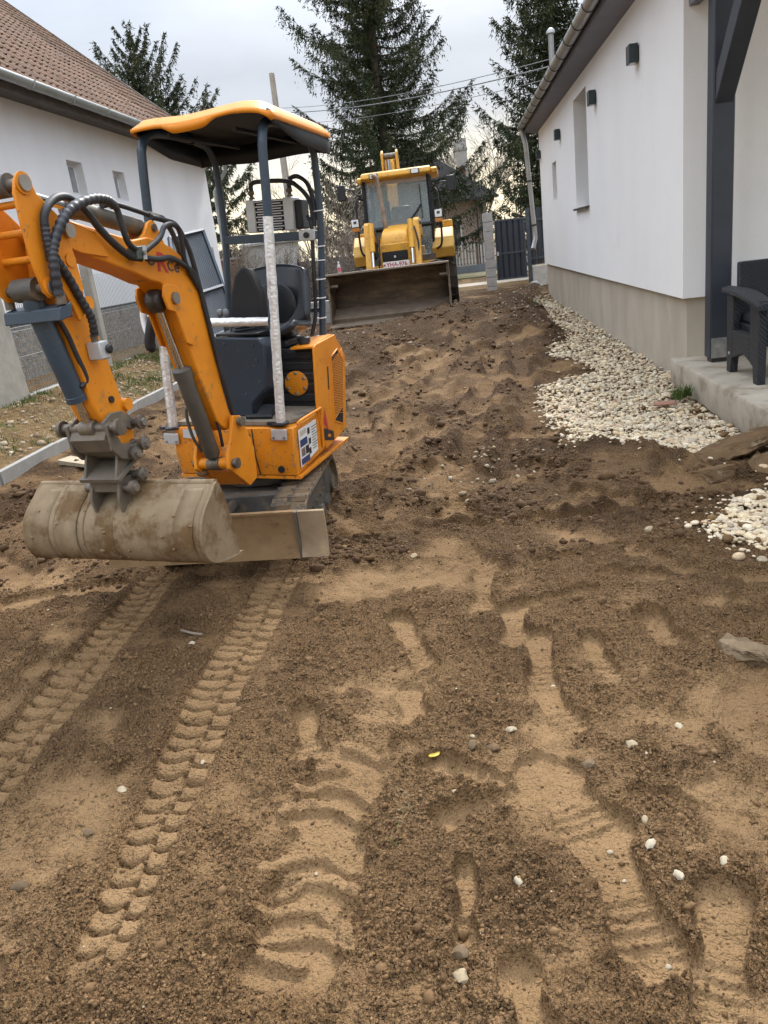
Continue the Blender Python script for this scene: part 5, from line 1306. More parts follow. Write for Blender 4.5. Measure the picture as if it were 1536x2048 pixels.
# ---- canopy frame
nv = M['navy']
def upost(name, pts, r=.021): return build(name, MB().tube(crom([UP(*p) for p in pts], 6), r, 12), nv, E_, smooth=60)
FRp = upost('canopy_post', [(.315,-.45,1.20),(.345,-.45,1.72),(.352,-.452,2.02),(.352,-.44,2.10),(.348,-.39,2.165),(.34,-.25,2.19),(.33,.10,2.20)], .0235)
FLp = upost('canopy_post', [(-.335,-.45,1.20),(-.318,-.45,1.72),(-.305,-.452,2.04),(-.302,-.44,2.11),(-.30,-.39,2.165),(-.30,-.25,2.19),(-.31,.10,2.20)], .0235)
RRp = upost('canopy_post', [(.268,.42,1.02),(.285,.42,1.25),(.314,.42,1.70),(.310,.42,2.03),(.305,.40,2.12),(.30,.33,2.175),(.31,.15,2.195)])
RLp = upost('canopy_post', [(-.35,.42,1.02),(-.345,.42,1.25),(-.315,.42,1.68),(-.322,.42,2.03),(-.33,.40,2.12),(-.33,.33,2.175),(-.32,.15,2.195)])
build('cross_bar', ubox(-.31,.285,.40,.44,1.625,1.675), nv, E_, bevel=.004)
build('bar_bracket', ubox(.18,.285,.388,.399,1.62,1.685), M['alu'], E_, bevel=.008)
build('bracket_knob', MB().lathe([(.018,0),(.018,.012),(.010,.014)], UP(.232,.387,1.652), -_Bk, 10), M['black'], E_)
build('rear_bar', ubox(.05,.28,.405,.43,1.20,1.225), nv, E_)
# foil-wrapped front frame
def foil():
    m = bpy.data.materials.new('crinkled_foil'); m.use_nodes = True; t = m.node_tree; b = t.nodes['Principled BSDF']
    b.inputs['Metallic'].default_value = .55; b.inputs['Roughness'].default_value = .34
    co = t.nodes.new('ShaderNodeTexCoord'); v = t.nodes.new('ShaderNodeTexVoronoi'); v.inputs['Scale'].default_value = 60; v.feature = 'F1'; t.links.new(co.outputs['Object'], v.inputs[0])
    n = t.nodes.new('ShaderNodeTexNoise'); n.inputs['Scale'].default_value = 45; n.inputs['Detail'].default_value = 4; t.links.new(co.outputs['Object'], n.inputs[0])
    a = t.nodes.new('ShaderNodeMath'); a.operation = 'ADD'; t.links.new(v.outputs[0], a.inputs[0]); t.links.new(n.outputs[0], a.inputs[1])
    bp = t.nodes.new('ShaderNodeBump'); bp.inputs['Distance'].default_value = .0040; bp.inputs['Strength'].default_value = .55; t.links.new(a.outputs[0], bp.inputs['Height']); t.links.new(bp.outputs[0], b.inputs['Normal'])
    r = t.nodes.new('ShaderNodeValToRGB'); r.color_ramp.elements[0].position = .30; r.color_ramp.elements[0].color = (.62,.61,.60,1); r.color_ramp.elements[1].position = .38; r.color_ramp.elements[1].color = (.80,.81,.82,1)
    n2 = t.nodes.new('ShaderNodeTexNoise'); n2.inputs['Scale'].default_value = 7; t.links.new(co.outputs['Object'], n2.inputs[0]); t.links.new(n2.outputs[0], r.inputs[0]); t.links.new(r.outputs[0], b.inputs['Base Color'])
    return m
M['foil'] = foil()
def foiltube(name, a, b, r=.026, k=26):
    pts = [Vector(a).lerp(Vector(b), i/k) for i in range(k+1)]
    mb = MB(); mb.tube(pts, [r*(1+.07*math.sin(i*2.3)*math.cos(i*1.1)) for i in range(k+1)], 12); return build(name, mb, M['foil'], E_, smooth=50)
foiltube('foil_wrapped_post', UP(.306,-.452,.70), UP(.346,-.452,1.745))
foiltube('foil_wrapped_post', UP(-.345,-.452,.67), UP(-.333,-.452,1.245))
foiltube('foil_wrapped_bar', UP(-.30,-.452,1.245), UP(.298,-.452,1.237), .023)
for r, z in ((.305,.692),(-.345,.665)):
    cl = build('post_clamp', MB().lathe([(.030,0),(.046,.004),(.046,.014),(.030,.018)], UP(r,-.452,z), n=18), M['black'], E_, smooth=40)
    build('clamp_plate', ubox(r-.045,r+.045,-.494,-.486,z-.075,z-.015), M['alu'], cl, bevel=.003)
    for d in (-.03,.03): build('bolt', MB().lathe([(.007,0),(.006,.006)], UP(r+d,-.495,z-.06), -_Bk, 6), M['steel'], cl)
    build('clamp_ear', ubox(r-.075,r-.045,-.465,-.44,z+.002,z+.016), M['black'], cl)
# bundle of gloves and cord tied to the left corner
mb = MB(); mb.tube(crom([UP(-.36,-.47,1.32),UP(-.395,-.49,1.34),UP(-.41,-.49,1.27),UP(-.385,-.50,1.19),UP(-.35,-.50,1.23),UP(-.36,-.50,1.30)]), .016, 8)
tb = build('tied_cord', mb, M['white'], E_, smooth=60)
build('black_rag', MB().tube(crom([UP(-.345,-.49,1.29),UP(-.365,-.50,1.23),UP(-.385,-.50,1.15),UP(-.375,-.49,1.10)]), [.02]+[.03]*10+[.03]*5+[.022]*2+[.01], 8), M['black'], E_, smooth=60)
# work lamp
wl = build('work_lamp', MB().hexa([UP(-.435,-.40,1.365),UP(-.355,-.40,1.372),UP(-.355,-.34,1.372),UP(-.435,-.34,1.365),UP(-.43,-.40,1.47),UP(-.36,-.40,1.46),UP(-.36,-.34,1.46),UP(-.43,-.34,1.47)]), M['orange'], E_, bevel=.006)
build('lamp_glass', MB().add([UP(-.42,-.4015,1.39),UP(-.365,-.4015,1.395),UP(-.368,-.4015,1.45),UP(-.418,-.4015,1.455)], [(0,1,2,3)]), M['glass'], wl)
# cable ties on the rear post
for z in (1.05,1.16,1.28,1.39,1.50,1.58,1.78):
    r = .268 + (z-1.02)*.066
    build('cable_tie', MB().lathe([(.030,0),(.0335,.001),(.0335,.006),(.030,.007)], UP(r-.006,.42,z), n=14), M['zip'], E_, smooth=40)
build('post_hose', MB().tube(crom([UP(.235,.43,1.98-.22),UP(.262,.405,1.70),UP(.255,.40,1.45),UP(.245,.40,1.2),UP(.215,.38,1.06)]), .013, 8), M['hose'], E_, smooth=60)
# oil cooler on the bar
ck = build('oil_cooler', ubox(-.155,.125,.452,.56,1.690,1.868), M['dark'], E_)
for r0, r1 in ((-.168,-.110),(.075,.138)): build('cooler_tank', ubox(r0,r1,.44,.57,1.685,1.874), M['alu'], ck, bevel=.006)
for k in range(12): build('cooler_fin', ubox(-.109 if k%2 else -.095,.074 if k%2 else .06,.443,.451,1.697+k*.0145,1.7035+k*.0145), M['alu'], ck)
build('fan_shroud', ubox(.139,.185,.47,.60,1.69,1.86), M['black'], ck, bevel=.01)
for r in (-.145,.105):
    build('cooler_fitting', MB().lathe([(.018,0),(.018,.015),(.012,.017),(.012,.03),(.020,.031),(.020,.05)], UP(r,.50,1.874), n=10), M['coupler'], ck)
build('cooler_hose', MB().tube(crom([UP(-.145,.50,1.92),UP(-.14,.50,1.965),UP(-.08,.49,1.975),UP(.10,.47,1.965),UP(.19,.45,1.92),UP(.255,.43,1.84),UP(.27,.415,1.74)]), .014, 8), M['hose'], ck, smooth=60)
build('cooler_hose', MB().tube(crom([UP(.105,.50,1.92),UP(.115,.49,1.975),UP(.18,.47,1.985),UP(.25,.44,1.93),UP(.285,.42,1.80),UP(.275,.41,1.70)]), .014, 8), M['hose'], ck, smooth=60)
# ---- canopy roof
def cz(u_, v):   # u -1..1 across, v 0 front .. 1 rear : height of the top skin
    crown = .030*(1-u_*u_)
    wave = .0
    # raised right shoulder and dip at the left front as moulded
    wave += .030*math.exp(-((u_-.72)/.42)**2)*(1-.3*v) - .012*math.exp(-((u_+.25)/.35)**2)
    return 2.228 + crown*.6 + wave + .006*v
def cr_(u_, v):
    fl_, fr = -.325, .430; rl, rr_ = -.475, .385
    bulge = .03*(1-u_*u_)
    l = fl_*(1-v)+rl*v; r = fr*(1-v)+rr_*v
    return (l+r)/2 + u_*(r-l)/2, -.50 - bulge*(1-v)*1.2 + v*1.02 + bulge*v
NU_, NV_ = 28, 16
def rim(u_, v): return max(0, max(abs(u_), abs(2*v-1)))
top = []
for j in range(NV_+1):
    v = j/NV_; row = []
    for i in range(NU_+1):
        u_ = -1 + 2*i/NU_; r, b = cr_(u_*.985, .008+v*.984); e = rim(u_, v)
        z = cz(u_, v) - .040*max(0, (e-.84)/.16)**2.2
        row.append(UP(r, b, z))
    top.append(row)
bot = [[p + Vector((0,0,-.030)) for p in row] for row in top]
mb = MB(); mb.grid(top); k0 = len(mb.v); mb.add([p for r in bot for p in r], [tuple(reversed(f)) for f in [(i*(NU_+1)+j, i*(NU_+1)+j+1, (i+1)*(NU_+1)+j+1, (i+1)*(NU_+1)+j) for i in range(NV_) for j in range(NU_)]])
roofc = build('canopy_roof', MB().grid(top), M['orange'], E_, smooth=180)
can = mat('canopy_black_lining', (.010,.012,.016), (.014,.016,.02), scale=4, rough=.55)
edge_ = [(i, 0) for i in range(NU_+1)] + [(NU_, j) for j in range(1, NV_+1)] + [(i, NV_) for i in range(NU_-1, -1, -1)] + [(0, j) for j in range(NV_-1, 0, -1)]
def skirt_depth(i, j):
    u_ = -1+2*i/NU_; v = j/NV_
    if j == 0:      # scalloped front fascia
        d = .018 + .028*max(0, min(1, (.62-abs(u_+.12)/.62)*4)) if u_ < .42 else .018
        if u_ < -.80: d = .018
        if u_ > .55: d = .022 + .02*max(0,(u_-.9)/.1)
        return d
    return .030
ring1 = [top[j][i] for i, j in edge_]; ring2 = []
for i, j in edge_: ring2.append(top[j][i] + Vector((0,0,-skirt_depth(i, j))))
nr_ = len(edge_); mb = MB().add(ring1 + ring2, [(k,(k+1)%nr_,nr_+(k+1)%nr_,nr_+k) for k in range(nr_) if not (edge_[k][1] == NV_ or edge_[(k+1)%nr_][1] == NV_) or True])
build('fascia', mb, M['orange'], roofc, smooth=50, solid=.006)
under = [[p + Vector((0,0,-.016)) for p in row] for row in top]
build('lining', MB().grid(under), can, roofc, smooth=180)
# deep black rear and side valance
rv = []
for dz in (.012, -.095):
    rv.append([top[j][NU_] + Vector((-.012,0,dz - .02*(j/NV_) + (.06 if dz < -.05 else 0)*(1-min(1, j/NV_*2.2)))) for j in range(NV_+1)] + [top[NV_][i] + Vector((0,-.014,dz-.02)) for i in range(NU_-1,-1,-1)] + [top[j][0] + Vector((.012,0,dz-.02*(j/NV_) + (.06 if dz < -.05 else 0)*(1-min(1, j/NV_*2.2)))) for j in range(NV_-1,0,-1)])
build('valance', MB().grid(rv), can, roofc, smooth=60, solid=.008)
for r in (-.16,.20): build('roof_rib', MB().tube([UP(r,-.42,2.155),UP(r,.42,2.165)], .012, 6), can, roofc)

# ---- boom bracket (swing post)
for l in (-.105, .085):
    bplate([(.08,.79),(.15,.805),(.175,.75),(.255,.625),(.265,.56),(.235,.535),(.10,.42),(.02,.44),(.0,.60)], l, l+.02, (q := MB())); brk = build('boom_bracket', q, M['orange'], E_, bevel=.003)
build('bracket_gusset', bplate([(.01,.44),(.11,.43),(.21,.53),(.10,.56),(.02,.62)], -.082, .083), M['orange_low'], E_)
for s, z, r in ((.115,.765,.022),(.225,.578,.024)):
    pn = build('pivot_pin', bcyl(s, z, -.125, .125, r*.8), M['pin'], E_, smooth=40); build('pin_head', bcyl(s, z, .118, .134, r*1.15), M['pin'], pn, smooth=40)
for a, b_ in ((-.085,-.035),(.035,.084)): build('cylinder_boss', bcyl(.225, .578, a, b_, .028), M['orange'], E_, smooth=40)
build('mud_lump', MB().lathe([(.0,-.03),(.03,-.02),(.038,0),(.02,.025),(.0,.03)], BP(.20,-.10,.53), n=9), M['blade'], E_, smooth=60)
# ---- boom
boom_poly = [(1.055,1.742),(.96,1.742),(.872,1.722),(.609,1.662),(.505,1.672),(.43,1.655),(.34,1.622),(.255,1.565),(.205,1.512),(.178,1.452),(.166,1.30),(.150,1.08),(.118,.84),(.095,.775),(.115,.735),(.165,.735),(.205,.765),(.234,.80),(.318,1.045),(.395,1.33),(.425,1.43),(.475,1.478),(.53,1.49),(.643,1.533),(.903,1.612),(1.045,1.672),(1.075,1.705)]
boom = build('boom', bplate(boom_poly, -.065, .065), M['orange'], E_, bevel=.007)
# reinforcing plates: knee lug and cylinder lug
for l in (.066, -.078):
    build('knee_plate', bplate([(.30,1.24),(.36,1.40),(.37,1.455),(.44,1.47),(.475,1.465),(.49,1.42),(.47,1.36),(.42,1.345),(.38,1.20),(.33,1.18)], l, l+.012), M['orange'], boom, bevel=.003)
    build('end_plate', bplate([(.80,1.60),(.85,1.70),(1.03,1.755),(1.075,1.74),(1.09,1.70),(1.06,1.662),(.95,1.622)], l, l+.012), M['orange'], boom, bevel=.003)
for l in (-.050, .035): build('cylinder_lug', bplate([(.56,1.655),(.50,1.69),(.462,1.732),(.43,1.742),(.402,1.722),(.385,1.67),(.36,1.625)], l, l+.016), M['orange'], boom, bevel=.003)
pn = build('lug_pin', bcyl(.43,1.708,-.06,.06,.016), M['pin'], boom, smooth=40)
pn = build('knee_pin', bcyl(.415,1.405,-.09,.09,.020), M['pin'], boom, smooth=40); build('pin_head', bcyl(.415,1.405,.079,.092,.027), M['steel'], pn, smooth=40)
build('rod_eye', MB().lathe([(.0,-.04),(.035,-.04),(.052,-.02),(.052,.02),(.035,.04),(.0,.04)], BP(.445,.0,1.402), _rb, 18), M['grease'], boom, smooth=60)
build('end_pin', bcyl(1.045,1.700,-.115,.115,.018), M['pin'], boom, smooth=40)
build('end_pin_head', bcyl(1.045,1.700,.114,.128,.026), M['steel'], boom, smooth=40)
# lettering on the boom
def btext(body_, s, z, size, m_, nm, rot=-.10, sx=1.0):
    cu = bpy.data.curves.new(nm, 'FONT'); cu.body = body_; cu.size = size; cu.extrude = .0006; cu.offset = size*.018
    tmp = bpy.data.objects.new(nm, cu); COL.objects.link(tmp); dg = bpy.context.evaluated_depsgraph_get(); me = bpy.data.meshes.new_from_object(tmp.evaluated_get(dg)); bpy.data.objects.remove(tmp)
    # the viewer's left is towards +s, so x runs against s
    ex = (-_b*math.cos(rot) + Vector((0,0,1))*math.sin(rot)); ez = (_b*math.sin(rot) + Vector((0,0,1))*math.cos(rot)); o0 = BP(s, .0665, z)
    me.transform(Matrix(((ex.x*sx,ez.x,_rb.x,o0.x),(ex.y*sx,ez.y,_rb.y,o0.y),(ex.z*sx,ez.z,_rb.z,o0.z),(0,0,0,1))))
    me.transform(Matrix.Translation(-wloc(boom))); me.materials.clear(); me.materials.append(m_)
    o = bpy.data.objects.new(nm, me); COL.objects.link(o); o.parent = boom; return o
btext('o', .545, 1.560, .085, M['print_grey'], 'letter', -.16, 1.2); btext('R', .485, 1.530, .115, M['red'], 'letter', -.16, 1.15); btext('C', .408, 1.528, .062, M['print_grey'], 'letter', -.18, 1.1); btext('e', .358, 1.518, .075, M['print_grey'], 'letter', -.2, 1.1)
# ---- boom cylinder
a, b2 = BP(.228,0,.60), BP(.440,0,1.39); dv = (b2-a).normalized()
bc = build('boom_cylinder', MB().lathe([(.034,0),(.040,.01),(.040,.43),(.046,.432),(.046,.475),(.030,.482),(.022,.485)], a + dv*.02, dv, 20), M['grimy'], E_, smooth=40)
build('cylinder_rod', MB().cyl(a + dv*.48, b2, .019, 14), M['chrome'], bc, smooth=60)
build('cylinder_eye', bcyl(.225,.578,-.034,.034,.034), M['pin'], bc, smooth=40)
build('oil_pipe', MB().tube(crom([BP(.29,.045,1.035),BP(.258,.052,1.01),BP(.245,.052,.90),BP(.215,.052,.76),BP(.20,.045,.66)]), .008, 7), M['hose'], bc, smooth=60)
build('oil_pipe', MB().tube(crom([BP(.285,-.045,.90),BP(.31,-.055,.86),BP(.295,-.055,.74),BP(.25,-.05,.65)]), .008, 7), M['grimy'], bc, smooth=60)
# ---- arm cylinder on the boom's back
a, b2 = BP(.43,0,1.708), BP(1.20,0,1.862); dv = (b2-a).normalized(); L_ = (b2-a).length
ac = build('arm_cylinder', MB().lathe([(.030,.0),(.036,.02),(.036,.40),(.042,.402),(.042,.45),(.026,.456)], a + dv*.02, dv, 20), M['grimy'], E_, smooth=40)
build('cylinder_rod', MB().cyl(a + dv*.44, b2, .017, 14), M['chrome'], ac, smooth=60)
build('rod_eye', bcyl(1.20,1.862,-.045,.045,.040), M['grimy'], ac, smooth=40)
build('oil_pipe', MB().tube(crom([BP(.72,.03,1.80),BP(.63,.03,1.806),BP(.50,.03,1.782),BP(.385,.03,1.757)]), .011, 8), M['hose'], ac, smooth=60)
build('pipe_fitting', MB().tube([BP(.42,.03,1.765),BP(.36,.03,1.755)], .016, 8), M['coupler'], ac)
# ---- arm
arm_poly = [(1.045,1.735),(1.000,1.70),(.990,1.64),(.975,1.49),(.917,1.213),(.887,1.051),(.868,.99),(.855,.93),(.860,.86),(.885,.825),(.925,.83),(.955,.87),(1.00,.93),(1.035,.99),(1.064,1.06),(1.075,1.18),(1.10,1.32),(1.125,1.43),(1.11,1.56),(1.09,1.70)]
arm = build('arm', bplate(arm_poly, -.058, .058), M['orange'], E_, bevel=.007)
ear = [(1.235,1.872),(1.215,1.893),(1.19,1.893),(1.168,1.870),(1.150,1.828),(1.06,1.748),(1.045,1.71),(1.03,1.62),(1.02,1.50),(1.05,1.40),(1.08,1.38),(1.10,1.44),(1.13,1.50),(1.165,1.475),(1.20,1.475),(1.225,1.50),(1.245,1.60),(1.252,1.72),(1.252,1.83)]
for l in (-.105, .092): build('ear_plate', bplate(ear, l, l+.014), M['orange'], arm, bevel=.003)
for s, z in ((1.19,1.80),(1.185,1.705),(1.175,1.615)): build('spacer_tube', bcyl(s, z, -.092, .092, .013), M['orange'], arm, smooth=40)
for s, z, r in ((1.205,1.860,.020),(1.190,1.512,.018)):
    pn = build('ear_pin', bcyl(s, z, -.115, .110, r), M['pin'], arm, smooth=40); build('pin_head', bcyl(s, z, .1065, .120, r*1.35), M['steel'], pn, smooth=40); build('pin_collar', bcyl(s, z, .1062, .112, r*1.9), M['orange'], pn, smooth=40)
build('hose_boss', bcyl(.872,1.02,-.04,.075,.026), M['orange'], arm, smooth=40)
build('plug', bcyl(.955,1.058,.058,.066,.014), M['black'], arm, smooth=40)
for s, z in ((1.06,1.60),(1.015,1.44)): build('weld_boss', bcyl(s, z, .106, .112, .026), M['orange'], arm, smooth=40)
vb_ = build('valve_block', bplate([(1.03,1.295),(.975,1.295),(.975,1.225),(1.03,1.225)], .06, .125), M['alu'], arm, bevel=.006)
build('valve_knob', MB().lathe([(.016,0),(.02,.008),(.012,.014)], BP(.985,.126,1.262), _rb, 12), M['black'], vb_)
build('hose_end', MB().cyl(BP(1.02,.10,1.325), BP(1.015,.098,1.296), .014, 10), M['coupler'], vb_)
# ---- bucket cylinder
a, b2 = BP(1.190,0,1.512), BP(1.042,0,.965); dv = (b2-a).normalized(); L_ = (b2-a).length
kc = build('bucket_cylinder', MB().lathe([(.030,.02),(.040,.05),(.040,.42),(.043,.422),(.043,.445),(.022,.45)], a, dv, 20), M['navy'], E_, smooth=40)
build('cylinder_rod', MB().cyl(a + dv*.44, b2, .019, 14), M['chrome'], kc, smooth=60)
build('rod_eye', bcyl(1.042,.962,-.035,.035,.034), M['pin'], kc, smooth=40)
build('cylinder_eye', bcyl(1.190,1.512,-.05,.05,.042), M['grimy'], kc, smooth=40)
mf = build('hose_manifold', bplate([(1.21,1.44),(1.14,1.455),(1.15,1.405),(1.215,1.395)], -.125, .14), M['navy'], kc, bevel=.004)
build('hose_end', MB().cyl(BP(1.18,.13,1.49), BP(1.182,.13,1.45), .018, 10), M['coupler'], mf); build('hose_end', MB().cyl(BP(1.18,-.11,1.49), BP(1.182,-.11,1.45), .018, 10), M['coupler'], mf)
build('oil_pipe', MB().tube(crom([BP(1.135,.05,1.41),BP(1.105,.055,1.336),BP(1.085,.055,1.261),BP(1.062,.055,1.184),BP(1.062,.05,1.150),BP(1.085,.04,1.135)]), .010, 8), M['hose'], kc, smooth=60)
# ---- linkage and coupler
lk = build('link_pin', bcyl(1.042,.962,-.135,.135,.020), M['pin'], E_, smooth=40)
for l in (.135,-.150): build('pin_collar', bcyl(1.042,.962,l,l+.018,.034), M['pin'], lk, smooth=40)
arc1 = [(1.06,.985),(1.00,1.012),(.93,1.005),(.885,.972),(.862,.945),(.872,.918),(.905,.92),(.935,.948),(.985,.956),(1.02,.938),(1.06,.935)]
arc2 = [(1.07,.975),(1.035,.985),(1.022,.93),(1.005,.89),(.965,.872),(.925,.862),(.88,.862),(.872,.835),(.90,.812),(.96,.806),(1.02,.825),(1.065,.875)]
for l in (.070,-.083): build('arm_link', bplate(arc1, l, l+.013), M['coupler'], E_, bevel=.003)
for l in (.090,-.106): build('bucket_link', bplate(arc2, l, l+.016), M['coupler'], E_, bevel=.003)
build('link_shell', bplate([(1.055,.955),(1.022,.90),(.98,.872),(1.0,.835),(1.05,.865),(1.08,.92)], -.085, .088), M['coupler'], E_)
for s, z, r in ((.880,.945,.022),(.885,.857,.022),(.955,.832,.022),(.938,.738,.021),(1.012,.702,.022)):
    pn = build('pin', bcyl(s, z, -.115, .115, r*.85), M['pin'], E_, smooth=40)
    build('pin_head', MB().lathe([(r*1.35,0),(r*1.35,.014),(r*.8,.018)], BP(s,.114,z), _rb, 14), M['pin'], pn, smooth=40); build('nut', bcyl(s, z, .130, .142, r*.75, 6), M['steel'], pn)
for l in (.072,-.084): build('coupler_cheek', bplate([(1.005,.875),(.94,.87),(.885,.875),(.87,.84),(.915,.795),(1.04,.738),(1.06,.744)], l, l+.012), M['coupler'], E_, bevel=.002)
build('coupler_base', bplate([(1.065,.752),(.88,.828),(.875,.815),(1.06,.738)], -.10, .10), M['coupler'], E_)
build('coupler_back', bplate([(.985,.86),(.975,.855),(.87,.80),(.88,.80)], -.072, .072), M['coupler'], E_)
for l in (.062,-.076): build('bucket_ear', bplate([(1.035,.735),(.93,.745),(.895,.725),(.91,.70),(.96,.665),(1.045,.60),(1.06,.66)], l, l+.014), M['coupler'], E_, bevel=.002)
build('ear_bridge', bplate([(1.04,.732),(1.03,.735),(1.015,.70),(1.035,.69)], -.062, .062), M['coupler'], E_)
# ---- bucket: wide ditching bucket, its rounded back to the viewer
shell = [(.915,.690),(.935,.681),(.975,.648),(1.03,.607),(1.068,.560),(1.084,.505),(1.080,.454),(1.055,.408),(1.00,.378),(.93,.362),(.845,.352)]
dense = [(p.x, p.y) for p in crom([Vector((a_, b_, 0)) for a_, b_ in shell], 4)]
rows = []; NL = 44
for k in range(NL+1):
    l = -.445 + .89*k/NL
    rows.append([BP(s + .004*math.sin(l*9), l, z + .002*math.sin(l*14)) for s, z in dense])
bk = build('bucket', MB().grid(rows), M['bucket'], E_, smooth=50, solid=.012)
endp = dense + [(.842,.36),(.850,.45),(.862,.545),(.880,.625),(.900,.68)]
for l in (-.457, .446): build('end_plate', bplate(endp, l, l+.011), M['bucket'], bk, bevel=.002)
for l in (-.457,.446):
    build('edge_bead', MB().tube([BP(s+.002, l+.0055, z) for s, z in dense], .0075, 6), M['bucket'], bk, smooth=60)
build('rim_tube', MB().cyl(BP(.915,-.45,.69), BP(.915,.45,.69), .015, 12), M['bucket'], bk, smooth=60)
for l in (-.29,-.135,.12,.30): build('wear_strap', MB().tube([BP(s+.004, l, z) for s, z in dense[4:-6]], .006, 5), M['bucket'], bk, smooth=60)
for l in (-.36,-.21,-.02,.20,.37): build('shell_band', MB().grid([[BP(s+.0075, l-.045, z) for s, z in dense[5:-9]], [BP(s+.0075, l+.045, z) for s, z in dense[5:-9]]]), M['bucket'], bk, smooth=60, solid=.006)
build('lip', bplate([(.93,.352),(.80,.336),(.80,.348),(.93,.364)], -.45, .45), M['bucket'], bk)
V = []; 
lp_ = []
r_ = random.Random(5)
for k in range(90):
    i = r_.randint(8, len(dense)-6); l = r_.uniform(-.43,.43); s, z = dense[i]; lp_.append(BP(s+.008, l, z))
P_ = np.array([tuple(p) for p in lp_], np.float32)
o = lumps('caked_mud', P_, np.clip(np.exp(NR.normal(math.log(.006), .5, len(P_))), .003, .012), .4, M['blade'], .3, sink=.5); o.parent = bk; o.location = -wloc(bk)
# ---- hoses
HOSE = {
 'wrapped': [([(1.187,.13,1.483),(1.186,.14,1.588),(1.164,.14,1.653),(1.108,.15,1.728),(1.031,.15,1.778),(.911,.14,1.808),(.814,.13,1.808),(.765,.125,1.79)], .020),
             ([(1.178,.13,1.60),(1.180,.13,1.66),(1.174,.13,1.72)], .017), ([(1.148,.12,1.611),(1.105,.12,1.54),(1.065,.12,1.455),(1.034,.12,1.386),(1.018,.105,1.320)], .017), ([(1.124,-.12,1.70),(1.129,-.12,1.579),(1.18,-.11,1.485)], .018)],
 'plain': [([(.765,.125,1.79),(.743,.12,1.77),(.733,.12,1.703),(.716,.12,1.647),(.668,.11,1.624),(.62,.10,1.618)], .013),
           ([(1.18,.125,1.60),(1.174,.13,1.72),(1.153,.13,1.769),(1.088,.12,1.808),(1.014,.11,1.819),(.949,.10,1.799),(.898,.10,1.761),(.843,.10,1.701),(.766,.10,1.638),(.696,.10,1.597),(.63,.10,1.585)], .015),
           ([(.594,.10,1.611),(.485,.11,1.66),(.433,.11,1.706),(.368,.11,1.715),(.326,.11,1.691),(.309,.10,1.628),(.285,.085,1.545),(.20,.075,1.43)], .012),
           ([(.591,.10,1.583),(.50,.10,1.575),(.414,.095,1.577),(.323,.085,1.550),(.236,.08,1.505),(.195,.078,1.422),(.180,.078,1.308),(.160,.078,1.146),(.13,.078,.95),(.09,.07,.80)], .013),
           ([(.376,.03,1.756),(.317,.03,1.748),(.263,.03,1.685),(.235,.03,1.606),(.17,.0,1.50),(.13,.0,1.3),(.06,.0,1.0)], .012), ([(.428,.05,1.753),(.336,.05,1.739),(.255,.05,1.717),(.200,.05,1.645),(.17,.05,1.553),(.13,.04,1.35),(.09,.03,1.05)], .012)]}
for pts, r in HOSE['plain']: build('hydraulic_hose', MB().tube(crom([BP(*p) for p in pts], 6), r, 9), M['hose'], E_, smooth=60)
for pts, r in HOSE['wrapped']:
    P = crom([BP(*p) for p in pts], 14); mb = MB(); mb.tube(P, [r*(1.0 if (k % 4) < 2 else .86) for k in range(len(P))], 10); build('wrapped_hose', mb, M['wrap'], E_, smooth=40)
hb = build('hose_block', bplate([(.668,1.633),(.614,1.633),(.621,1.581),(.676,1.581)], .07, .120), mat('green_grey_block',(.06,.085,.075),(.05,.07,.06),rough=.5), E_, bevel=.004)
build('bolt', MB().cyl(BP(.636,.120,1.605), BP(.636,.135,1.605), .010, 8), M['steel'], hb)
build('block_face', bplate([(.634,1.635),(.608,1.635),(.616,1.579),(.640,1.579)], .1205, .1235), M['alu'], hb)

# ================================================================== BACKHOE LOADER
BZ = .27
BH = empty('backhoe_loader', (-1.2, 16.5, BZ), 'yellow backhoe loader with wide front bucket lowered on the soil heap', 'loader')
M['yellow'] = mat('loader_yellow', (.66, .33, .022), (.58, .28, .018), scale=3, rough=.45, dirt=(.33,.20,.06), dscale=5, damt=.54, speck=(22, .62, (.22,.13,.05)))
M['yellow2'] = mat('faded_loader_yellow', (.68, .40, .08), (.60, .34, .06), scale=3, rough=.55)
M['lbucket'] = mat('rusty_loader_bucket', (.125, .088, .056), (.080, .058, .038), scale=3, rough=.8, metal=.2, dirt=(.20,.135,.075), dscale=2.2, damt=.48, bump=.004, bscale=14, stretch=(.5,1,1.6))
M['lrim'] = mat('worn_bucket_edge', (.24,.185,.135), (.17,.13,.095), scale=6, rough=.6, metal=.3)
M['tyre'] = mat('dusty_tyre', (.040,.036,.032), (.075,.062,.048), scale=6, rough=.9, bump=.004, bscale=20)
M['exh'] = mat('rusty_exhaust', (.36,.29,.22), (.24,.17,.12), scale=7, rough=.55, metal=.5)
def cabglass():
    m = bpy.data.materials.new('cab_glass_tint_sky_sheen'); m.use_nodes = True; b = m.node_tree.nodes['Principled BSDF']
    b.inputs['Base Color'].default_value = (.30,.37,.39,1); b.inputs['Roughness'].default_value = .04; b.inputs['Alpha'].default_value = .5; b.inputs['Specular IOR Level'].default_value = .9  # tint lightened and alpha raised, painting the sky's reflection into the pane
    return m
M['cabglass'] = cabglass()
def yplate(poly, x0, x1, mb=None):     # polygon in (y,z), extruded across x
    mb = mb or MB(); return mb.prism([(x0,y,z) for y,z in poly], (x1-x0,0,0))
Y_ = M['yellow']
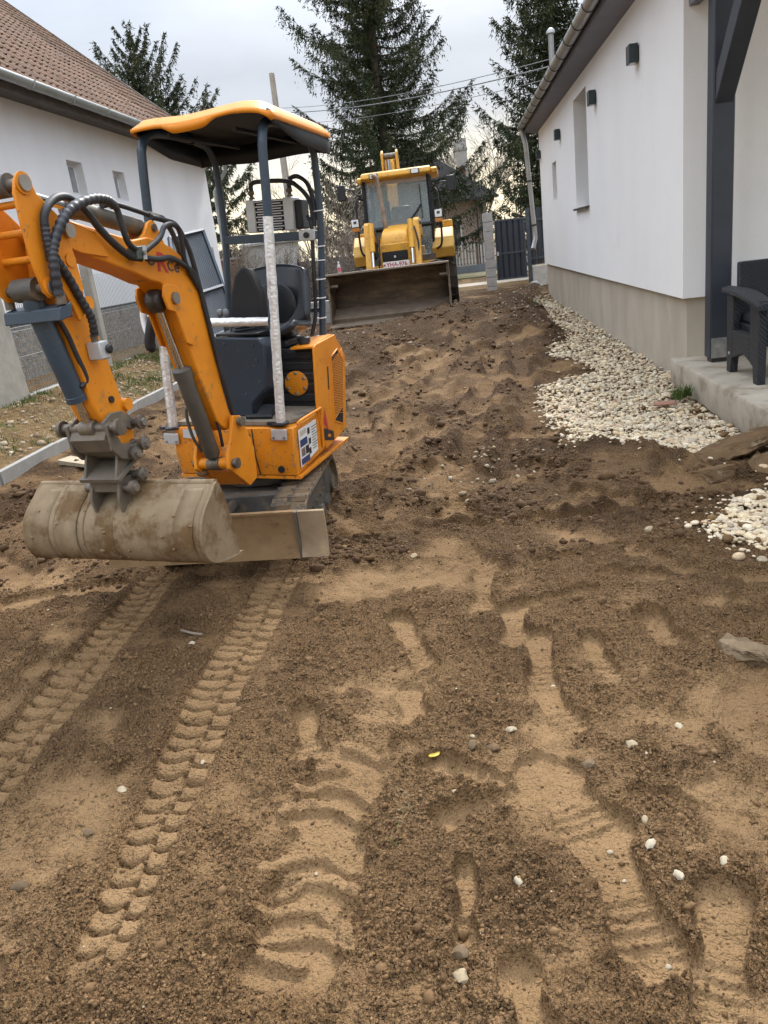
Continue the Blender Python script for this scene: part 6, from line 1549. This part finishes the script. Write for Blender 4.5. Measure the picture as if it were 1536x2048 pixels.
# ---- bucket
BX0, BX1 = -2.37, -.19
pr = [(14.52,1.175),(14.72,1.165),(14.98,1.06),(15.12,.86),(15.12,.66),(15.02,.48),(14.82,.37),(14.55,.32),(14.30,.30)]
dn_ = [(p.x, p.y) for p in crom([Vector((a,b,0)) for a,b in pr], 4)]
rows = [[(BX0+(BX1-BX0)*k/10, y, z + .012*math.sin(k*1.7)*(.3)) for y,z in dn_] for k in range(11)]
lb_ = build('loader_bucket', MB().grid(rows), M['lbucket'], BH, smooth=50, solid=.03)
for x in (BX0, BX1-.03):
    build('end_plate', yplate([(14.52,1.18)] + dn_[1:] + [(14.36,.36),(14.50,.70)], x, x+.03), M['lbucket'], lb_)
build('top_edge', MB().b2((BX0-.01,14.47,1.165),(BX1+.01,14.60,1.20)), M['lrim'], lb_, bevel=.006)
build('cutting_edge', MB().hexa([(BX0,14.18,.285),(BX1,14.18,.285),(BX1,14.5,.30),(BX0,14.5,.30),(BX0,14.18,.305),(BX1,14.18,.305),(BX1,14.5,.335),(BX0,14.5,.335)]), M['lrim'], lb_)
build('inner_step', MB().hexa([(BX0+.03,14.62,.345),(BX1-.03,14.62,.345),(BX1-.03,15.0,.46),(BX0+.03,15.0,.46),(BX0+.03,14.6,.40),(BX1-.03,14.6,.40),(BX1-.03,15.0,.56),(BX0+.03,15.0,.56)]), M['lrim'], lb_)
for x, d in ((BX0+.035, 1), (BX1-.035, -1)):
    build('corner_gusset', MB().add([(x,14.55,1.15),(x+.20*d,14.85,1.10),(x,15.0,.85),(x,14.50,.95)], [(0,1,2,3)]), M['lbucket'], lb_, solid=.02)
    build('corner_bolt', MB().cyl((x,14.62,.98),(x+.14*d,14.62,.98),.03,8), M['lrim'], lb_)
# ---- loader arms and tilt cylinders
for x in (-1.68, -.74):
    la = build('loader_arm', yplate([(15.28,.62),(15.20,.78),(15.26,.92),(15.60,1.62),(15.75,1.98),(15.95,2.02),(17.4,1.82),(17.4,1.62),(16.1,1.72),(15.85,1.52),(15.50,.70)], x-.055, x+.055), Y_, BH, bevel=.012)
    build('arm_pin', MB().cyl((x-.09,15.84,1.93),(x+.09,15.84,1.93),.045,12), M['pin'], la, smooth=40)
    xc = x + (-.10 if x < -1 else .10)*-1
    tc_ = build('tilt_cylinder', MB().cyl((xc,15.60,1.98),(xc,15.40,1.48),.052,14), Y_, BH, smooth=40)
    build('cylinder_rod', MB().cyl((xc,15.40,1.48),(xc,15.28,1.17),.030,12), M['chrome'], tc_, smooth=60)
    build('rod_joint', MB().cyl((xc-.16,15.27,1.15),(xc+.10,15.27,1.15),.045,10), M['grimy'], tc_, smooth=40)
    build('tilt_lever', yplate([(15.20,1.22),(15.32,1.22),(15.34,.75),(15.20,.72)], xc-.03, xc+.03), Y_, tc_)
    build('hose', MB().tube(crom([(xc+.06,15.62,1.86),(xc+.12,15.55,1.55),(xc+.09,15.5,1.25),(xc+.05,15.7,1.0)]), .016, 6), M['hose'], tc_, smooth=60)
# ---- hood
hx0, hx1 = -1.475, -.865; cxh = (hx0+hx1)/2
rows = []
for y, zt, hw, drop in ((15.66,1.05,.30,0),(15.66,1.58,.302,0),(15.70,1.72,.302,.03),(15.80,1.81,.30,.03),(16.0,1.86,.30,.03),(16.5,1.92,.31,.03),(17.05,1.96,.32,.03)):
    row = []
    for k in range(13):
        u_ = -1 + k/6
        e = abs(u_)
        if e <= .75: xx_, z = cxh + u_/.75*hw*.86, zt - .02*(u_/.75)**2
        else: t = (e-.75)/.25; xx_, z = cxh + math.copysign(hw*(.86+.14*math.sin(t*1.57)), u_), zt - .02 - (zt-1.0)*t*t
        row.append((xx_, y, max(z, .98)))
    rows.append(row)
hood = build('hood', MB().grid(rows), Y_, BH, smooth=45)
build('front_panel', MB().b2((hx0+.01,15.645,1.02),(hx1-.01,15.70,1.60)), Y_, hood, bevel=.02)
build('chassis', MB().b2((hx0+.08,15.8,.55),(hx1-.08,19.0,1.02)), M['grimy'], BH)
gl = build('grille', MB().b2((-1.43,15.628,1.285),(-.945,15.644,1.46)), M['dark'], hood)
for k in range(6): build('grille_slat', MB().b2((-1.42,15.620,1.30+.026*k),(-.955,15.627,1.312+.026*k)), M['black'], gl)
build('badge', MB().lathe([(.022,0),(.022,.006)], (-1.19,15.618,1.36), (0,-1,0), 12), M['alu'], gl)
plate = build('number_plate', MB().b2((-1.43,15.600,1.165),(-.925,15.615,1.275)), M['white'], BH, bevel=.004)
PR = flat('plate_red', (.42,.03,.05), .5)
def ytext(body_, x, y, z, size, m_, parent, nm, sx=1):
    cu = bpy.data.curves.new(nm, 'FONT'); cu.body = body_; cu.size = size; cu.extrude = .001; cu.offset = size*.02
    tmp = bpy.data.objects.new(nm, cu); COL.objects.link(tmp); dg = bpy.context.evaluated_depsgraph_get(); me = bpy.data.meshes.new_from_object(tmp.evaluated_get(dg)); bpy.data.objects.remove(tmp)
    me.transform(Matrix(((sx,0,0,x),(0,0,-1,y),(0,1,0,z),(0,0,0,1)))); me.transform(Matrix.Translation(-wloc(parent))); me.materials.clear(); me.materials.append(m_)
    o = bpy.data.objects.new(nm, me); COL.objects.link(o); o.parent = parent; return o
ytext('YHA-976', -1.365, 15.5985, 1.186, .105, PR, plate, 'plate_lettering', .98)
build('plate_emblem', MB().b2((-1.42,15.5975,1.205),(-1.385,15.5995,1.24)), PR, plate)
# ---- cab
def bar(name, a, b, r, m_, par, n=4): return build(name, MB().tube([a,b], r, n), m_, par, smooth=40 if n > 5 else None)
cab = build('cab_floor', MB().b2((-1.82,17.0,1.15),(-.46,18.4,1.32)), M['grimy'], BH)
for a, b in (((-1.80,17.0,1.9),(-1.78,17.05,2.83)), ((-.47,17.0,1.9),(-.48,17.05,2.83)), ((-1.80,18.4,1.3),(-1.76,18.35,2.83)), ((-.47,18.4,1.3),(-.50,18.35,2.83)), ((-1.83,17.55,1.3),(-1.80,17.5,2.83)), ((-.44,17.55,1.3),(-.47,17.5,2.83)), ((-1.80,17.0,1.9),(-.47,17.0,1.9)), ((-1.72,17.25,1.25),(-1.80,17.0,1.9)), ((-.52,17.25,1.25),(-.47,17.0,1.9))):
    bar('cab_pillar', a, b, .04, M['black'], BH)
build('windscreen', MB().add([(-1.76,17.01,1.93),(-.50,17.01,1.93),(-.51,17.05,2.80),(-1.75,17.05,2.80)], [(0,1,2,3)]), M['cabglass'], BH)
build('side_window', MB().add([(-.455,17.05,1.4),(-.455,17.5,1.4),(-.475,17.5,2.80),(-.478,17.08,2.80)], [(0,1,2,3)]), M['cabglass'], BH)
build('side_window', MB().add([(-1.815,17.05,1.4),(-1.815,17.5,1.4),(-1.79,17.5,2.80),(-1.785,17.08,2.80)], [(0,1,2,3)]), M['cabglass'], BH)
build('rear_window', MB().add([(-1.74,18.38,1.6),(-.52,18.38,1.6),(-.53,18.36,2.80),(-1.73,18.36,2.80)], [(0,1,2,3)]), M['cabglass'], BH)
build('lower_glass', MB().add([(-.83,17.02,1.30),(-.50,17.1,1.30),(-.50,17.0,1.88),(-.83,17.0,1.88)], [(0,1,2,3)]), M['cabglass'], BH)
build('dashboard', MB().hexa([(-1.70,17.06,1.85),(-.56,17.06,1.85),(-.56,17.3,1.85),(-1.70,17.3,1.85),(-1.66,17.08,1.99),(-.60,17.08,1.99),(-.60,17.28,2.06),(-1.66,17.28,2.06)]), M['black'], BH, bevel=.02)
sw = build('steering_wheel', MB().tube([(-1.14+.19*math.cos(q),17.42+.08*math.sin(q),2.14+.15*math.sin(q)) for q in [k*math.pi/12 for k in range(25)]], .018, 8), M['black'], BH, smooth=60)
bar('steering_column', (-1.14,17.42,2.14), (-1.14,17.28,1.95), .03, M['black'], sw, 8)
build('driver_seat', MB().b2((-1.38,17.75,1.62),(-.92,18.2,1.78)), M['seat'], BH, bevel=.04); build('seat_back', MB().b2((-1.36,18.1,1.79),(-.94,18.25,2.35)), M['seat'], BH, bevel=.04)
rfp = [(16.86,2.83),(16.80,2.86),(16.84,2.95),(17.05,2.985),(18.45,2.985),(18.55,2.93),(18.5,2.83)]
croof = build('cab_roof', yplate(rfp, -1.80, -.42), Y_, BH, bevel=.02)
build('roof_wing', yplate([(16.95,2.83),(16.93,2.92),(17.1,2.95),(18.3,2.95),(18.3,2.83)], -.418, -.29), Y_, croof, bevel=.02); build('roof_wing', yplate([(16.95,2.80),(16.93,2.89),(17.1,2.92),(18.3,2.92),(18.3,2.80)], -1.90, -1.803), M['yellow2'], croof, bevel=.02)
for x in (-.72, -1.54):
    hl = build('roof_lamp', MB().b2((x-.085,16.77,2.84),(x+.085,16.83,2.945)), M['black'], croof, bevel=.01); build('lamp_lens', MB().b2((x-.068,16.762,2.855),(x+.068,16.7695,2.93)), M['white'], hl, bevel=.006)
wp = build('wiper', MB().tube([(-.95,16.985,1.98),(-.78,16.985,2.15),(-.66,16.99,2.30)], .012, 6), M['black'], BH); build('wiper_blade', MB().tube([(-.655,16.985,2.02),(-.665,17.0,2.66)], .010, 6), M['black'], wp); build('wiper_arm', MB().tube([(-.90,16.98,1.98),(-.66,16.98,2.27)], .010, 6), M['black'], wp)
# green scraper and bottle standing inside the windscreen
build('green_bottle', MB().lathe([(.03,0),(.035,.02),(.035,.16),(.015,.20),(.015,.24)], (-1.36,17.15,2.40), n=10), flat('green_plastic',(.03,.16,.06),.4), BH, smooth=40)
build('dash_box', MB().b2((-1.38,17.12,2.06),(-1.30,17.18,2.42)), M['black'], BH)
# exhaust stack
build('exhaust_stack', MB().tube(crom([(-1.37,16.4,1.88),(-1.40,16.4,2.3),(-1.44,16.4,2.76),(-1.47,16.38,2.84),(-1.53,16.34,2.88)]), .042, 12), M['exh'], BH, smooth=60)
# mirrors and stalk lamps
for s, x0, xm, zm in ((-1, -1.84, -2.23, 2.69), (1, -.44, -.045, 2.62)):
    ar = build('mirror_arm', MB().tube(crom([(x0,17.05,2.55),(x0+.12*s,16.98,2.62),((x0+xm)/2,16.95,zm+.03),(xm,16.95,zm+.02)]), .013, 6), M['black'], BH, smooth=60)
    build('mirror', MB().b2((xm-.085,16.93,zm-.17),(xm+.085,16.99,zm+.13)), M['black'], ar, bevel=.02)
    st_ = build('lamp_stalk', MB().tube(crom([(x0,17.1,2.50),(x0+.10*s,17.0,2.52),(x0+.13*s,16.98,2.3),(x0+.13*s,16.98,1.55),(x0+.02*s,17.05,1.40)]), .022, 8), M['black'], BH, smooth=60)
    xl = -2.02 if s < 0 else -.335
    hl = build('front_lamp', MB().b2((xl-.085,16.88,1.985),(xl+.085,16.97,2.15)), M['black'], BH, bevel=.012)
    build('lamp_lens', MB().b2((xl-.07,16.868,2.0),(xl+.07,16.879,2.138)), M['white'], hl, bevel=.01); build('indicator', MB().b2((xl-.075,16.875,1.91),(xl+.075,16.96,1.98)), mat('orange_lens',(.55,.20,.03),rough=.3), hl, bevel=.008)
    build('lens_dark', MB().b2((xl-.03,16.8655,2.06),(xl+.03,16.8675,2.11)), M['print_grey'], hl)
# fenders, wheels, steps
for s, xa, xb in ((1,-.53,-.07), (-1,-2.15,-1.78)):
    fnd = [(17.15,1.22),(17.05,1.42),(17.15,1.62),(17.5,1.80),(18.3,1.80),(18.8,1.55),(18.9,1.1),(18.7,1.1),(18.55,1.45),(18.2,1.66),(17.6,1.66),(17.35,1.5),(17.35,1.22)]
    build('fender', yplate(fnd, xa, xb), M['yellow2'], BH, bevel=.02)
def wheel(name, x, y, r, wd, rim_r):
    wz = BZ - .03 + r
    w_ = build(name, MB().lathe([(r*.62,-wd/2),(r*.93,-wd/2),(r,-wd*.36),(r*1.0,wd*.36),(r*.93,wd/2),(r*.62,wd/2)], (x,y,wz), (1,0,0), 36), M['tyre'], BH, smooth=40)
    build('rim', MB().lathe([(rim_r,-wd*.42),(rim_r,wd*.42),(rim_r*.6,wd*.30),(.08,wd*.30),(.08,wd*.36),(.0,wd*.36)], (x,y,wz), (1,0,0), 24), M['yellow2'], w_, smooth=40)
    n = 18; me = None
    for k in range(n):
        for s in (-1, 1):
            q = 2*math.pi*(k+.25*s)/n
            if me is None or s not in me:
                mb = MB().hexa([(0,-.05,0),(wd*.5,-.13,-.05),(wd*.5,-.06,-.05),(0,.03,0),(0,-.04,.05),(wd*.5,-.12,.0),(wd*.5,-.07,.0),(0,.02,.05)])
                if s < 0: mb.v = [(-a,b,c) for a,b,c in mb.v]; mb.f = [tuple(reversed(f)) for f in mb.f]
                m_ = bpy.data.meshes.new('tread_lug'); m_.from_pydata([tuple(v) for v in mb.v], [], mb.f); m_.materials.append(M['tyre']); me = me or {}; me[s] = m_
            o = bpy.data.objects.new('tread_lug', me[s]); COL.objects.link(o); o.parent = w_
            o.location = Vector((x, y + math.sin(q)*r*.985, wz + math.cos(q)*r*.985)) - wloc(w_); o.rotation_euler = (-q, 0, 0)
    return w_
wheel('rear_wheel', -.27, 18.1, .72, .42, .36); wheel('rear_wheel', -1.98, 18.1, .72, .42, .36)
wheel('front_wheel', -.42, 16.15, .47, .30, .24); wheel('front_wheel', -1.92, 16.15, .47, .30, .24)
build('step_box', MB().b2((-.75,16.9,.75),(-.42,17.5,1.20)), Y_, BH, bevel=.02); build('step_box', MB().b2((-1.88,16.9,.75),(-1.55,17.5,1.20)), Y_, BH, bevel=.02)
build('front_axle', MB().b2((-1.8,16.05,.62),(-.55,16.25,.78)), M['grimy'], BH)
# rear digger folded up behind the cab
dg_ = build('digger_boom', yplate([(19.2,1.0),(19.6,2.6),(19.9,3.45),(20.15,3.55),(20.25,3.3),(19.95,2.3),(19.6,1.0)], -1.52, -1.30), Y_, BH, bevel=.02)
for x in (-1.60,-1.26): build('boom_cheek', yplate([(19.8,3.15),(19.85,3.6),(20.0,3.68),(20.2,3.62),(20.25,3.1)], x, x+.05), Y_, dg_, bevel=.01)
build('boom_joint', MB().cyl((-1.62,20.0,3.55),(-1.20,20.0,3.55),.06,12), M['pin'], dg_, smooth=40)
build('boom_ram', MB().cyl((-1.43,19.75,2.6),(-1.43,19.80,3.45),.05,12), M['chrome'], dg_, smooth=60)
build('digger_kingpost', MB().b2((-1.75,18.9,.9),(-.75,19.2,1.5)), Y_, BH, bevel=.02)
build('stabiliser', MB().b2((-.30,18.95,.6),(-.08,19.2,1.98)), Y_, BH, bevel=.02); build('stabiliser', MB().b2((-2.2,18.95,.6),(-1.98,19.2,1.9)), Y_, BH, bevel=.02)

# a bottle left standing on the loader bucket
bt = empty('drink_bottle', (-2.12, 14.54, 1.20), 'small plastic bottle with pink label standing on the loader bucket edge', 'bottle')
bb = build('bottle_body', MB().lathe([(.030,0),(.034,.01),(.034,.11),(.030,.13),(.014,.165),(.014,.175)], (-2.12,14.54,1.201), n=14), flat('clear_plastic',(.55,.50,.50),.2), bt, smooth=40)
build('bottle_label', MB().lathe([(.0355,.03),(.0355,.10)], (-2.12,14.54,1.201), n=14), flat('pink_label',(.55,.14,.15),.5), bt, smooth=40)
build('bottle_cap', MB().lathe([(.016,.1755),(.016,.20)], (-2.12,14.54,1.201), n=10), M['white'], bt, smooth=40)

# ================================================================== LOOSE STONES AND BITS
def stone(name, label, x, y, s, m_, fl=.55, jag=.17, group=None, cat='stone', sink=.35, stretch=None, rot=0):
    r = np.random.default_rng(int(abs(x*1000)+abs(y*777)))
    V = ICO2*(1+jag*(r.random((len(ICO2),1))-.5)*2); st = stretch or (1+.3*r.random(), .75+.2*r.random())
    V = V*np.array([st[0], st[1], fl])*s; a = rot or r.random()*6.28; c, q = math.cos(a), math.sin(a)
    V = np.stack([V[:,0]*c-V[:,1]*q, V[:,0]*q+V[:,1]*c, V[:,2]], -1)
    z = gz(x, y) + s*fl*(1-2*sink)
    o = np_mesh(name, V+np.array([x,y,z]), ICF2, m_, smooth=True, loc=(x,y,z)); attr(o, 'tone', np.full(len(V), r.random()))
    o.data.set_sharp_from_angle(angle=R_(38)); tag(o, label, cat, group); return o
M['palestone'] = tone_mat('pale_loose_stone', [(.33,.27,.18), (.40,.34,.25), (.27,.205,.12), (.36,.30,.21)], rough=.8, bump=.0015, bscale=70)
M['dirtystone'] = tone_mat('soil_covered_stone', [(.11,.072,.04), (.16,.11,.065), (.09,.058,.03)], rough=.95, bump=.003, bscale=60)
for x, y, s, lab in ((.39,2.06,.018,'rounded pale stone lying right of the long smooth scrape'), (.35,1.63,.015,'white angular stone beside the smooth scrape, lower of two'), (.36,1.74,.012,'white elongated stone beside the smooth scrape, upper of two'), (.51,1.58,.014,'long pale stone near the lower right corner'),
    (.56,2.19,.015,'small pale stone with a dark hollow on the right'), (-.12,1.27,.017,'upright pale stone at the bottom edge among clods'), (.02,1.54,.013,'smooth cream pebble on the loose heap'), (-.35,3.71,.024,'crumbly white stone right of the dozer blade'), (1.21,3.35,.030,'pale rounded stone at the right edge above the rock'),
    (-1.17,1.96,.014,'yellowish pebble between the two crawler tracks'), (-1.23,2.85,.016,'white pebble beside the thin stick between the tracks'), (.04,2.14,.014,'flat pale pebble above the smooth scrape'), (.83,3.81,.024,'pale oval stone near the small gravel patch'), (.39,1.52,.013,'broken white shell-like stone lower right')):
    stone('loose_stone', lab, x, y, s, M['palestone'], sink=.38)
for x, y, s, lab in ((.25,1.96,.022,'brown soil-covered stone at the top of the smooth scrape'), (-1.19,1.77,.015,'flat soil-coloured stone between the crawler tracks'), (-1.28,1.56,.024,'large soil-covered stone left of the right-hand track'), (-.02,2.08,.018,'round brown pebble left of the smooth scrape'), (-.08,2.10,.020,'round brown pebble beside the yellow leaf'), (-.12,1.33,.018,'brown cobble at the bottom edge')):
    stone('soil_covered_stone', lab, x, y, s, M['dirtystone'], sink=.3)
# small pebbles, all alike
n = 80; yy = 1.2*(13/1.2)**NR.random(n); xx = (NR.random(n)*2-1)*half_w(yy)*.8
for x, y in zip(xx, yy):
    x, y = float(x), float(y)
    if x < -3.7 or (x > .55 and y > 5) or (-1.95 < x < -.65 and 3.4 < y < 5.2): continue
    stone('small_pebble', 'tiny pale pebble lying loose on the brown soil', x, y, float(np.clip(NR.normal(.0042,.0015),.002,.007)*(1+.16*y)), M['palestone'], group='tiny pebbles strewn over the soil', cat='pebble', sink=.2)
# stones turned up in the heap by the loader and beside the gravel
pts = np.concatenate([np.stack([NR.normal(-1.3,.7,60), NR.normal(11.6,.5,60)],-1), np.stack([NR.normal(1.0,.35,220), NR.normal(13.4,1.6,220)],-1), np.stack([NR.normal(1.55,.2,130), NR.normal(19.6,.7,130)],-1), np.stack([NR.normal(-.3,.6,40), NR.normal(14.3,.7,40)],-1), np.stack([NR.normal(.05,.2,50), NR.normal(5.3,.3,50)],-1)])
k = pts[:,0] < 1.9; pts = pts[k]
o = lumps('heap_stones', np.concatenate([pts, ground_at(pts[:,0], pts[:,1])[:,None]],1).astype(np.float32), np.clip(np.exp(NR.normal(math.log(.014),.35,len(pts))),.006,.04), .6, M['palestone'], .12, smooth=True, sink=.2)
tag(o, 'pale stones mixed into the soil heaps near the loader and the house', 'stones')
# grey rock slab, right
def slab(name, label, pts, z0, th, m_, cat, tilt=(0,0), jag=.01):
    r = random.Random(len(name)+int(pts[0][0]*100)); n = len(pts); cx = sum(p[0] for p in pts)/n; cy = sum(p[1] for p in pts)/n
    V = []; rings = ((.94,0),(1.0,.25),(1.0,.7),(.93,1.0))
    for f, h in rings:
        for x, y in pts:
            xx_ = cx+(x-cx)*f+r.uniform(-jag,jag); yy_ = cy+(y-cy)*f+r.uniform(-jag,jag); V.append((xx_, yy_, z0+th*h+tilt[0]*(xx_-cx)+tilt[1]*(yy_-cy)+r.uniform(-jag,jag)*.35))
    V.append((cx,cy,z0+th*1.03)); F = [(i*n+j, i*n+(j+1)%n, (i+1)*n+(j+1)%n, (i+1)*n+j) for i in range(3) for j in range(n)] + [(3*n+j, 3*n+(j+1)%n, 4*n) for j in range(n)] + [tuple(range(n))[::-1]]
    return tag(build(name, MB().add(V, F), m_, bevel=.004, loc=(cx,cy,z0)), label, cat)
def ring(pts, k=3): return [(p.x, p.y) for p in crom([Vector((x,y,0)) for x,y in pts+[pts[0]]], k)[:-1]]
M['rock'] = mat('grey_brown_rock', (.20,.145,.09), (.14,.10,.06), scale=14, rough=.95, spec=.15, bump=.008, bscale=40, dirt=(.42,.37,.29), dscale=9, damt=.66)
M['slabsoil'] = mat('soil_caked_slab', (.15,.095,.05), (.10,.062,.034), scale=7, rough=1, spec=.1, bump=.006, bscale=35, dirt=(.27,.215,.14), dscale=6, damt=.58)
ICO3, ICF3 = _subdiv(ICO2, ICF2); ICO4, ICF4 = _subdiv(ICO3, ICF3)
def rock(name, label, c, dims, rz, tilt, m_, cat, seed, z):
    """chipped block: a boxy blob broken up by noise"""
    r = np.random.default_rng(seed); V = ICO4.astype(np.float64).copy()
    V = np.sign(V)*np.abs(V)**.55; V /= np.abs(V).max(0)
    for k in range(9):                      # chipped facets
        nrm_ = r.normal(0, 1, 3); nrm_ /= np.linalg.norm(nrm_); d = V @ nrm_; lim = .70+.32*r.random(); m = d > lim; V[m] -= nrm_*(d[m]-lim)[:,None]
    V = V*np.array(dims)/2
    sc = 1/max(dims)
    V += (ICO4*(fbm(V[:,0]*9*sc+V[:,2]*7*sc, V[:,1]*9*sc-V[:,2]*5*sc, 1.0, 4, seed)[:,None]))*min(dims)*.16
    M3 = np.array(Euler((tilt[0], tilt[1], rz)).to_matrix()); V = V @ M3.T
    o = np_mesh(name, V + np.array([c[0], c[1], z]), ICF4, m_, smooth=True, loc=(c[0], c[1], z)); o.data.set_sharp_from_angle(angle=R_(32)); return tag(o, label, cat)
rock('rock', 'wedge-shaped grey-brown rock lying on the soil at the right', (.87,2.56), (.20,.10,.075), -.25, (.1,.28), M['rock'], 'rock', 4, gz(.87,2.56)+.012)
rock('stone_slab', 'long soil-caked stone slab tilted against the patio corner', (1.66,4.98), (.62,.30,.10), .35, (-.10,-.16), M['slabsoil'], 'slab', 7, gz(1.6,4.9)+.055)
rock('stone_slab', 'second soil-caked slab lying under the tilted one at the right edge', (1.86,4.58), (.56,.36,.09), -.2, (.06,-.05), M['slabsoil'], 'slab', 9, gz(1.7,4.5)+.01)
rock('buried_stone', 'soil-covered stone half buried in front of the two slabs', (1.38,4.62), (.30,.16,.08), .4, (.05,-.05), M['slabsoil'], 'stone', 15, gz(1.38,4.62)+.0)
slab('brick_fragment', 'flat reddish brick piece on the pebble bed', [(1.46,6.50),(1.62,6.46),(1.66,6.56),(1.50,6.60)], .055, .018, mat('terracotta',(.33,.17,.11),(.27,.135,.09),scale=20,rough=.9), 'brick', jag=.004)
tag(blades('grass_tuft', [(1.74,6.74,.055),(1.79,6.78,.055),(1.70,6.70,.055)], 60, .10, .05, M['grass'], .004, 1.2), 'green grass tuft sprouting on the pebble bed by the patio', 'grass'); bpy.data.objects['grass_tuft'].pop('kind')
tag(blades('dry_root', [(-.27,1.83,gz(-.27,1.83)),(-.25,1.80,gz(-.25,1.80)),(-.29,1.86,gz(-.29,1.86))], 9, .022, .04, M['dry'], .0007, 3.5), 'clump of dry roots and straw in the foreground soil', 'roots'); bpy.data.objects['dry_root'].pop('kind')
tag(blades('weed', [(-.30,1.73,gz(-.30,1.73))], 7, .02, .025, M['grass'], .0014, 2.4), 'small green weed sprig below the dry roots', 'weed'); bpy.data.objects['weed'].pop('kind')
slab('yellow_leaf', 'small yellow leaf lying on the soil in the foreground', ring([(-.225,2.09),(-.205,2.105),(-.185,2.10),(-.19,2.08),(-.215,2.075)],2), gz(-.2,2.09)+.006, .004, flat('yellow_leaf',(.50,.36,.04),.6), 'leaf', jag=.002)
tag(build('stick', MB().tube([(-1.33,3.0,gz(-1.33,3.0)+.008),(-1.27,2.97,gz(-1.27,2.97)+.01),(-1.22,2.955,gz(-1.22,2.955)+.006)], .007, 6), M['lrim'], smooth=60), 'short weathered stick between the two crawler tracks', 'stick')
tag(build('plank', MB().hexa([(-3.72,6.58,.02),(-3.33,6.34,.02),(-3.28,6.46,.02),(-3.66,6.72,.02),(-3.72,6.58,.06),(-3.33,6.34,.05),(-3.28,6.46,.05),(-3.66,6.72,.06)]), mat('weathered_plank',(.40,.33,.23),(.31,.25,.17),scale=6,rough=.85,stretch=(1,5,1))), 'short weathered plank lying in the soil beside the kerb', 'plank')
tag(build('plastic_scrap', MB().hexa([(1.42,17.2,gz(1.42,17.2)),(1.62,17.2,gz(1.62,17.2)),(1.6,17.35,gz(1.6,17.3)),(1.44,17.35,gz(1.44,17.3)),(1.45,17.22,gz(1.45,17.2)+.06),(1.58,17.22,gz(1.58,17.2)+.07),(1.57,17.3,gz(1.57,17.3)+.06),(1.47,17.3,gz(1.47,17.3)+.05)]), flat('mint_plastic',(.25,.55,.42),.4), bevel=.01), 'small mint-green plastic scrap on the far end of the gravel', 'litter')
